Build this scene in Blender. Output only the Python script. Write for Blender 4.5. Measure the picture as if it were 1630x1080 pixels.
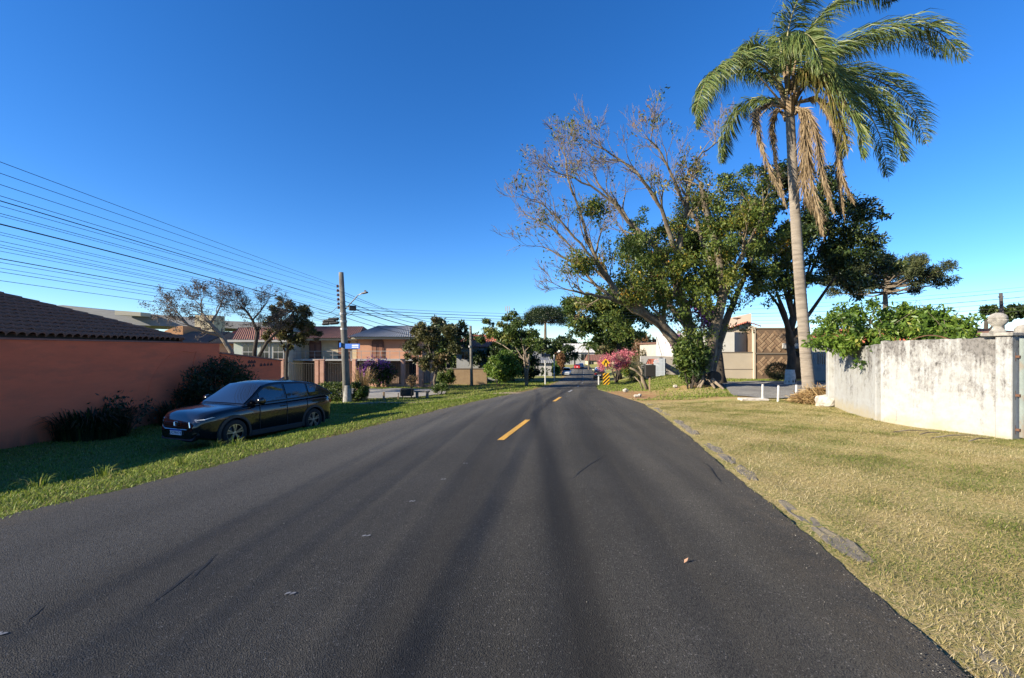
import bpy, bmesh, math, random
import numpy as np
from mathutils import Vector, Matrix

for o in list(bpy.data.objects): bpy.data.objects.remove(o)
sc = bpy.context.scene
R = math.radians
# ---------------------------------------------------------------- camera
EYE = 1.6
cam_d = bpy.data.cameras.new('camera'); cam = bpy.data.objects.new('camera', cam_d)
sc.collection.objects.link(cam); sc.camera = cam
cam_d.sensor_fit = 'HORIZONTAL'; cam_d.sensor_width = 36.0; cam_d.lens = 36.0*700/1630
cam_d.shift_y = 17/1630
cam_d.clip_start = 0.1; cam_d.clip_end = 4000
cam.location = (0, 0, EYE); cam.rotation_euler = (R(90), 0, 0)
# ---------------------------------------------------------------- sky and sun
SUN_EL, SUN_AZ = R(20.5), R(66)          # azimuth of light travel, from +Y towards +X
sun_from = Vector((-math.sin(SUN_AZ)*math.cos(SUN_EL), -math.cos(SUN_AZ)*math.cos(SUN_EL), math.sin(SUN_EL)))
w = bpy.data.worlds.new('World'); sc.world = w; w.use_nodes = True
nt = w.node_tree; nt.nodes.clear()
sky = nt.nodes.new('ShaderNodeTexSky'); sky.sky_type = 'NISHITA'; sky.sun_disc = False
sky.sun_elevation = SUN_EL; sky.sun_rotation = math.atan2(sun_from.x, sun_from.y)
sky.altitude = 900; sky.air_density = 1.0; sky.dust_density = 0.15; sky.ozone_density = 5.0
hs = nt.nodes.new('ShaderNodeHueSaturation'); hs.inputs['Saturation'].default_value = 1.2; hs.inputs['Hue'].default_value = .508; hs.inputs['Value'].default_value = 1.0
gm = nt.nodes.new('ShaderNodeGamma'); gm.inputs[1].default_value = 1.0
bg = nt.nodes.new('ShaderNodeBackground'); bg.inputs[1].default_value = 0.102
ow = nt.nodes.new('ShaderNodeOutputWorld')
nt.links.new(sky.outputs[0], hs.inputs['Color']); nt.links.new(hs.outputs[0], gm.inputs[0]); nt.links.new(gm.outputs[0], bg.inputs[0]); nt.links.new(bg.outputs[0], ow.inputs[0])
sd = bpy.data.lights.new('sun', 'SUN'); sd.energy = 5.0; sd.angle = R(0.53); sd.color = (1.0, 0.89, 0.70)
so = bpy.data.objects.new('sun', sd); sc.collection.objects.link(so)
so.rotation_euler = sun_from.to_track_quat('Z', 'Y').to_euler(); so.location = (-30, -20, 30)
sc.view_settings.view_transform = 'Standard'; sc.view_settings.look = 'None'
sc.view_settings.gamma = 1.0; sc.view_settings.exposure = 1.2; sc.view_settings.use_curve_mapping = False
sc.cycles.max_bounces = 6; sc.cycles.transparent_max_bounces = 8
sc.cycles.caustics_reflective = False; sc.cycles.caustics_refractive = False

# ---------------------------------------------------------------- helpers
C = sc.collection
rng = np.random.default_rng(7)
random.seed(7)
OFF = {}

def P(px, py, Z):
    return Vector(((px-815)*Z/700.0, Z, EYE + (557-py)*Z/700.0))
def Xp(px, Z): return (px-815)*Z/700.0

def tag(o, label=None, cat=None, group=None, kind=None):
    if label: o['label'] = label
    if cat: o['category'] = cat
    if group: o['group'] = group
    if kind: o['kind'] = kind
    return o
def top(name, label, cat, loc, group=None, rz=0):
    o = bpy.data.objects.new(name, None); o.empty_display_size = 0.2; C.objects.link(o)
    o.location = loc; o.rotation_euler = (0, 0, rz)
    OFF[o.name] = Vector(loc)
    return tag(o, label, cat, group)
def copy_tree(o, parent=None):
    c = o.copy(); C.objects.link(c)
    if parent is not None: c.parent = parent
    for ch in list(o.children): copy_tree(ch, c)
    return c

class MB:
    def __init__(s): s.v = []; s.f = []; s.a = []
    def add(s, vs, fs):
        n = len(s.v); s.v.extend([tuple(v) for v in vs]); s.f.extend([tuple(i+n for i in f) for f in fs]); return s
    def box(s, c, d, rz=0, bev=0, tilt=None):
        x, y, z = d[0]/2, d[1]/2, d[2]/2
        M = Matrix.Translation(c) @ Matrix.Rotation(rz, 4, 'Z')
        if tilt is not None: M = M @ Matrix.Rotation(tilt[1], 4, tilt[0])
        vs = [M @ Vector((a*x, b*y, e*z)) for a in (-1, 1) for b in (-1, 1) for e in (-1, 1)]
        return s.add(vs, [(0,1,3,2),(4,6,7,5),(0,4,5,1),(2,3,7,6),(0,2,6,4),(1,5,7,3)])
    def bb(s, a, b):
        return s.box(((a[0]+b[0])/2, (a[1]+b[1])/2, (a[2]+b[2])/2), (abs(b[0]-a[0]), abs(b[1]-a[1]), abs(b[2]-a[2])))
    def tube(s, path, rad, n=6, cap=True):
        path = [Vector(p) for p in path]; k = len(path)
        if not hasattr(rad, '__len__'): rad = [rad]*k
        rings = []; up = None
        for i in range(k):
            t = (path[min(i+1, k-1)]-path[max(i-1, 0)])
            if t.length < 1e-9: t = Vector((0, 0, 1))
            t.normalize()
            if up is None:
                up = t.orthogonal().normalized()
            u = up - t*up.dot(t)
            if u.length < 1e-6: u = t.orthogonal()
            u.normalize(); up = u; w_ = t.cross(u)
            rings.append([path[i]+(u*math.cos(2*math.pi*j/n)+w_*math.sin(2*math.pi*j/n))*rad[i] for j in range(n)])
        vs = [p for r in rings for p in r]
        fs = [(i*n+j, i*n+(j+1) % n, (i+1)*n+(j+1) % n, (i+1)*n+j) for i in range(k-1) for j in range(n)]
        if cap: fs += [tuple(reversed(range(n))), tuple((k-1)*n+j for j in range(n))]
        return s.add(vs, fs)
    def lathe(s, prof, c, n=16, axis='Z', cap=True):
        vs = []
        for r, h in prof:
            for j in range(n):
                a = 2*math.pi*j/n; q = (r*math.cos(a), r*math.sin(a))
                vs.append((c[0]+q[0], c[1]+q[1], c[2]+h) if axis == 'Z' else ((c[0]+q[0], c[1]+h, c[2]+q[1]) if axis == 'Y' else (c[0]+h, c[1]+q[0], c[2]+q[1])))
        k = len(prof)
        fs = [(i*n+j, i*n+(j+1) % n, (i+1)*n+(j+1) % n, (i+1)*n+j) for i in range(k-1) for j in range(n)]
        if cap: fs += [tuple(reversed(range(n))), tuple((k-1)*n+j for j in range(n))]
        return s.add(vs, fs)
    def prism(s, poly, d):
        # poly: list of 3-D points, d: extrusion vector
        n = len(poly); d = Vector(d)
        vs = [Vector(p) for p in poly]+[Vector(p)+d for p in poly]
        fs = [tuple(range(n)), tuple(reversed(range(n, 2*n)))]+[(i, i+n, (i+1) % n+n, (i+1) % n) for i in range(n)]
        return s.add(vs, fs)
    def build(s, name, mat, parent=None, smooth=False, off=None, bevel=0, fixn=True):
        me = bpy.data.meshes.new(name)
        if off is None: off = off_of(parent)
        me.from_pydata([(v[0]-off[0], v[1]-off[1], v[2]-off[2]) for v in s.v], [], s.f)
        if fixn and len(s.f) < 60000:
            bm = bmesh.new(); bm.from_mesh(me)
            bmesh.ops.recalc_face_normals(bm, faces=bm.faces)
            if bevel: bmesh.ops.bevel(bm, geom=list(bm.edges), offset=bevel, segments=1, affect='EDGES', clamp_overlap=True)
            bm.to_mesh(me); bm.free()
        if smooth: me.shade_smooth()
        return link(name, me, mat, parent)
def off_of(parent):
    while parent is not None:
        if parent.name in OFF: return OFF[parent.name]
        parent = parent.parent
    return Vector((0, 0, 0))
def link(name, me, mat, parent=None):
    me.materials.append(mat)
    o = bpy.data.objects.new(name, me); C.objects.link(o)
    if parent is not None: o.parent = parent
    return o
def npmesh(name, V, F, mat, parent=None, smooth=False, tint=None, off=None):
    """V (n,3); F (m,k) uniform polygons; tint per face float"""
    if off is None: off = off_of(parent)
    V = np.asarray(V, np.float32)-np.array(off, np.float32); F = np.asarray(F, np.int32)
    me = bpy.data.meshes.new(name); m, k = F.shape
    me.vertices.add(len(V)); me.vertices.foreach_set('co', V.ravel())
    me.loops.add(m*k); me.loops.foreach_set('vertex_index', F.ravel())
    me.polygons.add(m); me.polygons.foreach_set('loop_start', np.arange(0, m*k, k, dtype=np.int32))
    me.polygons.foreach_set('loop_total', np.full(m, k, np.int32))
    if tint is not None:
        a = me.attributes.new('tint', 'FLOAT', 'FACE'); a.data.foreach_set('value', np.asarray(tint, np.float32))
    me.update(calc_edges=True)
    if smooth: me.shade_smooth()
    return link(name, me, mat, parent)

# ---------------------------------------------------------------- materials
MATS = {}
def mat(name, c1, c2=None, scale=4.0, rough=0.8, bump=0.0, bscale=40.0, metal=0.0, coat=0.0, spec=None, stretch=None, detail=5.0, lo=0.35, hi=0.65, c3=None, s3=1.0, emis=None, dirt=None):
    if name in MATS: return MATS[name]
    m = bpy.data.materials.new(name); m.use_nodes = True; t = m.node_tree; b = t.nodes['Principled BSDF']
    b.inputs['Roughness'].default_value = rough; b.inputs['Metallic'].default_value = metal
    if coat: b.inputs['Coat Weight'].default_value = coat; b.inputs['Coat Roughness'].default_value = 0.03
    if spec is not None: b.inputs['Specular IOR Level'].default_value = spec
    b.inputs['Base Color'].default_value = (*c1, 1)
    if metal == 0 and rough > .6: b.inputs['Diffuse Roughness'].default_value = .6
    tc = t.nodes.new('ShaderNodeTexCoord'); src = tc.outputs['Object']
    if stretch:
        mp = t.nodes.new('ShaderNodeMapping'); mp.inputs['Scale'].default_value = stretch; t.links.new(src, mp.inputs[0]); src = mp.outputs[0]
    def noise(sc_, dt):
        n = t.nodes.new('ShaderNodeTexNoise'); n.inputs['Scale'].default_value = sc_; n.inputs['Detail'].default_value = dt; n.inputs['Roughness'].default_value = 0.65
        t.links.new(src, n.inputs['Vector']); return n
    col = None
    if c2 is not None:
        n = noise(scale, detail); mr = t.nodes.new('ShaderNodeMapRange'); mr.inputs[1].default_value = lo; mr.inputs[2].default_value = hi
        t.links.new(n.outputs[0], mr.inputs[0]); mx = t.nodes.new('ShaderNodeMix'); mx.data_type = 'RGBA'
        mx.inputs[6].default_value = (*c1, 1); mx.inputs[7].default_value = (*c2, 1); t.links.new(mr.outputs[0], mx.inputs[0]); col = mx.outputs[2]
        if c3 is not None:
            n3 = noise(s3, 4); mr3 = t.nodes.new('ShaderNodeMapRange'); mr3.inputs[1].default_value = 0.5; mr3.inputs[2].default_value = 0.68
            t.links.new(n3.outputs[0], mr3.inputs[0]); m3 = t.nodes.new('ShaderNodeMix'); m3.data_type = 'RGBA'
            t.links.new(col, m3.inputs[6]); m3.inputs[7].default_value = (*c3, 1); t.links.new(mr3.outputs[0], m3.inputs[0]); col = m3.outputs[2]
        if dirt is not None:       # grime: (z low, z high, colour), broken up by streaky noise
            sx = t.nodes.new('ShaderNodeSeparateXYZ'); t.links.new(tc.outputs['Object'], sx.inputs[0])
            md = t.nodes.new('ShaderNodeMapRange'); md.inputs[1].default_value = dirt[0]; md.inputs[2].default_value = dirt[1]; t.links.new(sx.outputs[2], md.inputs[0])
            mpd = t.nodes.new('ShaderNodeMapping'); mpd.inputs['Scale'].default_value = (1.5, 1.5, .35); t.links.new(tc.outputs['Object'], mpd.inputs[0])
            nd = t.nodes.new('ShaderNodeTexNoise'); nd.inputs['Scale'].default_value = 2.2; nd.inputs['Detail'].default_value = 6; t.links.new(mpd.outputs[0], nd.inputs['Vector'])
            mm = t.nodes.new('ShaderNodeMath'); mm.operation = 'MULTIPLY'; mm.use_clamp = True; mr4 = t.nodes.new('ShaderNodeMapRange'); mr4.inputs[1].default_value = .3; mr4.inputs[2].default_value = .62
            t.links.new(nd.outputs[0], mr4.inputs[0]); t.links.new(md.outputs[0], mm.inputs[0]); t.links.new(mr4.outputs[0], mm.inputs[1])
            m4 = t.nodes.new('ShaderNodeMix'); m4.data_type = 'RGBA'; t.links.new(col, m4.inputs[6]); m4.inputs[7].default_value = (*dirt[2], 1); t.links.new(mm.outputs[0], m4.inputs[0]); col = m4.outputs[2]
        t.links.new(col, b.inputs['Base Color'])
    if bump:
        n2 = noise(bscale, 6); bp = t.nodes.new('ShaderNodeBump'); bp.inputs['Strength'].default_value = bump; bp.inputs['Distance'].default_value = 0.02
        t.links.new(n2.outputs[0], bp.inputs['Height']); t.links.new(bp.outputs[0], b.inputs['Normal'])
    if emis: b.inputs['Emission Color'].default_value = (*emis, 1); b.inputs['Emission Strength'].default_value = 1.0
    MATS[name] = m; return m
def leafmat(name, stops, trans=0.35, rough=0.5, spec=0.4):
    """colour ramp over the per-leaf random tint, thin translucent leaf"""
    if name in MATS: return MATS[name]
    m = bpy.data.materials.new(name); m.use_nodes = True; t = m.node_tree; b = t.nodes['Principled BSDF']
    b.inputs['Roughness'].default_value = rough; b.inputs['Specular IOR Level'].default_value = spec
    at = t.nodes.new('ShaderNodeAttribute'); at.attribute_name = 'tint'
    rp = t.nodes.new('ShaderNodeValToRGB'); e = rp.color_ramp.elements
    while len(e) < len(stops): e.new(0.5)
    for i, (p, c) in enumerate(stops): e[i].position = p; e[i].color = (*c, 1)
    t.links.new(at.outputs['Fac'], rp.inputs[0]); t.links.new(rp.outputs[0], b.inputs['Base Color'])
    if trans:
        tr = t.nodes.new('ShaderNodeBsdfTranslucent'); t.links.new(rp.outputs[0], tr.inputs[0])
        mx = t.nodes.new('ShaderNodeMixShader'); mx.inputs[0].default_value = trans
        t.links.new(b.outputs[0], mx.inputs[1]); t.links.new(tr.outputs[0], mx.inputs[2])
        t.links.new(mx.outputs[0], t.nodes['Material Output'].inputs[0])
    MATS[name] = m; return m

# ---------------------------------------------------------------- terrain
ZR = np.array([(-60, .9), (-20, .35), (0, 0), (8, -.25), (15, -.48), (22, -.8), (30, -1.2), (45, -2.0), (58, -2.6), (70, -3.05), (90, -3.5), (130, -4.0), (200, -4.3), (800, -4.5), (3000, -4.5)])
ZQ = np.array([(-60, .9), (-20, .35), (0, 0), (10, -.32), (18, -.52), (26, -.62), (40, -1.05), (60, -1.6), (100, -2.8), (160, -4.0), (800, -4.5), (3000, -4.5)])
CX = np.array([(-60, -14.4), (0, -2.1), (30, 4.05), (50, 8.0), (90, 14.6), (140, 22.6), (200, 32), (800, 128), (3000, 480)])
_gy = np.arange(-60, 3000, 1.0)
def _sm(tab, k=3):
    y = np.interp(_gy, tab[:, 0], tab[:, 1])
    for _ in range(k):
        y2 = y.copy(); y2[2:-2] = (y[:-4]+y[1:-3]+y[2:-2]+y[3:-1]+y[4:])/5; y = y2
    return y
_zr, _zq, _cx = _sm(ZR), _sm(ZQ), _sm(CX, 4)
def zr(y): return np.interp(y, _gy, _zr)
def zq(y): return np.interp(y, _gy, _zq)
def cx(y): return np.interp(y, _gy, _cx)
def sst(a, b, x):
    t = np.clip((np.asarray(x)-a)/(b-a), 0, 1); return t*t*(3-2*t)
def hw_left(y): return np.interp(y, [-60, 5, 12, 20, 32, 60], [3.95, 3.95, 3.65, 3.35, 2.75, 3.2])*1.02
def hw_right(y): return np.interp(y, [-60, 12, 18, 24, 32, 40, 60], [4.0, 3.9, 3.7, 2.9, 1.75, 1.6, 2.4])*1.02
def G(x, y):
    x = np.asarray(x, float); y = np.asarray(y, float)
    d = x-cx(y)
    g = zr(y)
    drop = .57*sst(3.6, 9.0, -d)*(1-sst(29, 43, y))
    g = g-drop
    r = sst(4.0, 9.5, d)
    g = g*(1-r)+zq(y)*r
    # soft undulation on the verges
    e = sst(4.2, 6.5, np.abs(d))
    g = g+e*(.035*np.sin(x*1.3+.7*y)*np.sin(y*.9-x*.4)+.02*np.sin(x*3.1+1.7)*np.sin(y*2.7))
    # mound round the roots of the big tree
    g = g+.28*np.exp(-(((x-11)/2.6)**2+((y-26)/2.2)**2))
    return g
def g(x, y): return float(G(x, y))
def Gp(px, Z, dz=0):   # the ground under a picture column at depth Z
    x = Xp(px, Z); return Vector((x, Z, g(x, Z)+dz))

SIDE_R = [(10.3, 20.4), (10.8, 19.2), (13, 18.5), (17, 18.1), (45, 19), (45, 33), (20, 34), (15.6, 33.2), (13.2, 28.2), (11.3, 23)]
SIDE_L = [(-70, 30.2), (-9.2, 30.2), (-7.0, 31.2), (-5.2, 34), (-5.4, 36.2), (-9, 38.0), (-70, 38.0)]
PATH_L = [(-9.3, 25.0), (-4.5, 26.2), (-.2, 25.2), (.9, 26.4), (-.4, 27.3), (-4.6, 27.2), (-9.3, 26.2)]
def inpoly(x, y, poly):
    x = np.asarray(x); y = np.asarray(y); r = np.zeros(x.shape, bool); n = len(poly); j = n-1
    for i in range(n):
        xi, yi = poly[i]; xj, yj = poly[j]
        c = ((yi > y) != (yj > y)) & (x < (xj-xi)*(y-yi)/(yj-yi+1e-12)+xi); r ^= c; j = i
    return r
# ---------------------------------------------------------------- setting: ground, road, side streets
def ground_material():
    m = bpy.data.materials.new('verge_soil_grass'); m.use_nodes = True; t = m.node_tree; b = t.nodes['Principled BSDF']
    b.inputs['Roughness'].default_value = .95; b.inputs['Specular IOR Level'].default_value = .1; b.inputs['Diffuse Roughness'].default_value = .8
    tc = t.nodes.new('ShaderNodeTexCoord')
    def noise(s, d=6):
        n = t.nodes.new('ShaderNodeTexNoise'); n.inputs['Scale'].default_value = s; n.inputs['Detail'].default_value = d; n.inputs['Roughness'].default_value = .7
        t.links.new(tc.outputs['Object'], n.inputs['Vector']); return n
    def mix(f, a, c):
        x = t.nodes.new('ShaderNodeMix'); x.data_type = 'RGBA'
        if isinstance(a, tuple): x.inputs[6].default_value = (*a, 1)
        else: t.links.new(a, x.inputs[6])
        if isinstance(c, tuple): x.inputs[7].default_value = (*c, 1)
        else: t.links.new(c, x.inputs[7])
        t.links.new(f, x.inputs[0]); return x.outputs[2]
    def rng_(o, a, c):
        x = t.nodes.new('ShaderNodeMapRange'); x.inputs[1].default_value = a; x.inputs[2].default_value = c; t.links.new(o, x.inputs[0]); return x.outputs[0]
    dry = mix(rng_(noise(1.1).outputs[0], .38, .62), (.27, .215, .09), (.13, .155, .04))
    dry = mix(rng_(noise(28, 4).outputs[0], .42, .62), dry, (.40, .305, .16))
    grn = mix(rng_(noise(1.3).outputs[0], .35, .65), (.085, .125, .028), (.15, .15, .045))
    grn = mix(rng_(noise(30, 4).outputs[0], .48, .66), grn, (.19, .20, .06))
    a1 = t.nodes.new('ShaderNodeAttribute'); a1.attribute_name = 'dry'
    a2 = t.nodes.new('ShaderNodeAttribute'); a2.attribute_name = 'dirt'
    c = mix(a1.outputs['Fac'], grn, dry)
    ml = t.nodes.new('ShaderNodeMath'); ml.operation = 'MULTIPLY'; ml.use_clamp = True
    t.links.new(a2.outputs['Fac'], ml.inputs[0]); t.links.new(rng_(noise(3.0).outputs[0], .3, .55), ml.inputs[1])
    soil = mix(rng_(noise(14, 5).outputs[0], .35, .65), (.30, .165, .085), (.17, .095, .055))
    c = mix(ml.outputs[0], c, soil)
    t.links.new(c, b.inputs['Base Color'])
    bp = t.nodes.new('ShaderNodeBump'); bp.inputs['Strength'].default_value = .9; bp.inputs['Distance'].default_value = .03
    t.links.new(noise(45, 6).outputs[0], bp.inputs['Height']); t.links.new(bp.outputs[0], b.inputs['Normal'])
    return m
def dryness(x, y):
    d = x-cx(y)
    return np.where(d > 0, .92-.55*sst(22, 34, y), .12+.3*sst(-9, -4, d)*sst(14, 20, y))
def dirtness(x, y):
    d = x-cx(y); q = 0*x
    q = np.maximum(q, np.exp(-(((d-3.5)/1.7)**2+((y-24.5)/4.6)**2))*1.9)       # bare red earth where the road narrows
    q = np.maximum(q, .9*np.exp(-((d+hw_left(y)+.15)/.35)**2)*sst(4, 12, y))     # worn edge, left
    q = np.maximum(q, .8*np.exp(-((y-20.6+.06*x)/.55)**2)*sst(5, 6.5, x)*(1-sst(10.5, 12, x)))
    q = np.maximum(q, .9*np.exp(-(((x-11)/2.3)**2+((y-25.3)/1.3)**2)))
    return np.clip(q, 0, 1)
def build_ground():
    xs = np.unique(np.concatenate([np.linspace(-1500, -80, 14), np.linspace(-80, -30, 26), np.arange(-30, 30.1, .5), np.linspace(30, 80, 26), np.linspace(80, 1500, 14)]))
    ys = np.unique(np.concatenate([np.linspace(-60, -6, 20), np.arange(-6, 60.1, .5), np.linspace(60, 140, 50), np.linspace(140, 2900, 30)]))
    X, Y = np.meshgrid(xs, ys); Z = G(X, Y)
    d = X-cx(Y)
    under = (d > -hw_left(Y)+.25) & (d < hw_right(Y)-.25)
    Z = np.where(under, Z-.10, Z)
    V = np.stack([X.ravel(), Y.ravel(), Z.ravel()], 1); nx = len(xs); ny = len(ys)
    i = np.arange(nx-1)[None]+np.arange(ny-1)[:, None]*nx; i = i.ravel()
    F = np.stack([i, i+1, i+1+nx, i+nx], 1)
    o = npmesh('ground', V, F, ground_material(), smooth=True)
    for nm, fn in (('dry', dryness), ('dirt', dirtness)):
        a = o.data.attributes.new(nm, 'FLOAT', 'POINT'); a.data.foreach_set('value', fn(X, Y).ravel().astype(np.float32))
    tag(o, kind='structure'); return o
build_ground()

def asphalt(name, base, light, track=True, speck=.5):
    m = bpy.data.materials.new(name); m.use_nodes = True; t = m.node_tree; b = t.nodes['Principled BSDF']
    tc = t.nodes.new('ShaderNodeTexCoord')
    def noise(s, d=5, r=.65):
        n = t.nodes.new('ShaderNodeTexNoise'); n.inputs['Scale'].default_value = s; n.inputs['Detail'].default_value = d; n.inputs['Roughness'].default_value = r
        t.links.new(tc.outputs['Object'], n.inputs['Vector']); return n
    def mr(o, a, c, lo=0, hi=1):
        x = t.nodes.new('ShaderNodeMapRange'); x.inputs[1].default_value = a; x.inputs[2].default_value = c; x.inputs[3].default_value = lo; x.inputs[4].default_value = hi
        t.links.new(o, x.inputs[0]); return x.outputs[0]
    def mix(f, a, c):
        x = t.nodes.new('ShaderNodeMix'); x.data_type = 'RGBA'
        for k, q in ((6, a), (7, c)):
            if isinstance(q, tuple): x.inputs[k].default_value = (*q, 1)
            else: t.links.new(q, x.inputs[k])
        t.links.new(f, x.inputs[0]); return x.outputs[2]
    c = mix(mr(noise(.45, 4).outputs[0], .35, .65), base, light)
    if track:
        ao = t.nodes.new('ShaderNodeAttribute'); ao.attribute_name = 'old'
        c = mix(ao.outputs['Fac'], c, (.090, .084, .074))
    hi = t.nodes.new('ShaderNodeMix'); hi.data_type = 'RGBA'; hi.blend_type = 'MULTIPLY'; hi.inputs[0].default_value = 1.0; hi.inputs[7].default_value = (2.3, 2.3, 2.3, 1); t.links.new(c, hi.inputs[6])
    pt = t.nodes.new('ShaderNodeMix'); pt.data_type = 'RGBA'; pt.blend_type = 'MULTIPLY'; pt.inputs[0].default_value = 1.0; pt.inputs[7].default_value = (.80, .80, .80, 1); t.links.new(c, pt.inputs[6])
    c = mix(mr(noise(9, 6, .75).outputs[0], .46, .66), c, pt.outputs[2])
    c = mix(mr(noise(150, 3, .8).outputs[0], .36, .74), c, hi.outputs[2])
    vo = t.nodes.new('ShaderNodeTexVoronoi'); vo.inputs['Scale'].default_value = 125; t.links.new(tc.outputs['Object'], vo.inputs['Vector'])
    lt = t.nodes.new('ShaderNodeMath'); lt.operation = 'GREATER_THAN'; lt.inputs[1].default_value = .965
    sp = t.nodes.new('ShaderNodeSeparateColor'); t.links.new(vo.outputs['Color'], sp.inputs[0]); t.links.new(sp.outputs[0], lt.inputs[0])
    ms = t.nodes.new('ShaderNodeMath'); ms.operation = 'MULTIPLY'; ms.inputs[1].default_value = speck*.7; t.links.new(lt.outputs[0], ms.inputs[0])
    c = mix(ms.outputs[0], c, (.30, .285, .265))
    dk = t.nodes.new('ShaderNodeMath'); dk.operation = 'LESS_THAN'; dk.inputs[1].default_value = .22; t.links.new(sp.outputs[1], dk.inputs[0])
    md = t.nodes.new('ShaderNodeMath'); md.operation = 'MULTIPLY'; md.inputs[1].default_value = .6; t.links.new(dk.outputs[0], md.inputs[0])
    c = mix(md.outputs[0], c, (.018, .017, .016))
    if track:
        at = t.nodes.new('ShaderNodeAttribute'); at.attribute_name = 'track'
        c = mix(mr(at.outputs['Fac'], 0, 1, 0, .62), c, (.014, .0125, .011))
        at2 = t.nodes.new('ShaderNodeAttribute'); at2.attribute_name = 'dust'
        d2 = t.nodes.new('ShaderNodeMath'); d2.operation = 'MULTIPLY'; t.links.new(at2.outputs['Fac'], d2.inputs[0]); t.links.new(mr(noise(6).outputs[0], .35, .7), d2.inputs[1])
        c = mix(d2.outputs[0], c, (.14, .11, .075))
        t.links.new(mr(at.outputs['Fac'], 0, 1, .85, .75), b.inputs['Roughness'])
    else: b.inputs['Roughness'].default_value = .8
    t.links.new(c, b.inputs['Base Color']); b.inputs['Specular IOR Level'].default_value = .18; b.inputs['Diffuse Roughness'].default_value = .9
    bp = t.nodes.new('ShaderNodeBump'); bp.inputs['Strength'].default_value = .9; bp.inputs['Distance'].default_value = .008
    ad = t.nodes.new('ShaderNodeMath'); ad.operation = 'ADD'; t.links.new(noise(130, 3).outputs[0], ad.inputs[0]); t.links.new(vo.outputs['Distance'], ad.inputs[1])
    t.links.new(ad.outputs[0], bp.inputs['Height']); t.links.new(bp.outputs[0], b.inputs['Normal'])
    return m
def build_road():
    ys = np.unique(np.concatenate([np.arange(-14, 30, .12), np.arange(30, 90, .6), np.arange(90, 500, 5)]))
    u = np.linspace(0, 1, 81)
    wl = hw_left(ys)+.05*np.sin(ys*1.7)+.04*np.sin(ys*4.1+1)+.025*np.sin(ys*11)+.015*np.sin(ys*23)
    wr = hw_right(ys)+.02*np.sin(ys*1.3+2)+.008*np.sin(ys*5.3)+.008*np.sin(ys*13)+.006*np.sin(ys*31)
    D = -wl[:, None]*(1-u)[None]+wr[:, None]*u[None]
    Y = np.repeat(ys[:, None], len(u), 1); X = cx(Y)+D
    Z = zr(Y)+.03-.02*sst(.9, 1, np.abs(u-.5)*2)[None]*1.0
    V = np.stack([X.ravel(), Y.ravel(), Z.ravel()], 1); nx = len(u); ny = len(ys)
    i = (np.arange(nx-1)[None]+np.arange(ny-1)[:, None]*nx).ravel(); F = np.stack([i, i+1, i+1+nx, i+nx], 1)
    o = npmesh('road', V, F, asphalt('road_asphalt', (.025, .0235, .0205), (.037, .035, .031)), smooth=True)
    # tyre polish: where cars run (curves measured on the road itself)
    def curve(pts): a = np.array(pts); return np.interp(Y, a[:, 0], a[:, 1])
    tr = np.zeros_like(X)
    for pts, wd, st in (([(-20, .1), (2, .43), (4, .5), (9, .62), (14, .75), (20, 1.75), (30, 3.75), (60, 9.6), (500, 80)], .17, 1.25),
                        ([(-20, -.9), (2.3, -.6), (5, -.58), (8.4, -.4), (14, .25), (20, 1.1), (30, 3.0), (60, 8.8), (500, 78)], .30, .65),
                        ([(-20, 1.1), (2.3, 1.35), (5, 1.5), (8.3, 1.68), (17, 2.5), (30, 5.2), (60, 11), (500, 82)], .32, .6),
                        ([(-20, 2.2), (2.3, 2.0), (5, 2.35), (8.3, 2.7), (17, 3.9), (30, 6), (500, 83)], .18, .28),
                        ([(-20, -6), (2, -3.1), (6, -2.3), (10, -1.55), (16, -.35), (24, 1.3), (30, 2.5), (60, 8), (500, 77)], .28, .42),
                        ([(-20, -7), (2, -4.4), (6, -3.6), (10, -2.8), (16, -1.5), (24, .4), (30, 1.8), (500, 76)], .28, .3)):
        tr = np.maximum(tr, st*np.exp(-((X-curve(pts))/wd)**2))
    du = np.clip(np.exp(-((u-1)*nx/4)**2)*.30, 0, 1)[None]*np.ones_like(X)+np.exp(-(u*nx/6)**2)[None]*.55
    dd = X-cx(Y); old = np.clip(.12+.88*sst(1.5, -4.2, dd)+.22*sst(1.4, 2.6, dd)*(1-sst(2.8, 3.6, dd))+.10*np.sin(dd*2.1+.4*np.sin(Y*.3)), 0, 1)*(.75+.25*sst(2, 12, Y))
    for nm, a_ in (('track', tr), ('old', old), ('dust', np.clip(du, 0, 1))):
        a = o.data.attributes.new(nm, 'FLOAT', 'POINT'); a.data.foreach_set('value', a_.ravel().astype(np.float32))
    tag(o, kind='structure'); return o
road = build_road()

def sheet(name, poly, mat_, dz, step=1.0, fn=None):
    bm = bmesh.new(); bm.faces.new([bm.verts.new((x, y, 0)) for x, y in poly])
    xs = [p[0] for p in poly]; ys = [p[1] for p in poly]
    for ax, lo, hi in ((0, min(xs), max(xs)), (1, min(ys), max(ys))):
        q = math.floor(lo)+step
        while q < hi:
            co = [0, 0, 0]; co[ax] = q; no = [0, 0, 0]; no[ax] = 1
            bmesh.ops.bisect_plane(bm, geom=bm.verts[:]+bm.edges[:]+bm.faces[:], plane_co=co, plane_no=no); q += step
    for v in bm.verts: v.co.z = (fn or g)(v.co.x, v.co.y)+dz
    bmesh.ops.recalc_face_normals(bm, faces=bm.faces)
    me = bpy.data.meshes.new(name); bm.to_mesh(me); bm.free(); me.shade_smooth()
    return link(name, me, mat_)
oldasph = asphalt('worn_asphalt', (.095, .092, .088), (.15, .145, .135), track=False, speck=.3)
tag(sheet('side_street', SIDE_R, oldasph, .045, .5), kind='structure')
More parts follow.
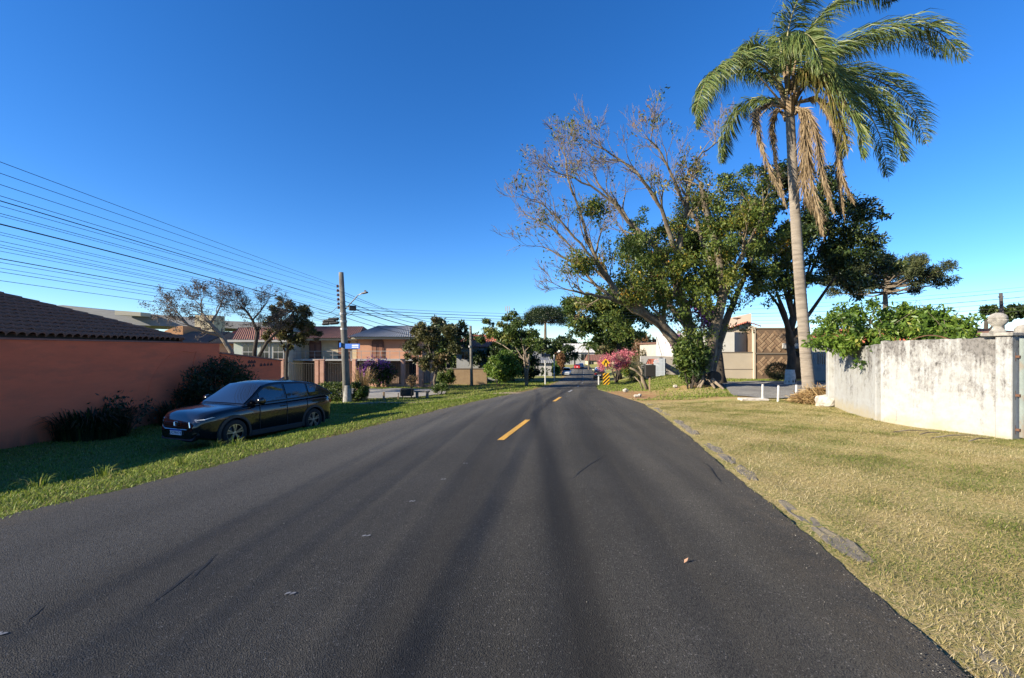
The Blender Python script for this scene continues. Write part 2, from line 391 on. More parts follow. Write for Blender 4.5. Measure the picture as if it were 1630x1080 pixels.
tag(sheet('side_street', SIDE_L, mat('pale_street', (.24, .22, .19), (.33, .31, .27), 1.2, .9, .3, 60), .045, .5), kind='structure')
tag(sheet('dirt_path', PATH_L, mat('path_soil', (.36, .27, .18), (.26, .19, .12), 2.0, .95, .4, 40), .03, .5), kind='structure')

# painted centre dashes and the row of setting-out dabs
yel = mat('yellow_road_paint', (.62, .33, .035), (.50, .27, .04), 30, .7, .2, 90, c3=(.22, .16, .06), s3=14)
wht = mat('white_road_paint', (.30, .30, .30), (.16, .16, .16), 40, .7, .2, 90)
def strip(name, y0, y1, off, wd, m, n=8):
    ys = np.linspace(y0, y1, n); V = []; 
    for y in ys:
        c = float(cx(y))+off; z = float(zr(y))+.036
        V += [(c-wd/2, y, z), (c+wd/2, y, z)]
    F = [(2*i, 2*i+1, 2*i+3, 2*i+2) for i in range(n-1)]
    mb = MB(); mb.add(V, F); return mb.build(name, m)
DASH_OFF = .02
for (a, b_) in ((9.0, 12.3), (19.0, 22.0), (27.5, 30.5), (38, 41), (49, 52), (60, 63), (71, 74), (82, 85), (95, 98), (108, 111)):
    tag(strip('centre_dash', a, b_, DASH_OFF, .14, yel if a < 25 else wht, 10), kind='structure')
for i, (px, py, Z) in enumerate(((465, 940, 3.0), (585, 853, 4.0), (658, 800, 5.0), (707, 766, 5.95), (742, 740, 6.9), (3, 1008, 2.55))):
    x = Xp(px, Z); mb = MB()
    for k in range(2):
        u0 = x-.03+.036*k; z0 = float(zr(Z))+.036
        pts = [(u0+.020*math.cos(a)*random.uniform(.6, 1)+.01*math.sin(a), Z+.024*math.sin(a)*random.uniform(.6, 1.1), float(zr(Z+.035*math.sin(a)))+.036) for a in np.linspace(0, 6.28, 9)[:-1]]
        mb.add(pts, [tuple(range(8))])
    tag(mb.build('paint_dab', wht), kind='structure')

# hairline scrapes in the new surface
for pts_ in (((235, 965), (318, 900)), ((40, 990), (70, 962)), ((300, 925), (345, 880)), ((960, 725), (905, 765)), ((1120, 735), (1150, 770))):
    mb = MB(); V = []
    for k_ in range(7):
        s_ = k_/6; px_ = pts_[0][0]+(pts_[1][0]-pts_[0][0])*s_+random.uniform(-2, 2); py_ = pts_[0][1]+(pts_[1][1]-pts_[0][1])*s_
        Z_ = 1.7*700/(py_-557)
        for _ in range(4): Z_ = (EYE-float(zr(Z_))-.035)*700/(py_-557)
        x_ = Xp(px_, Z_); w_ = .006*math.sin(.3+2.6*s_); V += [(x_-w_, Z_, float(zr(Z_))+.0345), (x_+w_, Z_, float(zr(Z_))+.0345)]
    mb.add(V, [(2*i, 2*i+1, 2*i+3, 2*i+2) for i in range(6)]); tag(mb.build('road_scrape', mat('scraped_tar', (.012, .0115, .011), rough=.6)), kind='structure')
# old kerb stones half buried along the right edge
kerb = bpy.data.objects.new('kerb', None); C.objects.link(kerb); tag(kerb, kind='structure')
kst = mat('old_kerb_stone', (.17, .15, .125), (.10, .088, .072), 9, .95, .8, 50, c3=(.24, .20, .12), s3=5)
y = -1.0
while y < 17.5:
    L = random.uniform(.75, 1.05)
    c = float(cx(y+L/2))+float(hw_right(y+L/2))+.23
    if math.sin(y*1.9)+.5*math.sin(y*4.1+2)+random.uniform(-.3, .3) < -.7: y += L+.02; continue
    bm = bmesh.new(); bmesh.ops.create_cube(bm, size=1)
    bmesh.ops.subdivide_edges(bm, edges=bm.edges[:], cuts=3, use_grid_fill=True)
    for v in bm.verts: v.co = Vector((v.co.x*(.22-.10*abs(v.co.y)), v.co.y*L*.97, v.co.z*.2-.05*abs(v.co.x*v.co.y)))+Vector([random.uniform(-.010, .010) for _ in range(3)])
    me = bpy.data.meshes.new('kerb_stone'); bm.to_mesh(me); bm.free()
    o = link('kerb_stone', me, kst, kerb)
    o.location = (c, y+L/2, g(c, y+L/2)-.084+random.uniform(-.016, .006)); o.rotation_euler = (-.03, random.uniform(-.05, .05), -math.atan(.205)+random.uniform(-.03, .03))
    y += L+.02
# ---------------------------------------------------------------- vegetation generators
def leaves(pts, size, aspect=.45, rs=None, up=.35, droop=.0, jitter=.3, dirs=None):
    """diamond leaves (folded quads) at pts -> V, F (two triangles each)"""
    rs = rs or rng; n = len(pts)
    a = rs.normal(size=(n, 3)) if dirs is None else dirs+rs.normal(size=(n, 3))*jitter
    a[:, 2] -= droop; a /= np.linalg.norm(a, axis=1, keepdims=True)+1e-9
    b = rs.normal(size=(n, 3)); b[:, 2] *= (1-up)
    nrm = np.cross(a, b); nrm /= np.linalg.norm(nrm, axis=1, keepdims=True)+1e-9
    s = np.cross(nrm, a)
    L = size*rs.uniform(.65, 1.3, (n, 1)); W = L*aspect
    p0 = pts; p1 = pts+a*L*.5+s*W*.5+nrm*W*.18; p2 = pts+a*L; p3 = pts+a*L*.5-s*W*.5+nrm*W*.18
    V = np.stack([p0, p1, p2, p3], 1).reshape(-1, 3)
    i = np.arange(n)[:, None]*4
    F = np.concatenate([i+np.array([[0, 1, 2]]), i+np.array([[0, 2, 3]])], 1).reshape(-1, 3)
    return V, F
def crown(name, pts, size, m, parent, aspect=.45, rs=None, tint=None, **kw):
    V, F = leaves(np.asarray(pts, float), size, aspect, rs, **kw)
    n = len(pts)
    t = (rs or rng).random(n) if tint is None else tint
    return npmesh(name, V, F, m, parent, tint=np.repeat(t, 2))
def blob_points(centers, radii, n, rs, shell=.55):
    """points in a set of ellipsoid clumps, denser towards their skins; per-clump tint"""
    centers = np.asarray(centers, float); radii = np.asarray(radii, float)
    if radii.ndim == 1: radii = np.stack([radii, radii, radii*.75], 1)
    wgt = radii.prod(1)**(2/3.); k = rs.choice(len(centers), n, p=wgt/wgt.sum())
    u = rs.normal(size=(n, 3)); u /= np.linalg.norm(u, axis=1, keepdims=True)
    r = rs.random(n)**(1/3.); r = shell*np.maximum(r, .6)+(1-shell)*r
    r = r*(1+.18*rs.normal(size=n))
    return centers[k]+u*r[:, None]*radii[k], k
def rot_about(v, ax, a):
    return Matrix.Rotation(a, 3, ax) @ v
def grow(mb, p, d, L, r, depth, rd, tips, segs=5, wob=.18, up=.06, nb=(2, 3), spread=(.35, .8), decay=.68, nsides=5, rmin=.006, tipdepth=1):
    pts = [Vector(p)]; rad = [r]; d = Vector(d).normalized(); q = Vector(p)
    r1 = max(r*.6, rmin)
    for i in range(segs):
        d = (d+Vector((rd.gauss(0, wob), rd.gauss(0, wob), rd.gauss(0, wob)+up))).normalized()
        q = q+d*(L/segs); pts.append(q.copy()); rad.append(r+(r1-r)*(i+1)/segs)
        if depth <= tipdepth: tips.append((q.copy(), d.copy(), depth))
    mb.tube(pts, rad, max(3, nsides), cap=False)
    if depth > 0:
        n = rd.randint(*nb)
        for k in range(n):
            s = rd.uniform(.35, 1.0) if k else 1.0
            i = min(segs, max(1, int(round(s*segs)))); ax = d.orthogonal().normalized(); ax.rotate(Matrix.Rotation(rd.uniform(0, 6.28), 3, d))
            nd = rot_about(d.copy(), ax, rd.uniform(*spread)*(0.6 if k == 0 else 1))
            grow(mb, pts[i], nd, L*decay*rd.uniform(.75, 1.2), max(rad[i]*(.78 if k == 0 else .6), rmin), depth-1, rd, tips, segs, wob, up, nb, spread, decay, nsides-1, rmin, tipdepth)
    else: tips.append((q.copy(), d.copy(), -1))
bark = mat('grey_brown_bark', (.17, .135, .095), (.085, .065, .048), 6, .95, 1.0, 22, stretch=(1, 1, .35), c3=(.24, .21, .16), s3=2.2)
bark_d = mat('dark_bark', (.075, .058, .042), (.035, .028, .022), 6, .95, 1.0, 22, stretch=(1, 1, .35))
bark_b = mat('brown_branch_bark', (.23, .175, .11), (.15, .115, .075), 5, .9, .6, 30)  # brown bark tone of the big tree's branches
bark_l = mat('pale_twig_bark', (.30, .235, .165), (.19, .15, .11), 5, .9, .6, 30)
LF_DARK = leafmat('dark_glossy_leaf', [(0, (.015, .027, .009)), (.5, (.033, .056, .015)), (.9, (.064, .094, .024)), (1, (.11, .135, .035))], .25, .42)
LF_MID = leafmat('mid_green_leaf', [(0, (.028, .052, .012)), (.45, (.066, .108, .022)), (.85, (.125, .17, .034)), (1, (.22, .22, .05))], .35, .45)
LF_BRIGHT = leafmat('bright_green_leaf', [(0, (.06, .11, .018)), (.5, (.12, .20, .03)), (.9, (.20, .28, .045)), (1, (.36, .35, .08))], .4, .4)
LF_YEL = leafmat('yellowing_leaf', [(0, (.045, .08, .015)), (.45, (.11, .155, .028)), (.75, (.24, .225, .036)), (.9, (.50, .33, .035)), (1, (.42, .18, .03))], .4, .5)
LF_OLIVE = leafmat('olive_leaf', [(0, (.035, .042, .014)), (.5, (.085, .088, .028)), (.85, (.15, .135, .05)), (1, (.20, .13, .07))], .35, .5)
LF_PINK = leafmat('pink_blossom', [(0, (.42, .11, .14)), (.5, (.62, .18, .22)), (1, (.80, .36, .38))], .4, .6)
LF_PURP = leafmat('purple_blossom', [(0, (.10, .03, .11)), (.5, (.34, .10, .36)), (1, (.62, .25, .62))], .4, .6)
LF_BROWN = leafmat('autumn_brown_leaf', [(0, (.09, .045, .02)), (.5, (.17, .09, .04)), (1, (.30, .14, .05))], .3, .6)
LF_STRAW = leafmat('straw', [(0, (.18, .10, .04)), (.5, (.34, .22, .09)), (1, (.50, .36, .17))], .2, .7)
LF_DEEP = leafmat('deep_green_shrub_leaf', [(0, (.010, .018, .007)), (.6, (.022, .036, .012)), (1, (.05, .07, .02))], .25, .5)  # darkest green of the leaf materials

def dense_tree(name, label, base, trunk_top, r0, clumps, n, lsize, lm, cat='tree', group=None, limbs=5, seed=1, bk=None, aspect=.45, shell=.6, droop=.15, tintvar=.25, sky_gap=0):
    """clumps: (x,y,z,rx,ry,rz) in world"""
    rs = np.random.default_rng(seed); rd = random.Random(seed)
    t = top(name, label, cat, base, group)
    cl = np.array(clumps, float)
    mb = MB(); b = Vector(base); tt = Vector(trunk_top)
    path = [b+Vector((0, 0, -.15)), b.lerp(tt, .12), b.lerp(tt, .4)+Vector((rd.gauss(0, .08), rd.gauss(0, .08), 0)), b.lerp(tt, .75)+Vector((rd.gauss(0, .1), rd.gauss(0, .1), 0)), tt]
    mb.tube(path, [r0*1.5, r0*1.08, r0*.92, r0*.82, r0*.7], 10)
    idx = np.argsort(-cl[:, 3])[:max(limbs, 1)]
    for i in idx:
        c = Vector(cl[i, :3]); s = b.lerp(tt, rd.uniform(.7, 1.0)); mid = s.lerp(c, .5)+Vector((rd.gauss(0, .3), rd.gauss(0, .3), rd.uniform(0, .5)))
        mb.tube([s, s.lerp(mid, .5)+Vector((0, 0, -.05)), mid, mid.lerp(c, .6), c], [r0*.55, r0*.42, r0*.3, r0*.2, r0*.08], 6)
    mb.build('trunk', bk or bark_d, t, smooth=True)
    # each clump is broken into smaller tufts so the outline is uneven
    sub = []; sr = []
    for c in cl:
        k = max(5, int(7*(c[3]*c[4]*c[5])**(1/3.)))
        u = rs.normal(size=(k, 3)); u /= np.linalg.norm(u, axis=1, keepdims=True)
        q = c[:3]+u*c[3:6]*rs.uniform(.45, 1.02, (k, 1)); sub.append(q); sr.append(rs.uniform(.22, .42, (k, 1))*c[3:6].mean()*np.array([[1, 1, .75]]))
    sub = np.concatenate(sub); sr = np.concatenate(sr)
    pts, k = blob_points(sub, sr, n, rs, shell)
    ct = rs.normal(0, tintvar, len(sub))
    tint = np.clip(.5+ct[k]+rs.normal(0, .22, n), 0, 1)
    crown('crown', pts, lsize, lm, t, aspect, rs, tint, droop=droop)
    return t
def shrub(name, label, base, rx, ry, h, n, lsize, lm, group=None, seed=1, stems=7, cat='shrub', aspect=.45, z0=.1, bk=None, crown_name='foliage', tintvar=.2):
    rs = np.random.default_rng(seed); rd = random.Random(seed)
    t = top(name, label, cat, base, group); b = Vector(base)
    mb = MB()
    for i in range(stems):
        a = rd.uniform(0, 6.28); q = b+Vector((math.cos(a)*rx*.6, math.sin(a)*ry*.6, h*rd.uniform(.5, .85)))
        s = b+Vector((math.cos(a)*rx*.12, math.sin(a)*ry*.12, -.05))
        mb.tube([s, s.lerp(q, .5)+Vector((rd.gauss(0, .06), rd.gauss(0, .06), .05)), q], [.03, .02, .008], 4)
    mb.build('stems', bk or bark_d, t)
    k = max(9, int(8*(rx*ry*h)**(1/3.)+6)); u = rs.normal(size=(k, 3)); u /= np.linalg.norm(u, axis=1, keepdims=True)
    cen = np.array(base)+np.array([0, 0, z0+h*.52])+u*np.array([rx, ry, h*.45])*rs.uniform(.4, .82, (k, 1))
    rad = rs.uniform(.24, .42, (k, 1))*np.array([[rx, ry, h*.55]])
    pts, kk = blob_points(cen, rad, n, rs, .6)
    ok = pts[:, 2] > base[2]+.02; pts = pts[ok]; kk = kk[ok]
    ct = rs.normal(0, tintvar, k)
    crown(crown_name, pts, lsize, lm, t, aspect, rs, np.clip(.5+ct[kk]+rs.normal(0, .2, len(pts)), 0, 1))
    return t
def blade_clump(name, label, base, r, h, n, lm, group=None, seed=1, lean=.5, wid=.018, cat='plant'):
    """tussock of arching strap leaves"""
    rs = np.random.default_rng(seed); t = top(name, label, cat, base, group)
    a = rs.uniform(0, 2*np.pi, n); rr = r*.35*np.sqrt(rs.random(n))
    p = np.stack([np.cos(a)*rr, np.sin(a)*rr, 0*a], 1)+np.array(base)
    o = np.stack([np.cos(a), np.sin(a), 0*a], 1); L = h*rs.uniform(.55, 1.25, n)[:, None]; ln = lean*rs.uniform(.2, 1.3, n)[:, None]
    s = np.stack([-np.sin(a), np.cos(a), 0*a], 1)*wid*rs.uniform(.6, 1.4, n)[:, None]
    up = np.array([[0, 0, 1.]])
    m1 = p+up*L*.55+o*L*ln*.25; m2 = p+up*L*.92*(1-.35*ln)+o*L*ln*.75; tp = p+up*L*(1-.65*ln)+o*L*ln*1.25
    V = np.stack([p-s, p+s, m1-s, m1+s, m2-s*.7, m2+s*.7, tp], 1).reshape(-1, 3); i = np.arange(n)[:, None]*7
    F = np.concatenate([i+np.array([q]) for q in ([0, 1, 3], [0, 3, 2], [2, 3, 5], [2, 5, 4], [4, 5, 6])], 1).reshape(-1, 3)
    npmesh('leaves', V, F, lm, t, tint=np.repeat(rs.random(n), 5))
    return t

# ---------------------------------------------------------------- queen palm
def palm():
    base = Gp(1290, 19.0); crownp = P(1257, 172, 19.0)
    t = top('queen_palm', 'tall palm with a ringed grey trunk and hanging dead fronds', 'palm tree', base)
    tm = mat('ringed_palm_trunk', (.30, .255, .205), (.21, .175, .14), 1.0, .9, .7, 18, stretch=(1.2, 1.2, 9), c3=(.15, .125, .10), s3=.9)
    mb = MB(); n = 190; pa = []; ra = []
    for i in range(n):
        s = i/(n-1); q = base.lerp(crownp, s); q.x += -.09*math.sin(s*math.pi); q.z -= .2*(1-s)
        pa.append(q); ra.append((.235-.065*s+.06*math.exp(-s*16))*(1+.02*(i % 3 == 0)-.012*(i % 3 == 1)+random.uniform(-.006, .006)) if s < .98 else .20)
    mb.tube(pa, ra, 18); mb.build('trunk', tm, t, smooth=True)
    # old leaf bases under the crown
    mb = MB(); rd = random.Random(3)
    for i in range(16):
        a = rd.uniform(0, 6.28); u = Vector((math.cos(a), math.sin(a), 0)); z0 = rd.uniform(-.5, .9)
        mb.tube([crownp+u*.16+Vector((0, 0, z0)), crownp+u*.3+Vector((0, 0, z0+.35)), crownp+u*rd.uniform(.4, .7)+Vector((0, 0, z0+rd.uniform(.6, 1.0)))], [.1, .08, .035], 5)
    mb.build('leaf_bases', mat('dry_leaf_base', (.36, .26, .15), (.22, .15, .09), 8, .9, .5, 30), t)
    green = leafmat('palm_leaflet', [(0, (.04, .07, .018)), (.4, (.095, .14, .036)), (.8, (.17, .20, .06)), (1, (.32, .30, .11))], .25, .42, .3)
    yellowish = leafmat('palm_leaflet_fading', [(0, (.06, .08, .02)), (.5, (.16, .15, .04)), (1, (.34, .24, .09))], .3, .45)
    dead = leafmat('palm_leaflet_dead', [(0, (.15, .105, .06)), (.5, (.28, .205, .125)), (1, (.42, .33, .21))], .2, .8, .1)
    rach_g = mat('frond_rachis', (.22, .22, .09), (.30, .26, .13), 3, .6); rach_d = mat('dead_frond_rachis', (.36, .27, .17), (.26, .19, .12), 3, .8)
    rs = np.random.default_rng(11)
    def frond(ctrl, kind='g', ll=.75, nl=130, wind=.35, hang=.8):
        ctrl = [Vector(c) for c in ctrl]
        # Catmull-Rom through the control points
        cp = [ctrl[0]*2-ctrl[1]]+ctrl+[ctrl[-1]*2-ctrl[-2]]; pts = []
        for i in range(1, len(cp)-2):
            for s in np.linspace(0, 1, 9)[:-1]:
                a, b, c, d = cp[i-1:i+3]; pts.append(.5*((2*b)+(c-a)*s+(2*a-5*b+4*c-d)*s*s+(3*b-a-3*c+d)*s**3))
        pts.append(ctrl[-1]); k = len(pts)
        mb = MB(); mb.tube(pts, [.045*(1-i/(k-1))**.8+.006 for i in range(k)], 5)
        o = mb.build('frond', rach_g if kind == 'g' else rach_d, t, smooth=True)
        if kind == 'd': tag(o, 'dead brown frond hanging down')
        A = np.array([tuple(q) for q in pts]); T = np.gradient(A, axis=0); T /= np.linalg.norm(T, axis=1, keepdims=True)
        n = nl*2; s = np.sort(rs.uniform(.12, 1.0, n)); fi = s*(k-1); i0 = np.minimum(fi.astype(int), k-2); fr = (fi-i0)[:, None]
        p = A[i0]*(1-fr)+A[i0+1]*fr; tg = T[i0]
        side = np.cross(tg, np.array([[0, 0, 1.]])); side /= np.linalg.norm(side, axis=1, keepdims=True)+1e-6
        upv = np.cross(side, tg)
        sg = np.where(np.arange(n) % 2 == 0, 1., -1.)[:, None]; pl = rs.uniform(-.5, .6, (n, 1))
        d0 = tg*.55+side*sg*.9+upv*pl; d0 /= np.linalg.norm(d0, axis=1, keepdims=True)
        L = ll*(np.sin(np.clip(s*.95+.08, 0, 1)*np.pi)**.45)[:, None]*rs.uniform(.75, 1.15, (n, 1))
        grav = np.array([[0, 0, -1.]])*hang+np.array([[1, .1, 0]])*wind
        d1 = d0+grav*rs.uniform(.5, 1.0, (n, 1)); d1 /= np.linalg.norm(d1, axis=1, keepdims=True)
        d2 = d1+grav*rs.uniform(.7, 1.3, (n, 1)); d2 /= np.linalg.norm(d2, axis=1, keepdims=True)
        if kind == 'd':
            d0 = tg*1.0+side*sg*.34+rs.normal(0, .16, (n, 3)); d1 = d0+grav*.4+rs.normal(0, .1, (n, 3)); d2 = d1+grav*.3; L *= .75
            for q in (d0, d1, d2): q /= np.linalg.norm(q, axis=1, keepdims=True)
        w_ = np.cross(d1, rs.normal(size=(n, 3))); w_ /= np.linalg.norm(w_, axis=1, keepdims=True); w_ *= .017 if kind != 'd' else .013
        a = p; b = p+d0*L*.33; c = b+d1*L*.37; e = c+d2*L*.42
        V = np.stack([a-w_*.6, a+w_*.6, b-w_, b+w_, c-w_*.8, c+w_*.8, e], 1).reshape(-1, 3); i = np.arange(n)[:, None]*7
        F = np.concatenate([i+np.array([q]) for q in ([0, 1, 3], [0, 3, 2], [2, 3, 5], [2, 5, 4], [4, 5, 6])], 1).reshape(-1, 3)
        lo_ = npmesh('leaflets', V, F, {'g': green, 'y': yellowish, 'd': dead}[kind], o, tint=np.repeat(np.clip(rs.normal(.5, .22, n), 0, 1), 5), off=OFF[t.name]); tag(lo_, kind='stuff')
    Z = 19.0
    def pp(l): return [P(x, y, Z+dz) for x, y, dz in l]
    fr = [
     ([(1252, 165, 0), (1250, 95, -.2), (1262, 20, -.7), (1300, -40, -1.5), (1370, -50, -2.2)], 'g', .95),
     ([(1256, 150, 0), (1275, 70, .4), (1330, 5, .9), (1390, -12, 1.3), (1425, 5, 1.5)], 'g', .95),
     ([(1256, 140, 0), (1300, 95, -.4), (1390, 52, -1.0), (1480, 45, -1.4), (1545, 102, -1.7)], 'g', 1.0),
     ([(1256, 140, 0), (1300, 100, .6), (1370, 70, 1.3), (1450, 60, 2.2), (1515, 95, 3.0)], 'g', .9),
     ([(1258, 145, 0), (1310, 118, .5), (1390, 125, 1.0), (1450, 170, 1.3), (1478, 235, 1.5)], 'g', 1.0),
     ([(1258, 148, 0), (1310, 125, -.5), (1370, 140, -1.2), (1420, 190, -1.8), (1440, 265, -2.1)], 'g', 1.0),
     ([(1258, 145, 0), (1290, 110, -1.0), (1330, 120, -1.9), (1362, 180, -2.5), (1378, 260, -2.7)], 'g', 1.0),
     ([(1258, 145, 0), (1282, 120, -.8), (1310, 130, -1.5), (1335, 185, -1.9), (1350, 255, -2.0)], 'y', .9),
     ([(1258, 145, 0), (1300, 115, 1.2), (1360, 150, 2.2), (1400, 215, 2.8), (1415, 290, 3.0)], 'g', .95),
     ([(1250, 150, 0), (1215, 105, -.5), (1170, 95, -1.0), (1125, 130, -1.4), (1105, 185, -1.6)], 'g', .85),
     ([(1250, 150, 0), (1225, 95, .4), (1200, 72, .8), (1185, 85, 1.2), (1178, 110, 1.4)], 'g', .8),
     ([(1250, 155, 0), (1215, 120, .9), (1160, 120, 1.9), (1120, 165, 2.6), (1108, 210, 2.8)], 'g', .8),
     ([(1250, 165, 0), (1220, 160, 1.2), (1180, 175, 2.4), (1155, 220, 3.0), (1148, 265, 3.2)], 'g', .8),
     ([(1254, 150, 0), (1245, 90, 1.6), (1240, 60, 3.2), (1245, 80, 4.5), (1250, 120, 5.2)], 'g', .8),
     ([(1254, 150, 0), (1262, 80, -1.4), (1280, 55, -2.6), (1300, 75, -3.4), (1312, 120, -3.8)], 'g', .8),
     ([(1262, 172, 0), (1278, 185, -.6), (1286, 240, -.9), (1296, 310, -1.0), (1312, 385, -1.0)], 'd', .8),
     ([(1262, 172, 0), (1276, 190, -.2), (1280, 250, -.4), (1284, 310, -.5), (1318, 355, -.4)], 'd', .8),
     ([(1262, 170, 0), (1282, 178, -.9), (1300, 215, -1.4), (1308, 270, -1.6), (1330, 350, -1.6)], 'd', .7),
     ([(1250, 172, 0), (1222, 168, -.4), (1205, 185, -.7), (1216, 245, -.8), (1258, 345, -.7)], 'd', .6),
     ([(1250, 172, 0), (1238, 178, .3), (1230, 205, .5), (1236, 260, .5), (1252, 335, .4)], 'd', .55),
     ([(1262, 165, 0), (1310, 165, .6), (1332, 220, 1.0), (1336, 290, 1.1), (1345, 355, 1.1)], 'd', .6),
     ([(1258, 140, 0), (1290, 112, -1.2), (1322, 125, -1.9), (1345, 165, -2.2), (1372, 208, -2.3)], 'd', .5),
     ([(1262, 165, 0), (1300, 160, -.3), (1330, 210, -.5), (1340, 280, -.5), (1362, 330, -.4)], 'd', .55),
    ]
    for c, k, ll in fr: frond(pp(c), k, ll*1.2, 300 if k != 'd' else 420, wind=.62 if k == 'g' else .15)
    # dry flower stalks
    mb = MB()
    for c in ([(1250, 172, 0), (1232, 150, -.4), (1205, 118, -.7)], [(1252, 170, 0), (1228, 168, -.6), (1210, 185, -1)], [(1250, 168, 0), (1238, 128, .3), (1240, 100, .5)]):
        mb.tube([P(x, y, Z+dz) for x, y, dz in c], [.05, .04, .02], 5)
    mb.build('flower_stalk', rach_d, t)
palm()

# ---------------------------------------------------------------- big half-bare street tree
def big_tree():
    Z = 26.0; base = Gp(1112, Z, -.05)
    t = top('street_tree', 'huge spreading tree with bare outer branches and yellowing leaves, ivy at its foot', 'tree', base)
    rd = random.Random(21); mb = MB(); br = MB(); tips = []
    def limb(pts, r0, r1, n=9):
        q = [P(x, y, Z+dz) for x, y, dz in pts]; k = len(q)
        # smooth
        cp = [q[0]*2-q[1]]+q+[q[-1]*2-q[-2]]; out = []
        for i in range(1, len(cp)-2):
            for s in (0, .25, .5, .75):
                a, b, c, d = cp[i-1:i+3]; out.append(.5*((2*b)+(c-a)*s+(2*a-5*b+4*c-d)*s*s+(3*b-a-3*c+d)*s**3)+Vector((rd.gauss(0, .03), rd.gauss(0, .03), rd.gauss(0, .03))))
        out.append(q[-1]); m = len(out); rr = [r0+(r1-r0)*(i/(m-1))**.8 for i in range(m)]
        mb.tube(out, rr, n); return out, rr
    limbs = []
    # main stems (traced as space curves round the trunk)
    L = [
     ([(1108, 622, 0), (1098, 580, -.2), (1076, 545, -.5), (1045, 512, -.9), (1000, 485, -1.5), (965, 440, -2.0), (940, 395, -2.4)], .52, .09),
     ([(1000, 485, -1.5), (975, 478, -2.2), (940, 470, -3.0), (905, 462, -3.8)], .14, .04),
     ([(1010, 490, -1.5), (960, 465, -1.6), (915, 420, -1.4), (868, 395, -1.2)], .13, .035),
     ([(1114, 622, .1), (1108, 560, .3), (1092, 500, .2), (1078, 455, .0), (1080, 400, -.2), (1092, 340, -.4), (1097, 295, -.4)], .45, .09),
     ([(1078, 455, 0), (1050, 400, .5), (1012, 365, 1.0), (985, 330, 1.5), (950, 290, 1.9)], .2, .05),
     ([(1080, 420, 0), (1062, 360, -.8), (1040, 310, -1.5), (1010, 270, -2.1)], .17, .05),
     ([(1120, 622, 0), (1128, 570, -.3), (1138, 520, -.5), (1150, 465, -.6), (1142, 400, -.8), (1125, 340, -1.0), (1115, 290, -1.2)], .46, .09),
     ([(1150, 470, -.6), (1175, 420, -1.0), (1195, 380, -1.5), (1215, 340, -1.9)], .2, .05),
     ([(1145, 440, -.6), (1120, 390, .3), (1108, 350, 1.0), (1075, 300, 1.7)], .16, .05),
     ([(1124, 622, .5), (1140, 560, 1.2), (1160, 500, 1.8), (1185, 440, 2.4), (1205, 390, 2.8)], .38, .07),
     ([(1116, 600, .6), (1105, 540, 1.6), (1060, 480, 2.6), (1030, 420, 3.4), (1000, 380, 4.0)], .3, .06),
     ([(965, 440, -2.0), (925, 390, -2.6), (885, 345, -3.0), (852, 318, -3.2)], .09, .025),
     ([(985, 462, -1.8), (930, 415, -1.0), (880, 365, -.4), (842, 345, 0)], .09, .025),
     ([(1012, 365, 1.0), (965, 315, .6), (915, 285, .2), (875, 272, 0)], .10, .025),
     ([(1040, 310, -1.5), (1008, 270, -1.2), (972, 245, -1.0), (942, 230, -.8)], .10, .025),
     ([(1092, 330, -.4), (1068, 275, -.8), (1048, 240, -1.2), (1036, 218, -1.4)], .10, .025),
     ([(1098, 270, -.4), (1118, 245, .2), (1145, 225, .8)], .08, .025),
     ([(940, 395, -2.4), (920, 330, -2.2), (905, 285, -2.0), (900, 250, -1.8)], .09, .025)]
    for pts, a, b in L: limbs.append(limb(pts, a, b))
    # secondary branches
    for li, (pts, rr) in enumerate(limbs):
        n = len(pts); start = int(n*.45)
        cnt = (9, 6, 7, 9, 9, 8, 9, 6, 7, 5, 6, 9, 9, 9, 9, 9, 7, 9)[li]
        for k in range(cnt):
            i = n-1 if k == 0 else rd.randint(start, n-1)
            d = (pts[min(i+1, n-1)]-pts[max(i-1, 0)]).normalized(); ax = d.orthogonal().normalized(); ax.rotate(Matrix.Rotation(rd.uniform(0, 6.28), 3, d))
            nd = rot_about(d.copy(), ax, rd.uniform(.15, .9)); nd = (nd+Vector((-.12, 0, .22))).normalized()
            tp = []
            grow(br, pts[i], nd, rd.uniform(.85, 1.45)*(.78 if li > 10 or li in (1, 2, 3, 6) else 1), max(.022, rr[i]*.6), 4, rd, tp, 4, .13, .05, (2, 3), (.3, .75), .72, 5, .008, 1)
            tips += [(q, dd, dp) for q, dd, dp in tp]
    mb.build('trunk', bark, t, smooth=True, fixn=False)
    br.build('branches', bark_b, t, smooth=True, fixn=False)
    # leaves: sparse on the outer left, thicker low and to the right
    rs = np.random.default_rng(5); T = np.array([tuple(q) for q, d, dp in tips])
    cxp = 815+T[:, 0]*700/T[:, 1]; cyp = 557-(T[:, 2]-EYE)*700/T[:, 1]
    pr = np.clip(.004+.34*sst(980, 1180, cxp)*sst(230, 420, cyp)+.22*sst(340, 460, cyp)*sst(900, 1000, cxp), 0, .9)
    pick = rs.random(len(T)) < pr
    S = T[pick]; pts = np.repeat(S, 12, 0)+rs.normal(0, .2, (len(S)*12, 3))
    prob_y = np.repeat(np.clip(rs.normal(.45, .2, len(S)), 0, 1), 12)+rs.normal(0, .1, len(S)*12)
    crown('crown', pts, .18, LF_YEL, t, .42, rs, np.clip(prob_y, 0, 1), droop=.35)
    # a few brown leaves still hanging in the bare top
    S2 = T[rs.random(len(T)) < .004]; p2 = np.repeat(S2, 3, 0)+rs.normal(0, .15, (len(S2)*3, 3))
    crown('dry_leaves', p2, .17, LF_BROWN, t, .4, rs, droop=.6)
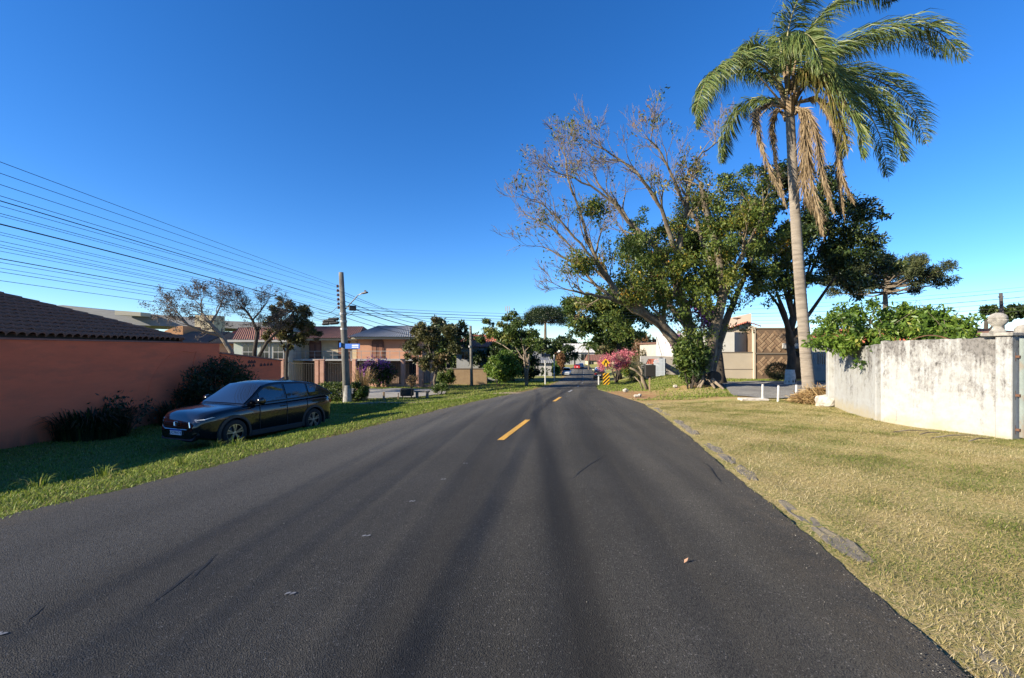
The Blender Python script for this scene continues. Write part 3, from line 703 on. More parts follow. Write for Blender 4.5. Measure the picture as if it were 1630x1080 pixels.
    # lower leafy epicormic sprays
    cl = [(1010, 395, -1, 26), (940, 330, -1, 12), (1000, 440, -.5, 28), (1060, 470, -1.5, 34), (1120, 440, -1.8, 40), (1180, 430, -1.2, 42), (1215, 400, -.5, 38), (1200, 360, 0, 34), (1150, 380, -2, 30), (920, 420, -3, 14), (985, 520, -1, 14), (1170, 470, .5, 36), (1100, 500, -1, 26), (1230, 440, .3, 26)]
    cen = np.array([tuple(P(x, y, Z+d)) for x, y, d, r in cl]); rad = np.array([r for *_, r in cl])*Z/700*1.1
    sub = np.repeat(cen, 16, 0)+rs.normal(0, 1, (len(cl)*16, 3))*np.repeat(rad, 16)[:, None]*.62
    pts, k = blob_points(sub, np.full(len(sub), .45), 14000, rs, .4)
    crown('lower_foliage', pts, .19, LF_YEL, t, .45, rs, np.clip(.36+rs.normal(0, .13, len(sub))[k]+rs.normal(0, .1, len(pts)), 0, 1), droop=.4)
    print('bigtree tips', len(T))
big_tree()
# ---------------------------------------------------------------- other trees and plants
def clumps_px(lst, Z, ry=1.0):
    out = []
    for x, y, r, dz, *q in lst:
        p = P(x, y, Z+dz); rr = r*(Z+dz)/700; out.append((p.x, p.y, p.z, rr, rr*ry, rr*(q[0] if q else .8)))
    return out
# dense dark trees behind the big one
dense_tree('evergreen_tree', 'dark dense tree behind the huge half-bare tree', Gp(1146, 30.5), P(1135, 500, 30.5), .35,
  clumps_px([(1040, 400, 62, 0), (1095, 360, 60, 1), (1025, 360, 34, 1), (1130, 420, 60, -1), (1070, 460, 55, 0), (1105, 500, 48, 1), (1020, 460, 40, 1), (1150, 340, 50, 2), (1180, 300, 42, 2), (1125, 545, 30, 1)], 30), 32000, .215, LF_MID, seed=31, limbs=3)
wt = dense_tree('evergreen_tree', 'dense dark tree behind the palm with a white-painted trunk foot', Gp(1258, 29), P(1262, 505, 29), .27,
  clumps_px([(1300, 385, 62, 1), (1360, 400, 52, 1), (1250, 400, 55, 0), (1215, 350, 50, 0), (1270, 320, 55, 1), (1330, 340, 50, 2), (1205, 440, 42, -1), (1390, 420, 36, 2), (1340, 450, 38, 0), (1220, 290, 38, 1), (1265, 445, 36, 0), (1380, 345, 26, 2)], 29), 42000, .24, LF_DARK, seed=32, limbs=7)
mb = MB(); b_ = Gp(1258, 29); mb.lathe([(.42, -.1), (.33, .25), (.30, .75), (.285, 1.0)], b_, 14)
tag(mb.build('whitewash', mat('tree_whitewash', (.62, .62, .60), (.45, .44, .42), 8, .9, .3, 30), wt, smooth=True), 'white painted band round the trunk foot')
mb = MB(); s_ = b_.lerp(P(1262, 505, 29), .6); mb.tube([s_, P(1249, 500, 28.5), P(1236, 465, 28)], [.2, .15, .08], 7); mb.build('limb', bark_d, wt, smooth=True)
# tree over the road in the middle distance
dense_tree('broadleaf_tree', 'rounded green tree over the far road behind the pink blossom tree', Gp(985, 62), P(985, 530, 62), .4,
  clumps_px([(950, 500, 42, 0), (925, 490, 28, -1), (985, 490, 40, 1), (960, 530, 32, 0), (1000, 520, 30, 2), (930, 520, 26, -1), (1015, 490, 28, 2), (965, 475, 30, 0), (990, 545, 20, 1), (940, 550, 12, -1)], 62), 22000, .5, LF_MID, seed=33, limbs=6)
# small bare tree with slanting limbs right of it
def bare_tree(name, label, base, H, r, seed, depth=4, lean=(0, 0), L0=None, bk=None, up=.06, leafm=None, nleaf=0, spread=(.35, .85), cat='tree', group=None, stems=1, nb=(2, 3), lsize=.12, decay=.72):
    rd = random.Random(seed); rs = np.random.default_rng(seed); t = top(name, label, cat, base, group); mb = MB(); tips = []
    for s in range(stems):
        a = 6.28*s/stems+rd.uniform(-.4, .4); sp = 0 if stems == 1 else .45
        grow(mb, Vector(base)+Vector((0, 0, -.1)), (lean[0]+sp*math.cos(a), lean[1]+sp*math.sin(a), 1), L0 or H*.38, r, depth, rd, tips, 5, .1, up, nb, spread, decay, 7, .008, 1)
    mb.build('trunk', bk or bark, t, smooth=True, fixn=False)
    if leafm:
        T = np.array([tuple(q) for q, d, dp in tips]); pts = T[rs.integers(0, len(T), nleaf)]+rs.normal(0, .12+H*.012, (nleaf, 3))
        crown('crown', pts, lsize, leafm, t, .5, rs, np.clip(rs.normal(.5, .25, nleaf), 0, 1))
    return t
bare_tree('blossom_tree', 'small tree covered in pink blossom behind the diamond sign', Gp(981, 52), 4.3, .12, 41, 4, L0=1.75, bk=bark_d, leafm=LF_PINK, nleaf=6500, stems=3, up=.02, spread=(.4, .9), lsize=.18, decay=.7)
bare_tree('autumn_tree', 'brown autumn tree behind the white gable wall', Gp(1030, 78), 7, .16, 42, 4, leafm=LF_BROWN, nleaf=3500, stems=2, lsize=.3, up=.0)
bare_tree('autumn_tree', 'small brown leaved tree left of the white gable wall', Gp(1050, 74), 6, .16, 43, 4, leafm=LF_BROWN, nleaf=3000, stems=2, lsize=.3, up=.0)
bare_tree('yard_tree', 'thin pale bare young tree in front of the tile porch', Gp(1022, 42), 4.5, .05, 44, 4, bk=bark_l, leafm=LF_OLIVE, nleaf=150, lsize=.14)
# araucaria
def araucaria(name, label, base, top_pt, r0, tiers, seed, tuft=.9, lm=None, n=260):
    rs = np.random.default_rng(seed); rd = random.Random(seed); t = top(name, label, 'pine tree', base); b = Vector(base); tp = Vector(top_pt)
    mb = MB(); mb.tube([b+Vector((0, 0, -.2)), b.lerp(tp, .5), tp], [r0, r0*.85, r0*.5], 10); P_ = []; Rr = []
    for (s, Ln, cnt, rise) in tiers:
        for k in range(cnt):
            a = 6.28*k/cnt+rd.uniform(-.3, .3); q = b.lerp(tp, s+rd.uniform(-.02, .02)); u = Vector((math.cos(a), math.sin(a), 0)); l = Ln*rd.uniform(.8, 1.12)
            p1 = q+u*l*.4+Vector((0, 0, -.02*l)); p2 = q+u*l*.75+Vector((0, 0, rise*l*.35)); p3 = q+u*l+Vector((0, 0, rise*l))
            mb.tube([q, p1, p2, p3], [.11, .08, .06, .03], 5)
            P_ += [p3, p2.lerp(p3, .45)+Vector((0, 0, .1)), p3+Vector((rd.gauss(0, .35), rd.gauss(0, .35), .15))]; Rr += [tuft*rd.uniform(.7, 1.1), tuft*.6, tuft*.65]
    mb.build('trunk', bark, t, smooth=True)
    pts, k = blob_points([tuple(p) for p in P_], np.array(Rr), n*len(P_)//3, rs, .7); ct = rs.normal(0, .2, len(P_))
    crown('crown', pts, .34, lm or LF_OLIVE, t, .22, rs, np.clip(.35+ct[k]+rs.normal(0, .15, len(pts)), 0, 1), up=.0)
    return t
LF_ARAU = leafmat('araucaria_needles', [(0, (.022, .032, .011)), (.5, (.055, .07, .022)), (1, (.13, .13, .045))], .15, .6)
araucaria('araucaria_pine', 'flat-topped araucaria pine rising behind the whitewashed wall', Gp(1413, 48), P(1408, 435, 48), .34,
  [(.985, 2.2, 6, .42), (.95, 3.4, 8, .34), (.91, 4.4, 9, .27), (.87, 5.0, 9, .20), (.82, 4.8, 8, .10)], 51, .85, LF_ARAU, 640)
araucaria('araucaria_pine', 'dark umbrella pine at the far left of the road', Gp(868, 95), P(868, 500, 95), .4,
  [(1.0, 1.8, 5, .3), (.96, 3.2, 7, .25), (.92, 4.2, 9, .15), (.87, 4.2, 8, .05)], 52, 1.5, LF_DARK, 1000)
# creeping shrub that spills over the wall
def wall_vine():
    t = top('climbing_shrub', 'bright green shrub spilling over the whitewashed wall', 'shrub', (13.2, 15.0, g(13.2, 15)))
    rs = np.random.default_rng(61); rd = random.Random(61)
    cl = [(1345, 520, 34, 13.6), (1330, 545, 26, 13.8), (1375, 535, 30, 13.2), (1365, 500, 22, 13.8), (1410, 525, 26, 13.4), (1440, 515, 24, 13.6), (1475, 515, 24, 13.2), (1500, 522, 20, 13.0), (1450, 500, 14, 13.8), (1405, 545, 14, 12.7), (1350, 550, 18, 13.6), (1525, 528, 12, 12.8), (1318, 520, 16, 14.6), (1460, 530, 18, 12.4), (1425, 505, 16, 13.6), (1490, 505, 12, 13.2), (1510, 535, 12, 12)]
    cen = np.array([tuple(P(x, y, z)) for x, y, r, z in cl]); rad = np.array([r*z/700 for x, y, r, z in cl])
    sub = np.repeat(cen, 12, 0)+rs.normal(0, .55, (len(cl)*12, 3))*np.repeat(rad, 12)[:, None]
    pts, k = blob_points(sub, np.full(len(sub), .20), 11000, rs, .4)
    mb = MB()
    for c in cen:
        b = Vector((13.4+rd.uniform(-.5, .5), 14.6+rd.uniform(-.6, .6), g(13.2, 15))); q = Vector(c); mb.tube([b, b.lerp(q, .6)+Vector((.2, .3, .5)), q], [.04, .025, .01], 4)
    for i in range(26):
        c = cen[rd.randrange(len(cen))]; q = Vector(c); d = Vector((rd.gauss(0, .6), rd.gauss(0, .3), rd.uniform(.2, 1)))*.75
        mb.tube([q, q+d*.6, q+d+Vector((rd.gauss(0, .1), 0, 0))], [.012, .008, .004], 3)
    mb.build('stems', bark, t)
    crown('foliage', pts, .15, LF_BRIGHT, t, .45, rs, np.clip(.45+rs.normal(0, .2, len(sub))[k]+rs.normal(0, .15, len(pts)), 0, 1), droop=.4)
wall_vine()
# ivy-like shrub at the foot of the big tree
shrub('glossy_shrub', 'glossy dark green shrub at the foot of the huge tree', tuple(Gp(1098, 24.4)), 1.15, .8, 3.3, 5200, .22, LF_MID, seed=71, stems=8)
bare_tree('flowering_shrub', 'purple flowering shrub beside the huge tree trunks', Gp(1105, 28.5), 4.2, .05, 72, 3, L0=2.3, leafm=LF_PURP, nleaf=420, cat='shrub', lsize=.2, spread=(.2, .5), up=.1)
# clipped ball bush in front of the patterned facade
def ball_bush(name, label, base, rx, h, seed, lm=LF_DEEP, n=4200, size=.09):
    rs = np.random.default_rng(seed); t = top(name, label, 'bush', base)
    mb = MB(); mb.tube([Vector(base)+Vector((0, 0, -.1)), Vector(base)+Vector((0, 0, h*.5))], [.07, .05], 6); mb.build('trunk', bark_d, t)
    u = rs.normal(size=(n, 3)); u /= np.linalg.norm(u, axis=1, keepdims=True); pts = np.array(base)+np.array([0, 0, h*.52])+u*np.array([rx, rx, h*.48])*rs.uniform(.72, 1.04, (n, 1))
    crown('foliage', pts, size, lm, t, .6, rs); return t
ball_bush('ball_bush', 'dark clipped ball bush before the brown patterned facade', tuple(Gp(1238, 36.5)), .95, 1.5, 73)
# left: small round tree, big bush, pale-stemmed tree
dense_tree('street_tree', 'small round olive-green tree on the left verge beside a bench', Gp(693, 34.5), P(694, 575, 34.5), .12,
  clumps_px([(670, 545, 28, 0), (700, 540, 30, 0), (685, 520, 22, 1), (715, 560, 22, -1), (655, 565, 18, 0), (680, 575, 20, -1), (720, 530, 16, 1), (665, 525, 14, 1), (700, 580, 18, 0)], 34.5), 9500, .24, LF_OLIVE, seed=34, limbs=6, bk=bark)
dense_tree('broadleaf_tree', 'dark tree behind the small olive-green street tree', Gp(715, 58), P(715, 540, 58), .25,
  clumps_px([(705, 530, 26, 0), (725, 540, 24, 0), (690, 545, 22, 0), (735, 525, 14, 0)], 58), 6000, .45, LF_DARK, seed=35, limbs=3)
shrub('large_bush', 'large leafy green bush on the left verge beside the thin grey pole', tuple(Gp(797, 40)), 2.0, 1.6, 3.4, 8200, .27, LF_BRIGHT, seed=74, stems=12)
dense_tree('broadleaf_tree', 'light green tree with a pale twin trunk beside the large bush', Gp(838, 42), P(839, 570, 42), .14,
  clumps_px([(830, 535, 28, 1), (800, 530, 26, 2), (850, 545, 20, 0), (815, 515, 20, 2), (780, 540, 20, 3), (838, 520, 16, 1), (775, 520, 14, 3)], 42), 8000, .28, LF_MID, seed=36, limbs=5, bk=bark_l)
mb = MB()
for x0, x1 in ((-.05, -.28), (.05, .25)):
    b_ = Gp(838, 42); mb.tube([b_+Vector((x0, 0, -.1)), b_+Vector((x0*1.5, 0, 1.0)), b_+Vector((x1, 0, 3.0))], [.12, .10, .07], 7)
bpy.data.objects['broadleaf_tree.002']['label'] = 'light green tree with pale trunks beside the large bush'
mb.build('trunk', bark_l, bpy.data.objects['broadleaf_tree.002'], smooth=True)
dense_tree('broadleaf_tree', 'dark tree low on the far left side of the road', Gp(885, 85), P(885, 560, 85), .25,
  clumps_px([(890, 560, 20, 0), (872, 565, 18, 0), (905, 562, 14, 2), (860, 550, 16, 0)], 85), 5000, .55, LF_DARK, seed=37, limbs=3)
# left background: leafless trees behind the pink wall and a dark conifer-like tree
def jacaranda(name, label, base, limbs, seed, bk, ltint):
    rd = random.Random(seed); rs = np.random.default_rng(seed); t = top(name, label, 'tree', base); mb = MB(); tips = []
    for pts, r0, r1 in limbs:
        q = [Vector(p) for p in pts]; k = len(q); rr = [.68*(r0+(r1-r0)*i/(k-1)) for i in range(k)]; mb.tube(q, rr, 7)
        for i in range(max(1, k//2), k):
            for j in range(3):
                d = (q[i]-q[i-1]).normalized(); ax = d.orthogonal().normalized(); ax.rotate(Matrix.Rotation(rd.uniform(0, 6.28), 3, d))
                grow(mb, q[i], rot_about(d.copy(), ax, rd.uniform(.2, .9)), .62, rr[i]*.5, 4, rd, tips, 3, .15, .02, (2, 3), (.35, .8), .75, 4, .007, 0)
    mb.build('trunk', bk, t, smooth=True, fixn=False)
    T = np.array([tuple(q) for q, d, dp in tips]); T = T[rs.random(len(T)) < .6]; pts = np.repeat(T, 2, 0)+rs.normal(0, .08, (len(T)*2, 3))
    crown('seed_pods', pts, .09, ltint, t, .6, rs)
def PP(l): return [P(x, y, z) for x, y, z in l]
LF_POD = leafmat('dry_pod', [(0, (.07, .055, .048)), (1, (.17, .135, .115))], .1, .8)
jacaranda('leafless_tree', 'leafless pale-limbed tree behind the end of the pink wall', Gp(372, 31), [
  (PP([(372, 600, 31), (368, 560, 31), (352, 535, 31), (335, 515, 31), (322, 500, 31)]), .3, .12), (PP([(352, 535, 31), (325, 528, 30.5), (300, 518, 30), (282, 505, 29.5)]), .16, .07),
  (PP([(335, 515, 31), (345, 500, 31.5), (352, 485, 32)]), .12, .06), (PP([(322, 500, 31), (320, 488, 31), (312, 480, 31)]), .1, .05), (PP([(300, 518, 30), (285, 500, 30), (275, 492, 30)]), .08, .04)], 81, bark_l, LF_POD)
jacaranda('leafless_tree', 'leafless dark-limbed tree in front of the pale grey house', Gp(405, 34), [
  (PP([(404, 600, 34), (405, 560, 34), (410, 530, 34), (402, 510, 34), (392, 495, 34)]), .26, .1), (PP([(408, 575, 34), (425, 545, 34), (440, 530, 34), (452, 515, 34)]), .2, .08),
  (PP([(410, 530, 34), (400, 505, 34), (385, 488, 34)]), .1, .05), (PP([(402, 510, 34), (415, 495, 34), (425, 482, 34)]), .1, .05), (PP([(392, 495, 34), (375, 485, 34)]), .08, .05)], 82, bark_d, LF_POD)
dense_tree('conifer_tree', 'dark olive layered evergreen before the cream house', Gp(458, 36), P(456, 560, 36), .16,
  clumps_px([(450, 495, 22, 0), (470, 500, 26, 0), (440, 515, 22, 0), (465, 525, 28, 0), (490, 520, 20, 0), (440, 535, 18, 0), (455, 480, 12, 0), (500, 535, 14, 0), (460, 545, 16, 0)], 36), 11000, .22, LF_OLIVE, seed=38, limbs=4)
# shrubs by the pink wall
shrub('wall_bush', 'large dark bush leaning against the pink wall behind the car', (-11.9, 17.6, g(-11.9, 17.6)), 1.25, 1.9, 2.5, 9000, .14, LF_DEEP, seed=75, stems=9, aspect=.3)
blade_clump('strap_leaf_clump', 'wide dark clump of strap leaves at the foot of the pink wall', (-12.3, 12.9, g(-12.3, 12.9)), 2.4, .85, 900, LF_DEEP, None, 76, .6, .016)
blade_clump('strap_leaf_clump', 'strap leaf plant beside the car bonnet at the pink wall', (-12.2, 16.0, g(-12.2, 16.0)), 1.5, .8, 420, LF_DEEP, None, 77, .6, .016)
bare_tree('thin_shrub', 'thin straggly shrub between the strap leaf plants', (-12.2, 13.9, g(-12.2, 13.9)), 1.2, .02, 78, 3, L0=.5, leafm=LF_DEEP, nleaf=260, cat='shrub', lsize=.13, stems=4)
blade_clump('strap_leaf_clump', 'spiky leaf rosette by the far end of the pink wall', (-11.8, 21.5, g(-11.8, 21.5)), 1.2, 1.3, 160, LF_DEEP, None, 79, .7, .03)
# hedges round the utility pole
def hedge(name, label, c, sx, sy, h, n, seed, lm):
    rs = np.random.default_rng(seed); t = top(name, label, 'hedge', c)
    mb = MB(); rd = random.Random(seed)
    for i in range(10):
        q = Vector(c)+Vector((rd.uniform(-.45, .45)*sx, rd.uniform(-.4, .4)*sy, -.05)); mb.tube([q, q+Vector((rd.gauss(0, .08), rd.gauss(0, .08), h*.8))], [.02, .008], 4)
    mb.build('stems', bark_d, t)
    u = rs.uniform(-1, 1, (n, 3)); m_ = np.abs(u).argmax(1); u[np.arange(n), m_] = np.sign(u[np.arange(n), m_])*rs.uniform(.8, 1.08, n)
    pts = np.array(c)+np.array([0, 0, h*.52])+u*np.array([sx/2, sy/2, h*.48])+rs.normal(0, .04, (n, 3)); pts[:, 2] = np.maximum(pts[:, 2], c[2]+.03)
    crown('foliage', pts, .12, lm, t, .5, rs); return t
hedge('hedge', 'clipped green hedge left of the utility pole', tuple(Gp(531, 27.6)), 1.75, 1.0, 1.05, 5200, 83, LF_MID)
shrub('round_shrub', 'dark leafy shrub just right of the utility pole', tuple(Gp(572, 27.2)), .55, .55, 1.35, 2600, .15, LF_MID, seed=84, stems=6)
blade_clump('ornamental_grass', 'reddish ornamental grass tuft right of the utility pole', tuple(Gp(577, 29.0)), 1.0, 2.1, 260, LF_STRAW, None, 85, .35, .012)
shrub('bougainvillea', 'purple bougainvillea spilling over the house fence', tuple(Gp(600, 39.6)), 1.7, .7, 2.7, 1700, .2, LF_PURP, seed=86, stems=9, cat='shrub', tintvar=.3)
shrub('garden_shrub', 'green shrub at the end of the house fence', tuple(Gp(712, 37)), .8, .7, 1.9, 2600, .17, LF_MID, seed=87, stems=6)
shrub('garden_shrub', 'low green plants round the small street tree', tuple(Gp(700, 33.8)), .9, .6, .75, 1300, .14, LF_MID, seed=88, stems=4)
shrub('garden_shrub', 'dry twiggy shrub before the house gate', tuple(Gp(655, 39.0)), .7, .5, 1.1, 700, .12, LF_STRAW, seed=89, stems=9)
shrub('garden_shrub', 'yellow green shrub far on the left roadside', tuple(Gp(884, 72)), .9, .9, 2.6, 1500, .3, LF_BRIGHT, seed=90, stems=4)
shrub('garden_shrub', 'brown shrub far on the left roadside', tuple(Gp(892, 78)), 1.1, 1.0, 4.6, 1700, .3, LF_BROWN, seed=91, stems=4)
hedge('hedge', 'dark clipped hedge right of the pink blossom tree', tuple(Gp(1015, 46.5)), 1.5, 1.2, 2.0, 3000, 92, LF_DEEP)
shrub('garden_shrub', 'yellow green bush beside the pink blossom tree', tuple(Gp(1000, 57)), 1.5, 1.2, 2.6, 2600, .3, LF_BRIGHT, seed=93, stems=5)
shrub('garden_shrub', 'pale flowering bush left of the tile porch', tuple(Gp(1018, 56)), 1.2, 1.0, 3.4, 2200, .24, LF_OLIVE, seed=94, stems=5)

# tall trees standing out of view behind the tiled house; only their shade reaches the verge
dense_tree('garden_tree', 'tall tree behind the tiled house, left of the view, shading the verge', (-26, 12.6, g(-26, 12.6)), (-26, 12.6, 5.2), .22, [(-26, 12.6, 6.7, 1.6, 1.6, 1.1), (-26.4, 11.2, 6.0, 1.1, 1.1, .8), (-25.6, 13.8, 6.2, 1.1, 1.1, .8)], 2600, .34, LF_DARK, seed=39, limbs=3)
dense_tree('garden_tree', 'tall tree beside the tiled house, left of the camera, shading the verge', (-26, 1.2, g(-26, 1.2)), (-26, 1.2, 5.2), .22, [(-26, 1.2, 6.3, 1.3, 1.2, .9), (-25.6, 2.6, 6.6, .9, .9, .6), (-26.5, -.5, 6.0, 1.0, 1.0, .7)], 2200, .34, LF_DARK, seed=40, limbs=3)

bg_ = bpy.data.objects['bougainvillea']; rs_ = np.random.default_rng(861); q = np.array(Gp(600, 39.6)); u = rs_.normal(size=(3600, 3)); u /= np.linalg.norm(u, axis=1, keepdims=True)
crown('leaves', q+np.array([.25, .1, 1.25])+u*np.array([1.6, .65, 1.15])*rs_.uniform(.3, 1, (3600, 1)), .2, LF_DARK, bg_, .5, rs_)
dense_tree('broadleaf_tree', 'dark tree mass behind the large bush and pale-trunked tree', Gp(815, 58), P(815, 570, 58), .3,
  clumps_px([(800, 565, 30, 0), (835, 570, 28, 1), (770, 570, 24, 1), (855, 585, 18, 0), (815, 545, 26, 1), (840, 592, 16, 0), (785, 592, 16, 0)], 58), 9000, .45, LF_DARK, seed=140, limbs=4)
for i, (px, Z, r, lab) in enumerate(((690, 105, 40, 'far tree behind the small olive-green tree'), (735, 112, 38, 'far tree left of the dark tree mass'), (790, 118, 40, 'far tree below the radio mast'), (845, 125, 36, 'far tree left of the umbrella pine'), (1080, 120, 44, 'far tree behind the white gable house'), (1160, 130, 44, 'far tree behind the beige parapet'), (470, 120, 36, 'far tree behind the dark olive evergreen'))):
    dense_tree('distant_tree', lab, Gp(px, Z), P(px, 566, Z), .4, clumps_px([(px-r*.55, 560, r*.5, 0), (px+r*.5, 562, r*.5, 1), (px, 550, r*.55, 0), (px+r*.9, 575, r*.45, 1), (px-r*.9, 575, r*.45, 1)], Z), 2600, Z*.010, LF_DARK if i % 2 else LF_MID, seed=240+i, limbs=3)
# ---------------------------------------------------------------- pink boundary wall (left) and the tiled house behind it
pink = mat('pink_render', (.86, .19, .085), (.76, .165, .075), 1.1, .9, .5, 35, c3=(.64, .15, .075), s3=.8, stretch=(1, .6, 2.2), dirt=(.55, -.1, (.24, .10, .06)))
hole_shade = mat('block_hole_shade', (.10, .05, .045), rough=.9)  # dark colour painted in for the shade inside the block openings
WX = -12.9
t = top('boundary_wall', 'long pink rendered boundary wall in shade beside the parked car', 'wall', (WX, 12, g(WX, 12)))
mb = MB(); mb.bb((WX-.2, 2.0, -1.6), (WX, 19.4, 1.86)); mb.build('wall_panel', pink, t)
mb = MB(); mb.bb((WX-.24, 1.98, 1.862), (WX+.035, 19.43, 1.91)); mb.build('coping', mat('coping_render', (.36, .16, .12), (.28, .12, .09), 5, .9, .4, 40), t)
mb = MB(); arc = [(232, 640), (240, 606), (252, 585), (270, 566), (290, 559), (308, 561)]
pts = []
for x, y in arc:
    Z = WX*700/(x-815); pts.append((WX+.002, Z, EYE+(557-y)*Z/700))
mb.tube(pts, .022, 6); pts2 = []
for x, y in ((312, 560), (308, 575), (307, 592)):
    Z = WX*700/(x-815); pts2.append((WX+.002, Z, EYE+(557-y)*Z/700))
mb.tube(pts2, .02, 6); mb.build('arc_ridge', pink, t)  # thin raised arc, half sunk in the wall face
# lower sloping end piece with pierced blocks
t2 = top('boundary_wall', 'lower sloping pink wall with pierced blocks beyond the parked car', 'wall', (WX, 22, g(WX, 22)))
zt = lambda y: 1.42-(y-19.5)*.088
mb = MB(); mb.prism([(WX-.02, 19.5, -1.9), (WX-.02, 24.6, -2.0), (WX-.02, 24.6, zt(24.6)), (WX-.02, 19.5, zt(19.5))], (-.2, 0, 0)); mb.build('wall_panel', pink, t2)
mb = MB(); mb.prism([(WX+.03, 19.5, zt(19.5)+.002), (WX+.03, 24.65, zt(24.65)+.002), (WX+.03, 24.65, zt(24.65)+.07), (WX+.03, 19.5, zt(19.5)+.07)], (-.3, 0, 0)); mb.build('coping', MATS['coping_render'], t2)
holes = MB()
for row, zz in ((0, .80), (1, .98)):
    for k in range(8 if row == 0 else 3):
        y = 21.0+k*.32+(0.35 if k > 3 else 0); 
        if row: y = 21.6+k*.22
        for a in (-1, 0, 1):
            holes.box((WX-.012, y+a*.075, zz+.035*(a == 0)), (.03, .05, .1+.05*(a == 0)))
holes.build('pierced_block', hole_shade, t2)
# hipped tile roof: every visible tile is a piece of its own
def tile_roof():
    t = top('tiled_house', 'house with a dark brown hipped tile roof behind the pink wall', 'house', (-19, 12, g(-19, 12)))
    ex, ey, ez, pitch = -13.25, 17.7, 1.97, .395
    wallm = mat('house_render', (.35, .16, .12), (.30, .13, .1), 1.5, .9)
    mb = MB(); mb.bb((-25, 4.2, -1.4), (-13.7, 17.3, 1.9)); mb.build('wall', wallm, t)
    tm = mat('dark_roof_tile', (.29, .12, .07), (.16, .08, .052), 3, .75, .6, 25, c3=(.36, .16, .09), s3=2.0)
    ridge = 5.6; zr_ = ez+pitch*ridge
    deck = MB(); d = -.05
    A = [(ex, 3.8, ez+d), (ex, ey, ez+d), (ex-ridge, ey-ridge, zr_+d), (ex-ridge, 3.8+ridge, zr_+d)]
    B = [(ex-2*ridge, ey, ez+d), (ex-2*ridge, 3.8, ez+d)]
    deck.add(A+B, [(0, 1, 2, 3), (1, 4, 2), (4, 5, 3, 2), (5, 0, 3), (0, 5, 4, 1)])
    roof = deck.build('roof', mat('roof_deck', (.05, .035, .03), rough=.9), t)
    # one barrel tile, local x up the slope
    n = 6; V = []; Lt, Wt = .42, .26
    for i, x in enumerate((0, Lt)):
        for j in range(n+1):
            a = math.pi*j/n; w_ = Wt*.5*(1.0 if i == 0 else .86)
            V.append((x, -math.cos(a)*w_, math.sin(a)*.115*(1.0 if i == 0 else .86)+(.03 if i == 0 else 0)))
    F = [(j, j+1, n+2+j, n+1+j) for j in range(n)]
    V += [(0, v[1]*.86, v[2]-.022) for v in V[:n+1]]; F += [(j, 2*n+2+j, 2*n+3+j, j+1) for j in range(n)]
    me = bpy.data.meshes.new('roof_tile'); me.from_pydata(V, [], F); me.shade_smooth(); me.materials.append(tm)
    sl = math.sqrt(1+pitch*pitch); step = .34/sl; sp = .25
    cand = []
    for r in range(int(ridge/step)+1):
        u = r*step-.03
        for k in range(60):
            y = ey-.13-k*sp
            if y > ey-u-.02 or y < 4.0+u: continue
            cand.append((ex+.03-u, y, ez+pitch*u, ex+.03-u > -1.19*y-.3))
    rest = MB(); cnt = 0
    OFFv = OFF[t.name]
    for (x, y, z, vis) in cand:
        rot = Matrix.Rotation(math.pi, 4, 'Z') @ Matrix.Rotation(-math.atan(pitch), 4, 'Y')
        M = Matrix.Translation((x, y+random.uniform(-.008, .008), z+random.uniform(-.006, .008))) @ Matrix.Rotation(random.uniform(-.03, .03), 4, 'Z') @ rot
        if vis and cnt < 300:
            o = bpy.data.objects.new('roof_tile', me); C.objects.link(o); o.parent = roof; o.matrix_local = Matrix.Translation(-OFFv) @ M; cnt += 1
        else: rest.add([M @ Vector(v) for v in V], F)
    if rest.v: tag(rest.build('roof_tiles', tm, roof, off=OFFv), kind='stuff')
    # hip cap
    cap = MB(); k = 20
    for i in range(k):
        a = Vector((ex, ey, ez+.06)).lerp(Vector((ex-ridge, ey-ridge, zr_+.06)), i/k); b = Vector((ex, ey, ez+.06)).lerp(Vector((ex-ridge, ey-ridge, zr_+.06)), (i+1.15)/k)
        cap.tube([a, b], [.13, .10], 8)
    cap.build('hip_cap', tm, roof, off=OFFv)
    fas = MB(); fas.bb((ex-.02, 3.8, ez-.16), (ex+.02, ey, ez-.05)); fas.build('fascia', mat('fascia', (.25, .13, .10), rough=.8), t)
    print('tiles', cnt)
tile_roof()

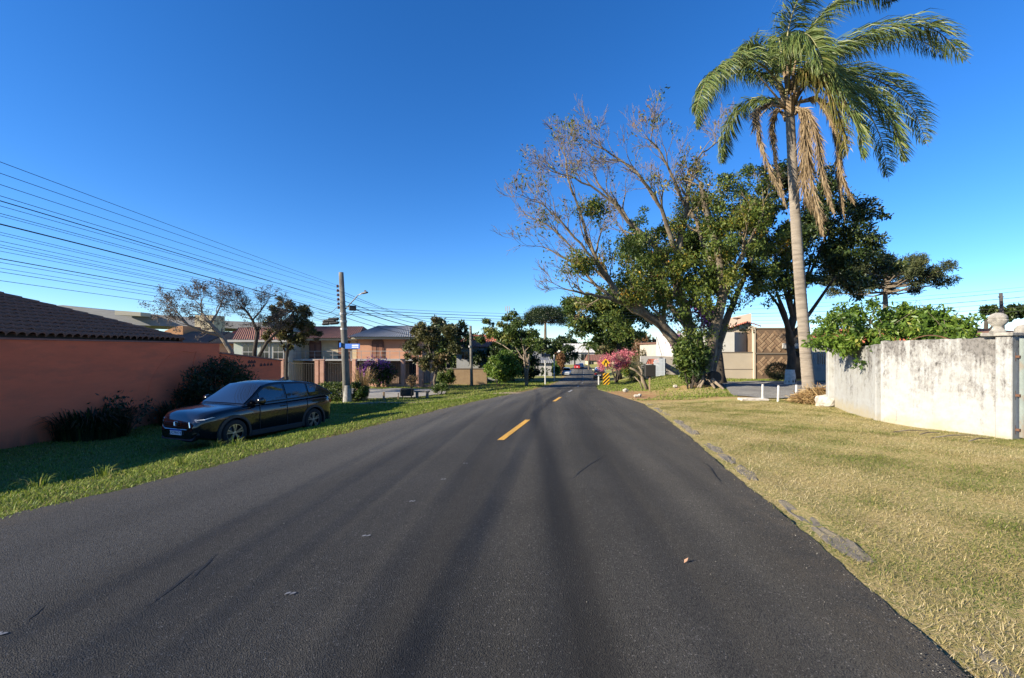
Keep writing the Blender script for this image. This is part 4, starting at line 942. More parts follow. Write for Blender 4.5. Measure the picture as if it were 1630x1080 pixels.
# ---------------------------------------------------------------- whitewashed wall, pillars and gate (right)
def stained_white():
    m = bpy.data.materials.new('stained_whitewash'); m.use_nodes = True; t = m.node_tree; b = t.nodes['Principled BSDF']; b.inputs['Roughness'].default_value = .92
    tc = t.nodes.new('ShaderNodeTexCoord')
    def noise(s, st=(1, 1, 1), d=7, r=.7):
        mp = t.nodes.new('ShaderNodeMapping'); mp.inputs['Scale'].default_value = st; t.links.new(tc.outputs['Object'], mp.inputs[0])
        n = t.nodes.new('ShaderNodeTexNoise'); n.inputs['Scale'].default_value = s; n.inputs['Detail'].default_value = d; n.inputs['Roughness'].default_value = r; t.links.new(mp.outputs[0], n.inputs['Vector']); return n.outputs[0]
    def mr(o, a, c, lo=0, hi=1):
        x = t.nodes.new('ShaderNodeMapRange'); x.inputs[1].default_value = a; x.inputs[2].default_value = c; x.inputs[3].default_value = lo; x.inputs[4].default_value = hi; t.links.new(o, x.inputs[0]); return x.outputs[0]
    def mth(op, a, c):
        x = t.nodes.new('ShaderNodeMath'); x.operation = op; x.use_clamp = True
        for i, q in enumerate((a, c)):
            if isinstance(q, (int, float)): x.inputs[i].default_value = q
            else: t.links.new(q, x.inputs[i])
        return x.outputs[0]
    def mix(f, a, c):
        x = t.nodes.new('ShaderNodeMix'); x.data_type = 'RGBA'
        for k, q in ((6, a), (7, c)):
            if isinstance(q, tuple): x.inputs[k].default_value = (*q, 1)
            else: t.links.new(q, x.inputs[k])
        t.links.new(f, x.inputs[0]); return x.outputs[2]
    sx = t.nodes.new('ShaderNodeSeparateXYZ'); t.links.new(tc.outputs['Object'], sx.inputs[0])
    hgt = mr(sx.outputs[2], .3, 2.1)                      # mould grows from the top down
    streak = noise(3.4, (2.2, 2.2, .09)); patch = noise(1.3, (1, 1, .7)); fine = noise(16, (1, 1, .6), 8, .8)
    f = mth('ADD', mth('MULTIPLY', hgt, .34), mth('MULTIPLY', streak, .85))
    x2 = t.nodes.new('ShaderNodeMath'); x2.operation = 'MULTIPLY_ADD'; t.links.new(patch, x2.inputs[0]); x2.inputs[1].default_value = 1.0; x2.inputs[2].default_value = -.5
    x3 = t.nodes.new('ShaderNodeMath'); x3.operation = 'MULTIPLY_ADD'; t.links.new(fine, x3.inputs[0]); x3.inputs[1].default_value = .8; x3.inputs[2].default_value = -.4
    x4 = t.nodes.new('ShaderNodeMath'); x4.operation = 'ADD'; t.links.new(x2.outputs[0], x4.inputs[0]); t.links.new(x3.outputs[0], x4.inputs[1])
    x5 = t.nodes.new('ShaderNodeMath'); x5.operation = 'ADD'; t.links.new(x4.outputs[0], x5.inputs[0]); t.links.new(f, x5.inputs[1]); f = x5.outputs[0]
    mould = mr(f, .58, .80)
    c = mix(mr(noise(5), .4, .65), (.345, .35, .345), (.30, .295, .275))
    c = mix(mr(mth('SUBTRACT', mth('MULTIPLY', noise(2.2), 1.0), mth('MULTIPLY', mr(sx.outputs[2], 0, .6), .6)), .25, .55), c, (.34, .30, .215))
    c = mix(mould, c, (.16, .15, .142))
    c = mix(mr(mth('MULTIPLY', mould, fine), .48, .62), c, (.06, .057, .054))
    c = mix(mr(noise(2.7, (1, 1, .5)), .70, .74), c, (.42, .36, .27))
    t.links.new(c, b.inputs['Base Color'])
    bp = t.nodes.new('ShaderNodeBump'); bp.inputs['Strength'].default_value = .7; bp.inputs['Distance'].default_value = .015; t.links.new(fine, bp.inputs['Height']); t.links.new(bp.outputs[0], b.inputs['Normal'])
    return m
stw = stained_white()
A_ = Vector((11.5, 15.9, 0)); B_ = Vector((9.98, 11.9, 0)); D_ = Vector((10.72, 9.7, 0)); zb = -.9; TOPZ = 1.83
def wallseg(mb, a, b, z0, z1a, z1b, th, back, nseg=24):
    """wall with slightly uneven top; 'back' is the unit vector to its hidden side"""
    n = nseg; V = []
    for i in range(n+1):
        s = i/n; p = a.lerp(b, s); zt = z1a+(z1b-z1a)*s+.012*math.sin(i*1.9)+random.uniform(-.006, .006)
        for q in (p, p+back*th):
            V += [(q.x, q.y, z0), (q.x, q.y, zt)]
    F = []
    for i in range(n):
        o = 4*i; F += [(o, o+4, o+5, o+1), (o+2, o+3, o+7, o+6), (o+1, o+5, o+7, o+3)]
    F += [(0, 1, 3, 2), (4*n, 4*n+2, 4*n+3, 4*n+1)]
    mb.add(V, F)
t = top('boundary_wall', 'weathered white wall streaked with black mould, beside the dry verge', 'wall', (B_.x, B_.y, g(B_.x, B_.y)))
bk1 = Vector((.93, -.36, 0)).normalized(); bk2 = Vector((.95, .32, 0)).normalized()
mb = MB(); wallseg(mb, A_+bk1*.09, B_+(A_-B_).normalized()*.14+bk1*.09, zb, 1.60, 1.76, .16, bk1); mb.build('wall_panel', stw, t)
mb = MB(); wallseg(mb, B_, D_, zb, TOPZ, TOPZ+.04, .16, bk2); mb.build('wall_panel', stw, t)
mb = MB(); q = B_+Vector((.06, .05, 0)); mb.box((q.x+.05, q.y+.14, (zb+1.75)/2), (.16, .2, 1.75-zb), math.atan2(4, 1.52)); mb.build('joint_post', stw, t, bevel=.012)
mb = MB(); q = A_+Vector((.08, .05, 0)); mb.box((q.x, q.y, (zb+1.63)/2), (.26, .26, 1.63-zb), math.atan2(4, 1.52)); mb.build('end_post', stw, t, bevel=.015)
# arch detail over the wall top: rusty hoop
mb = MB(); mb.tube([Vector((10.45, 11.0, TOPZ-.03))+Vector((.33*u, -.99*u, 0))*.45+Vector((0, 0, .16*math.cos(u*1.5))) for u in np.linspace(-1, 1, 9)], .012, 5); mb.build('iron_hoop', mat('rusty_iron', (.16, .07, .035), (.09, .05, .035), 12, .9, .6, 50), t)
# gate pillar with urn
gp = top('gate_pillar', 'white gate pillar topped with a round stone urn', 'pillar', (10.86, 9.42, g(10.86, 9.42)))
ang = math.atan2(-2.2, .74)
mb = MB(); mb.box((10.80, 9.58, (zb+TOPZ+.06)/2), (.27, .32, TOPZ+.06-zb), ang); mb.build('shaft', stw, gp, bevel=.015)
stone = mat('old_cast_stone', (.36, .34, .30), (.20, .185, .17), 6, .95, .8, 30, c3=(.10, .095, .085), s3=4)
mb = MB(); mb.box((10.76, 9.66, TOPZ+.105), (.52, .44, .075), ang); mb.build('cap', stone, gp, bevel=.012)
urn_prof = [(.20, 0), (.21, .03), (.17, .08), (.11, .14), (.105, .17), (.16, .20), (.225, .27), (.25, .34), (.255, .355), (.225, .365), (.225, .385), (.245, .395), (.23, .44), (.18, .50), (.11, .535), (.05, .55), (.01, .555)]
mb = MB(); mb.lathe([(r*.66, h*.80) for r, h in urn_prof], (10.74, 9.72, TOPZ+.143), 20); mb.build('urn', stone, gp, smooth=True)
gp2 = top('gate_pillar', 'farther gate pillar topped with a small stone ball', 'pillar', (12.3, 10.3, g(12.3, 10.3)))
mb = MB(); mb.box((12.3, 10.3, (zb+1.83)/2), (.42, .42, 1.83-zb), .3); mb.build('shaft', stw, gp2, bevel=.015)
mb = MB(); mb.lathe([(.09, 0), (.1, .03), (.14, .1), (.17, .17), (.165, .25), (.12, .32), (.05, .355), (.01, .36)], (12.0, 10.3, 1.84), 16); mb.build('ball', stone, gp2, smooth=True)
# corrugated sheet gate
gt = top('sheet_gate', 'grey-green ribbed sheet metal gate hinged to the white pillar', 'gate', (11.4, 8.3, g(11.4, 8.3)))
gm_ = mat('grey_green_sheet', (.20, .235, .225), (.15, .18, .175), 3, .55, .2, 30, metal=.2, c3=(.20, .15, .11), s3=2.5)
ga = Vector((10.88, 9.40, 0)); gd = Vector((.319, -.948, 0)).normalized(); gn = Vector((-.948, -.319, 0))
for k in range(11):
    c = ga+gd*(.06+k*.17); mb = MB()
    prof = [(-.085, 0), (-.03, 0), (-.015, .025), (.015, .025), (.03, 0), (.082, 0)]
    V = [];
    for z in (-.28, 1.84):
        for u, h in prof: p = c+gd*u+gn*h; V.append((p.x, p.y, z))
    F = [(i, i+1, i+7, i+6) for i in range(5)]; mb.add(V, F); mb.build('sheet_panel', gm_, gt)
mb = MB()
for z in (-.2, .8, 1.8):
    c = ga+gd*.95-gn*.04; mb.box((c.x, c.y, z), (1.9, .04, .06), math.atan2(gd.y, gd.x))
mb.build('rail', gm_, gt)
for z in (1.45, .62, -.12):
    mb = MB(); c = ga-gd*.05+gn*.03; mb.box((c.x, c.y, z), (.1, .05, .05), math.atan2(gd.y, gd.x)); c2 = ga-gd*.08+gn*.05; mb.lathe([(.022, -.1), (.022, .1)], (c2.x, c2.y, z), 8); mb.build('hinge', MATS['rusty_iron'], gt)
# rocks and straw heap by the wall foot
def rock(name, label, c, s, m, seed, group=None):
    rd = random.Random(seed); bm = bmesh.new(); bmesh.ops.create_icosphere(bm, subdivisions=3, radius=1)
    ph = [rd.uniform(0, 6) for _ in range(9)]
    for v in bm.verts:
        p = v.co.copy(); k = 1+.16*math.sin(3*p.x+ph[0])*math.sin(2.6*p.y+ph[1])+.12*math.sin(5*p.z+ph[2])*math.sin(4.4*p.x+ph[3])+rd.uniform(-.05, .05)
        p *= k
        for a in range(3): p[a] = round(p[a]*3.2+ph[a])/3.2*.35+p[a]*.65
        v.co = Vector((p.x*s[0], p.y*s[1], p.z*s[2]))
    me = bpy.data.meshes.new(name); bm.to_mesh(me); bm.free(); o = link(name, me, m); o.location = c; o.rotation_euler = (0, 0, rd.uniform(0, 6)); tag(o, label, 'rock', group); return o
pale = mat('pale_stone', (.52, .48, .42), (.36, .32, .27), 6, .95, .9, 18, c3=(.24, .21, .18), s3=3)
q = Gp(1311, 16.2); rock('stone', 'pale grey rock lying at the corner of the white wall', (q.x, q.y, q.z+.1), (.42, .34, .26), pale, 3)
for i, (px, Z, s, lb) in enumerate(((995, 27.2, .15, 'white stone on the grass beyond the bare red soil'), (1011, 22.2, .09, 'right-hand small white stone at the edge of the bare red soil'), (1018, 22.6, .10, 'flat white stone at the right end of the stone row'), (1076, 25.8, .12, 'small pale stone left of the glossy shrub'))):
    q = Gp(px, Z); rock('stone', lb, (q.x, q.y, q.z+s*.45), (s*1.3, s, s*.8), pale, 10+i)
def straw_heap():
    rs = np.random.default_rng(95); q = Gp(1303, 17.4); t = top('straw_heap', 'heap of dry palm straw piled at the palm foot', 'straw', tuple(q)); n = 2600
    a = rs.uniform(0, 6.28, n); r = np.sqrt(rs.random(n)); X = np.cos(a)*r*.85; Y = np.sin(a)*r*.65; Zh = .62*np.exp(-(r*1.15)**2)*rs.uniform(.6, 1.05, n)
    p = np.stack([q.x+X, q.y+Y, q.z+Zh], 1); d = rs.normal(size=(n, 3)); d[:, 2] *= .35; d /= np.linalg.norm(d, axis=1, keepdims=True); L = rs.uniform(.2, .55, (n, 1)); s = np.cross(d, rs.normal(size=(n, 3))); s /= np.linalg.norm(s, axis=1, keepdims=True); s *= .009
    e = p+d*L; e[:, 2] -= .08; V = np.stack([p-s, p+s, e+s, e-s], 1).reshape(-1, 3); i = np.arange(n)[:, None]*4
    npmesh('straw', V, i+np.array([[0, 1, 2, 3]]), LF_STRAW, t, tint=rs.random(n))
    mb = MB(); V = []; k = 14
    for r_ in (0, .4, .75, .95):
        for j in range(k): V.append((q.x+math.cos(6.28*j/k)*r_*.85, q.y+math.sin(6.28*j/k)*r_*.65, q.z+.55*math.exp(-(r_*1.2)**2)-.1*(r_ > .9)))
    mb.add(V, [(i*k+j, i*k+(j+1) % k, (i+1)*k+(j+1) % k, (i+1)*k+j) for i in range(3) for j in range(k)]); mb.build('mound', mat('straw_base', (.28, .18, .08), (.2, .12, .05), 20, .95, .8, 30), t)
straw_heap()

# ---------------------------------------------------------------- houses on the right
beige = mat('beige_render', (.44, .375, .29), (.40, .34, .265), 1.2, .9, .2, 40)
whiter = mat('white_render', (.42, .415, .40), (.38, .37, .35), 1.0, .85, .15, 40)
brownm = mat('brown_facade_panel', (.27, .175, .105), (.20, .125, .075), 2.5, .85, .3, 30)
dkglass = mat('dark_window', (.015, .017, .02), rough=.08, spec=.7)
redtile = mat('red_roof_tile', (.42, .13, .07), (.30, .09, .05), 4, .8, .5, 20)
slate = mat('grey_roof_sheet', (.17, .18, .19), (.23, .235, .24), 2, .7, .2, 20)
def corr_roof(mb, a, b, c, d, n, amp):
    """ribbed roof slope: eave a->b, ridge d->c, n ribs"""
    a, b, c, d = map(Vector, (a, b, c, d)); nr = (b-a).cross(d-a).normalized()
    if nr.z < 0: nr = -nr
    m = n*4; V = []
    for i in range(m+1):
        s = i/m; h = amp*(.5+.5*math.cos(2*math.pi*s*n)); V += [a.lerp(b, s)+nr*h, d.lerp(c, s)+nr*h]
    mb.add(V, [(2*i, 2*i+2, 2*i+3, 2*i+1) for i in range(m)])
def right_house():
    Z = 40.0; k = Z/700; z0 = -1.5
    def wx(px): return Xp(px, Z)
    def wz(py): return EYE+(557-py)*k
    t = top('modern_house', 'modern house with a brown woven-pattern facade and white upper block', 'house', (wx(1210), Z, g(wx(1210), Z)))
    mb = MB(); mb.bb((wx(1098), Z-.2, z0), (wx(1205), Z+.05, wz(562))); mb.build('garden_wall', beige, t)
    mb = MB(); mb.bb((wx(1097), Z-.24, wz(562)+.003), (wx(1206), Z+.09, wz(560.5))); mb.build('wall_coping', mat('coping_dark', (.16, .13, .10), rough=.9), t)
    mb = MB(); mb.bb((wx(1097), Z-.225, wz(588.4)), (wx(1205), Z-.203, wz(587.6))); mb.build('groove', mat('groove_dark', (.14, .11, .09), rough=.9), t)
    mb = MB(); mb.prism([(wx(1085), Z+1.4, wz(560)-.5), (wx(1170), Z+.1, wz(560)-.5), (wx(1197), Z+.9, wz(560)-.5), (wx(1197), Z+7, wz(560)-.5), (wx(1085), Z+7, wz(560)-.5)], (0, 0, wz(529)-wz(560)+.5)); mb.build('upper_block', whiter, t)
    mb = MB(); corr_roof(mb, P(1138, 532, Z+1.3), P(1198, 530, Z+1.3), P(1190, 517, Z+5), P(1150, 520, Z+5), 10, .06)
    corr_roof(mb, P(1139, 530, Z+.9), P(1189, 514, Z+.9), P(1189, 512, Z+6), P(1139, 528, Z+6), 14, .05); corr_roof(mb, P(1189, 514, Z+.9), P(1212, 521, Z+.9), P(1212, 519, Z+6), P(1189, 512, Z+6), 8, .05); mb.build('roof', redtile, t)
    mb = MB(); mb.prism([P(1142, 531, Z+1.2), P(1189, 516, Z+1.2), P(1210, 523, Z+1.2), P(1210, 532, Z+1.2)], (0, 4.5, 0)); mb.build('gable', beige, t)
    mb = MB(); mb.bb((P(1177, 0, Z+1.1).x, Z+1.12, P(0, 527, Z+1).z), (P(1189, 0, Z+1.1).x, Z+1.19, P(0, 518, Z+1).z)); mb.build('window', dkglass, t)
    mb = MB(); mb.prism([P(1155, 520, Z+6), P(1155, 508, Z+6), P(1196, 499, Z+6), P(1196, 522, Z+6)], (0, .3, 0)); mb.build('parapet', mat('cream_parapet', (.60, .50, .40), rough=.9), t)
    # brown facade, upper and lower fields, pieces of the weave
    F0 = Z-.35
    mb = MB(); mb.bb((wx(1198), F0, z0), (wx(1275), Z+7, wz(523.5))); mb.build('facade', mat('facade_joint', (.17, .115, .072), (.14, .09, .058), 3, .9), t)
    mb = MB(); mb.bb((wx(1197), F0-.10, wz(523.5)+.003), (wx(1276), Z+.4, wz(522))); mb.build('parapet_trim', beige, t)
    mb = MB(); mb.bb((wx(1198), F0-.09, wz(564.2)), (wx(1262), F0-.002, wz(562))); mb.build('ledge', MATS['coping_dark'], t)
    mb = MB(); mb.bb((wx(1196.5), F0-.06, z0), (wx(1199), F0+.3, wz(524))); mb.build('edge_trim', beige, t)
    pm = bpy.data.meshes.new('facade_panel'); q = MB(); q.box((0, 0, 0), (.52, .04, .20)); pm.from_pydata(q.v, [], q.f); pm.materials.append(brownm)
    pm2 = pm.copy(); pm2.materials.clear(); pm2.materials.append(mat('brown_facade_panel_light', (.34, .235, .145), (.27, .18, .11), 2.5, .85, .3, 30))
    off = OFF[t.name]; n = 0; s2 = math.sqrt(.5)
    for ylo, yhi, xr in ((561, 525.5, 1274), (598, 565, 1261)):
        x0, x1, za, zb_ = wx(1200), wx(xr), wz(ylo), wz(yhi)
        for i in range(-16, 30):
            for j in range(-16, 30):
                # basket weave turned 45 degrees: alternate pairs
                u, v = i*.56, j*.56; hor = (i+j) % 2 == 0
                for kk in (-1, 1):
                    uu, vv = (u, v+kk*.13) if hor else (u+kk*.13, v)
                    x = x0+(uu-vv)*s2+1.5; z = za+(uu+vv)*s2-.2
                    if x0+.2 < x < x1-.2 and za+.2 < z < zb_-.2:
                        o = bpy.data.objects.new('facade_panel', pm if kk < 0 else pm2); C.objects.link(o); o.parent = t; o.location = Vector((x, F0-.012-.012*(kk > 0), z))-off; o.rotation_euler = (0, -R(45) if hor else R(45), 0); n += 1
    print('facade panels', n)
    mb = MB(); mb.bb((wx(1241), F0-1.6, wz(555)), (wx(1277), F0-.003, wz(547))); mb.build('canopy', whiter, t)
    mb = MB(); mb.bb((wx(1262), F0-.03, z0), (wx(1276), F0-.004, wz(556))); mb.build('entrance', mat('entrance_dark', (.02, .018, .016), rough=.6), t)
    mb = MB(); mb.tube([P(1172, 520, Z+3), P(1174, 507, Z+3)], .03, 5); mb.lathe([(.01, 0), (.25, .05), (.42, .16)], P(1173, 509, Z+3), 12, cap=False); mb.build('satellite_dish', mat('dish_grey', (.22, .21, .2), rough=.6), t)
right_house()
def fence_house():
    t = top('white_fence_wall', 'pale low wall with white metal railing right of the palm trunk', 'fence', tuple(Gp(1310, 36)))
    Z = 36.0; k = Z/700
    mb = MB(); mb.bb((Xp(1280, Z), Z, -1.6), (Xp(1400, Z), Z+.2, EYE+(557-590)*k)); mb.build('base_wall', whiter, t)
    mb = MB(); 
    for i in range(34): x = Xp(1281+i*3.4, Z); mb.bb((x-.04, Z+.06, EYE+(557-590)*k), (x+.04, Z+.1, EYE+(557-562)*k))
    mb.bb((Xp(1280, Z), Z+.05, EYE+(557-563)*k), (Xp(1400, Z), Z+.11, EYE+(557-561)*k)); mb.build('railing', whiter, t)
    h = top('grey_house', 'grey house with a red tile roof behind the white railing', 'house', tuple(Gp(1330, 46)))
    Z = 46.0; k = Z/700
    mb = MB(); mb.bb((Xp(1285, Z), Z, -1.8), (Xp(1420, Z), Z+8, EYE+(557-540)*k)); mb.build('wall', mat('grey_render', (.42, .41, .39), (.36, .35, .33), 1.5, .9), h)
    mb = MB(); corr_roof(mb, P(1283, 541, Z-.5), P(1422, 541, Z-.5), P(1400, 524, Z+4), P(1300, 524, Z+4), 40, .06); mb.build('roof', redtile, h)
    for px in (1300, 1350): 
        mb = MB(); mb.bb((Xp(px, Z), Z-.03, EYE+(557-580)*k), (Xp(px+18, Z), Z-.004, EYE+(557-560)*k)); mb.build('window', dkglass, h)
fence_house()
def roof_house(name, label, x0, x1, ye, yr, Z, m, wallm, depth=8, zb=-3, hip=.15, ribs=30, windows=()):
    """distant house: px extents, eave and ridge rows"""
    h = top(name, label, 'house', tuple(Gp((x0+x1)/2, Z))); k = Z/700
    mb = MB(); mb.bb((Xp(x0, Z)+.4, Z, zb), (Xp(x1, Z)-.4, Z+depth, EYE+(557-ye)*k)); mb.build('wall', wallm, h)
    w_ = x1-x0; e0 = P(x0, ye+.5, Z-.6); e1 = P(x1, ye+.5, Z-.6); zr_ = EYE+(557-yr)*k; rx0 = e0.x+(e1.x-e0.x)*hip; rx1 = e1.x-(e1.x-e0.x)*hip; yb = Z+depth/2
    mb = MB(); corr_roof(mb, e0, e1, (rx1, yb, zr_), (rx0, yb, zr_), ribs, .07)
    b0 = Vector((e0.x, Z+depth+.6, e0.z)); b1 = Vector((e1.x, Z+depth+.6, e1.z)); mb.add([e0, e1, (rx1, yb, zr_), (rx0, yb, zr_), b0, b1], [(4, 0, 3), (1, 5, 2), (5, 4, 3, 2)]); rf = mb.build('roof', m, h)
    for (a, b, c, d) in windows:
        mb = MB(); mb.bb((Xp(a, Z), Z-.02, EYE+(557-d)*k), (Xp(b, Z), Z-.004, EYE+(557-c)*k)); wn = mb.build('window', dkglass, h)
        mb = MB(); mb.bb((Xp(a, Z)-.06, Z-.05, EYE+(557-d)*k-.08), (Xp(b, Z)+.06, Z-.022, EYE+(557-d)*k)); mb.bb((Xp((a+b)/2, Z)-.03, Z-.05, EYE+(557-d)*k), (Xp((a+b)/2, Z)+.03, Z-.022, EYE+(557-c)*k)); mb.build('frame', whiter, wn, off=OFF[h.name])
    return h
roof_house('tile_roof_house', 'low house with an orange tile roof just behind the white wall', 1432, 1500, 545, 525, 24, redtile, whiter, 6, -2, .3, 20)
roof_house('tile_roof_house', 'long low house with a dark brown roof right of the araucaria', 1495, 1700, 535, 520, 30, mat('brown_roof', (.16, .085, .06), (.11, .06, .045), 3, .85, .4, 20), whiter, 8, -2, .12, 40)
# white gable house and its porch, middle right
def gable_house():
    Z = 52.0; k = Z/700; t = top('white_gable_house', 'white gabled house with a tile porch and picket gate', 'house', tuple(Gp(1065, Z)))
    mb = MB(); mb.prism([P(1046, 612, Z), P(1120, 612, Z), P(1120, 580, Z), P(1100, 570, Z), P(1046, 548, Z)], (0, 7, 0)); mb.build('wall', mat('cream_white_render', (.40, .36, .31), (.35, .315, .27), 1.2, .9), t)
    mb = MB(); mb.prism([P(1044, 545, Z-.2), P(1102, 568.5, Z-.2), P(1102, 571, Z-.2), P(1044, 547.5, Z-.2)], (0, 7.5, 0)); mb.build('roof', mat('brown_roof', (.2, .1, .07)), t)
    mb = MB(); mb.bb((Xp(1022, Z-1), Z-.4, -2.8), (Xp(1048, Z), Z-.2, EYE+(557-567)*k)); mb.build('front_wall', whiter, t)
    mb = MB(); corr_roof(mb, P(1028, 580, Z-3), P(1052, 580, Z-3), P(1046, 572, Z-.5), P(1032, 572, Z-.5), 8, .05); pr = mb.build('porch_roof', redtile, t)
    mb = MB(); 
    for px in (1031, 1040): mb.bb((Xp(px, Z-2.8)-.13, Z-2.8, -3), (Xp(px, Z-2.8)+.13, Z-2.55, P(0, 581, Z-2.8).z))
    mb.build('porch_post', whiter, t)
    mb = MB(); mb.bb((Xp(1032, Z-.5), Z-.5, -3), (Xp(1038, Z-.5), Z-.42, P(0, 582, Z-.5).z)); mb.build('door', mat('wood_door', (.35, .2, .12), rough=.7), t)
    f = top('picket_fence', 'pale blue-white picket gate beside the tile porch', 'fence', tuple(Gp(1048, Z-3)))
    for i in range(9):
        mb = MB(); x = Xp(1041, Z-3)+i*.14; z = g(x, Z-3); mb.prism([(x, Z-3, z), (x+.09, Z-3, z), (x+.09, Z-3, z+1.9), (x+.045, Z-3, z+2.0), (x, Z-3, z+1.9)], (0, .03, 0)); mb.build('picket', mat('pale_blue_paint', (.55, .6, .66), rough=.7), f)
    mb = MB()
    for h in (.5, 1.5): mb.bb((Xp(1041, Z-3)-.05, Z-2.965, g(Xp(1045, Z-3), Z-3)+h), (Xp(1041, Z-3)+1.3, Z-2.92, g(Xp(1045, Z-3), Z-3)+h+.08))
    mb.build('rail', MATS['pale_blue_paint'], f)
gable_house()
# ---------------------------------------------------------------- houses on the left
cream = mat('cream_render', (.60, .50, .33), (.54, .44, .28), 1.2, .9); salmon = mat('salmon_render', (.56, .30, .19), (.50, .26, .165), 1.2, .9)
ironm = mat('dark_iron', (.025, .022, .02), rough=.6); woodm = mat('dark_wood', (.13, .05, .03), (.09, .035, .02), 5, .6)
brickm = mat('pink_pillar', (.58, .33, .24), (.48, .27, .19), 3, .9, .3, 30)
def arch_door(parent, xc, z0, w_, h, y, m, off):
    mb = MB(); pts = [(xc-w_/2, y, z0), (xc+w_/2, y, z0)]+[(xc+w_/2*math.cos(a), y, z0+h-w_*.3+w_*.3*math.sin(a)) for a in np.linspace(0, math.pi, 9)]
    mb.prism(pts, (0, .12, 0)); o = mb.build('door', m, parent)
    for s in (-.26, .26):
        mb = MB(); mb.bb((xc+s*w_-.14*w_, y-.03, z0+.15), (xc+s*w_+.14*w_, y-.002, z0+h*.72)); mb.build('door_panel', mat('wood_panel', (.19, .075, .04), rough=.6), o, off=off)
    return o
def left_house(name, label, xa, xb, Z, wallm, roofm, ridge_y, eave_y, doors, seed, hip=.12):
    k = Z/700; wz = lambda py: EYE+(557-py)*k; wx = lambda px: Xp(px, Z)
    t = top(name, label, 'house', tuple(Gp((xa+xb)/2, Z))); off = OFF[t.name]
    zg = g(wx((xa+xb)/2), Z)-.4
    mb = MB(); mb.bb((wx(xa), Z+1.2, wz(574)), (wx(xb), Z+8, wz(eave_y+.6))); mb.build('upper_wall', wallm, t)
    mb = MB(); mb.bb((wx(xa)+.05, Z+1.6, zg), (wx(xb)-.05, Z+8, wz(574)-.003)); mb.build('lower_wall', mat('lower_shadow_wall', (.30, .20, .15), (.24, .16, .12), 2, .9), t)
    mb = MB(); mb.bb((wx(xa)-.1, Z-.6, wz(574.5)), (wx(xb)+.1, Z+1.19, wz(571.8))); mb.build('balcony_slab', whiter, t)
    mb = MB(); mb.bb((wx(xa)-.3, Z+.2, wz(eave_y+3)), (wx(xb)+.3, Z+8.2, wz(eave_y))); mb.build('eave', mat('eave_cream', (.55, .48, .36), rough=.8), t)
    zr_ = wz(ridge_y)+.3; a = Vector((wx(xa)-.5, Z-.1, wz(eave_y)+.02)); b = Vector((wx(xb)+.5, Z-.1, wz(eave_y)+.02)); hx = (b.x-a.x)*hip
    c = Vector((b.x-hx, Z+4.5, zr_)); d = Vector((a.x+hx, Z+4.5, zr_)); mb = MB(); corr_roof(mb, a, b, c, d, int((b.x-a.x)/.24), .05)
    mb.add([a, b, c, d, (a.x, Z+9, a.z), (b.x, Z+9, b.z)], [(4, 0, 3), (1, 5, 2), (5, 4, 3, 2)]); mb.build('roof', roofm, t)
    for xd, wd in doors: arch_door(t, wx(xd), wz(572), wd, 2.15, Z+1.1, woodm, off)
    # balcony railing
    mb = MB(); zz = wz(571.8)
    mb.bb((wx(xa), Z-.52, zz+.78), (wx(xb), Z-.47, zz+.83)); n = int((wx(xb)-wx(xa))/.9)
    for i in range(n+1): x = wx(xa)+i*(wx(xb)-wx(xa))/n; mb.bb((x-.02, Z-.515, zz), (x+.02, Z-.475, zz+.78))
    mb.bb((wx(xa), Z-.515, zz+.4), (wx(xb), Z-.475, zz+.43)); mb.build('balcony_rail', mat('grey_rail', (.28, .26, .24), rough=.6), t)
    for px in np.linspace(xa+2, xb-2, 3):
        mb = MB(); mb.bb((wx(px)-.11, Z-.5, zg), (wx(px)+.11, Z-.28, wz(574.5)-.003)); mb.build('column', brickm, t)
    for px in np.linspace(xa+10, xb-22, 2):
        mb = MB(); mb.bb((wx(px), Z+1.55, zg+.6), (wx(px)+1.1, Z+1.592, zg+2.7)); mb.build('window', dkglass, t)
    return t
redbrown = mat('weathered_red_roof', (.20, .085, .06), (.12, .06, .045), 2, .85, .4, 20)
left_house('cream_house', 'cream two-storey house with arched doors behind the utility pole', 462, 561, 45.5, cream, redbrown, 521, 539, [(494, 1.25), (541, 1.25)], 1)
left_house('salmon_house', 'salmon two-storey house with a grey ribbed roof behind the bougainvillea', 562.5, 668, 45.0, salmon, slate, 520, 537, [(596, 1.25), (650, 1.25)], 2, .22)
def grey_house():
    Z = 44.0; k = Z/700; wz = lambda py: EYE+(557-py)*k; t = top('pale_house', 'pale grey-green house with white framed windows behind bare trees', 'house', tuple(Gp(420, Z)))
    mb = MB(); mb.bb((Xp(372, Z), Z, -2.6), (Xp(459, Z), Z+8, wz(541))); mb.build('wall', mat('pale_grey_green', (.48, .52, .46), (.42, .46, .41), 1.5, .9), t)
    mb = MB(); corr_roof(mb, P(368, 541, Z-.6), P(462, 541, Z-.6), P(450, 522, Z+4.5), P(380, 522, Z+4.5), 26, .06); mb.build('roof', mat('faded_orange_roof', (.33, .15, .09), (.22, .10, .065), 2, .85, .5, 20), t)
    mb = MB(); mb.bb((Xp(368, Z), Z-.6, wz(545)), (Xp(462, Z), Z-.003, wz(541.5))); mb.build('fascia', whiter, t)
    for (a, b) in ((388, 404), (436, 451), (416, 428)):
        mb = MB(); mb.bb((Xp(a, Z)-.12, Z-.10, wz(572)-.1), (Xp(b, Z)+.12, Z-.003, wz(548)+.1)); f = mb.build('window', whiter, t)
        xm = Xp((a+b)/2, Z)
        for s in (0, 1):
            for (za, zb_) in ((571, 561.2), (559.8, 549)):
                mb = MB(); x0 = Xp(a, Z) if s == 0 else xm+.035; x1 = xm-.035 if s == 0 else Xp(b, Z); mb.bb((x0, Z-.115, wz(za)), (x1, Z-.102, wz(zb_))); mb.build('pane', dkglass, f, off=OFF[t.name])
grey_house()
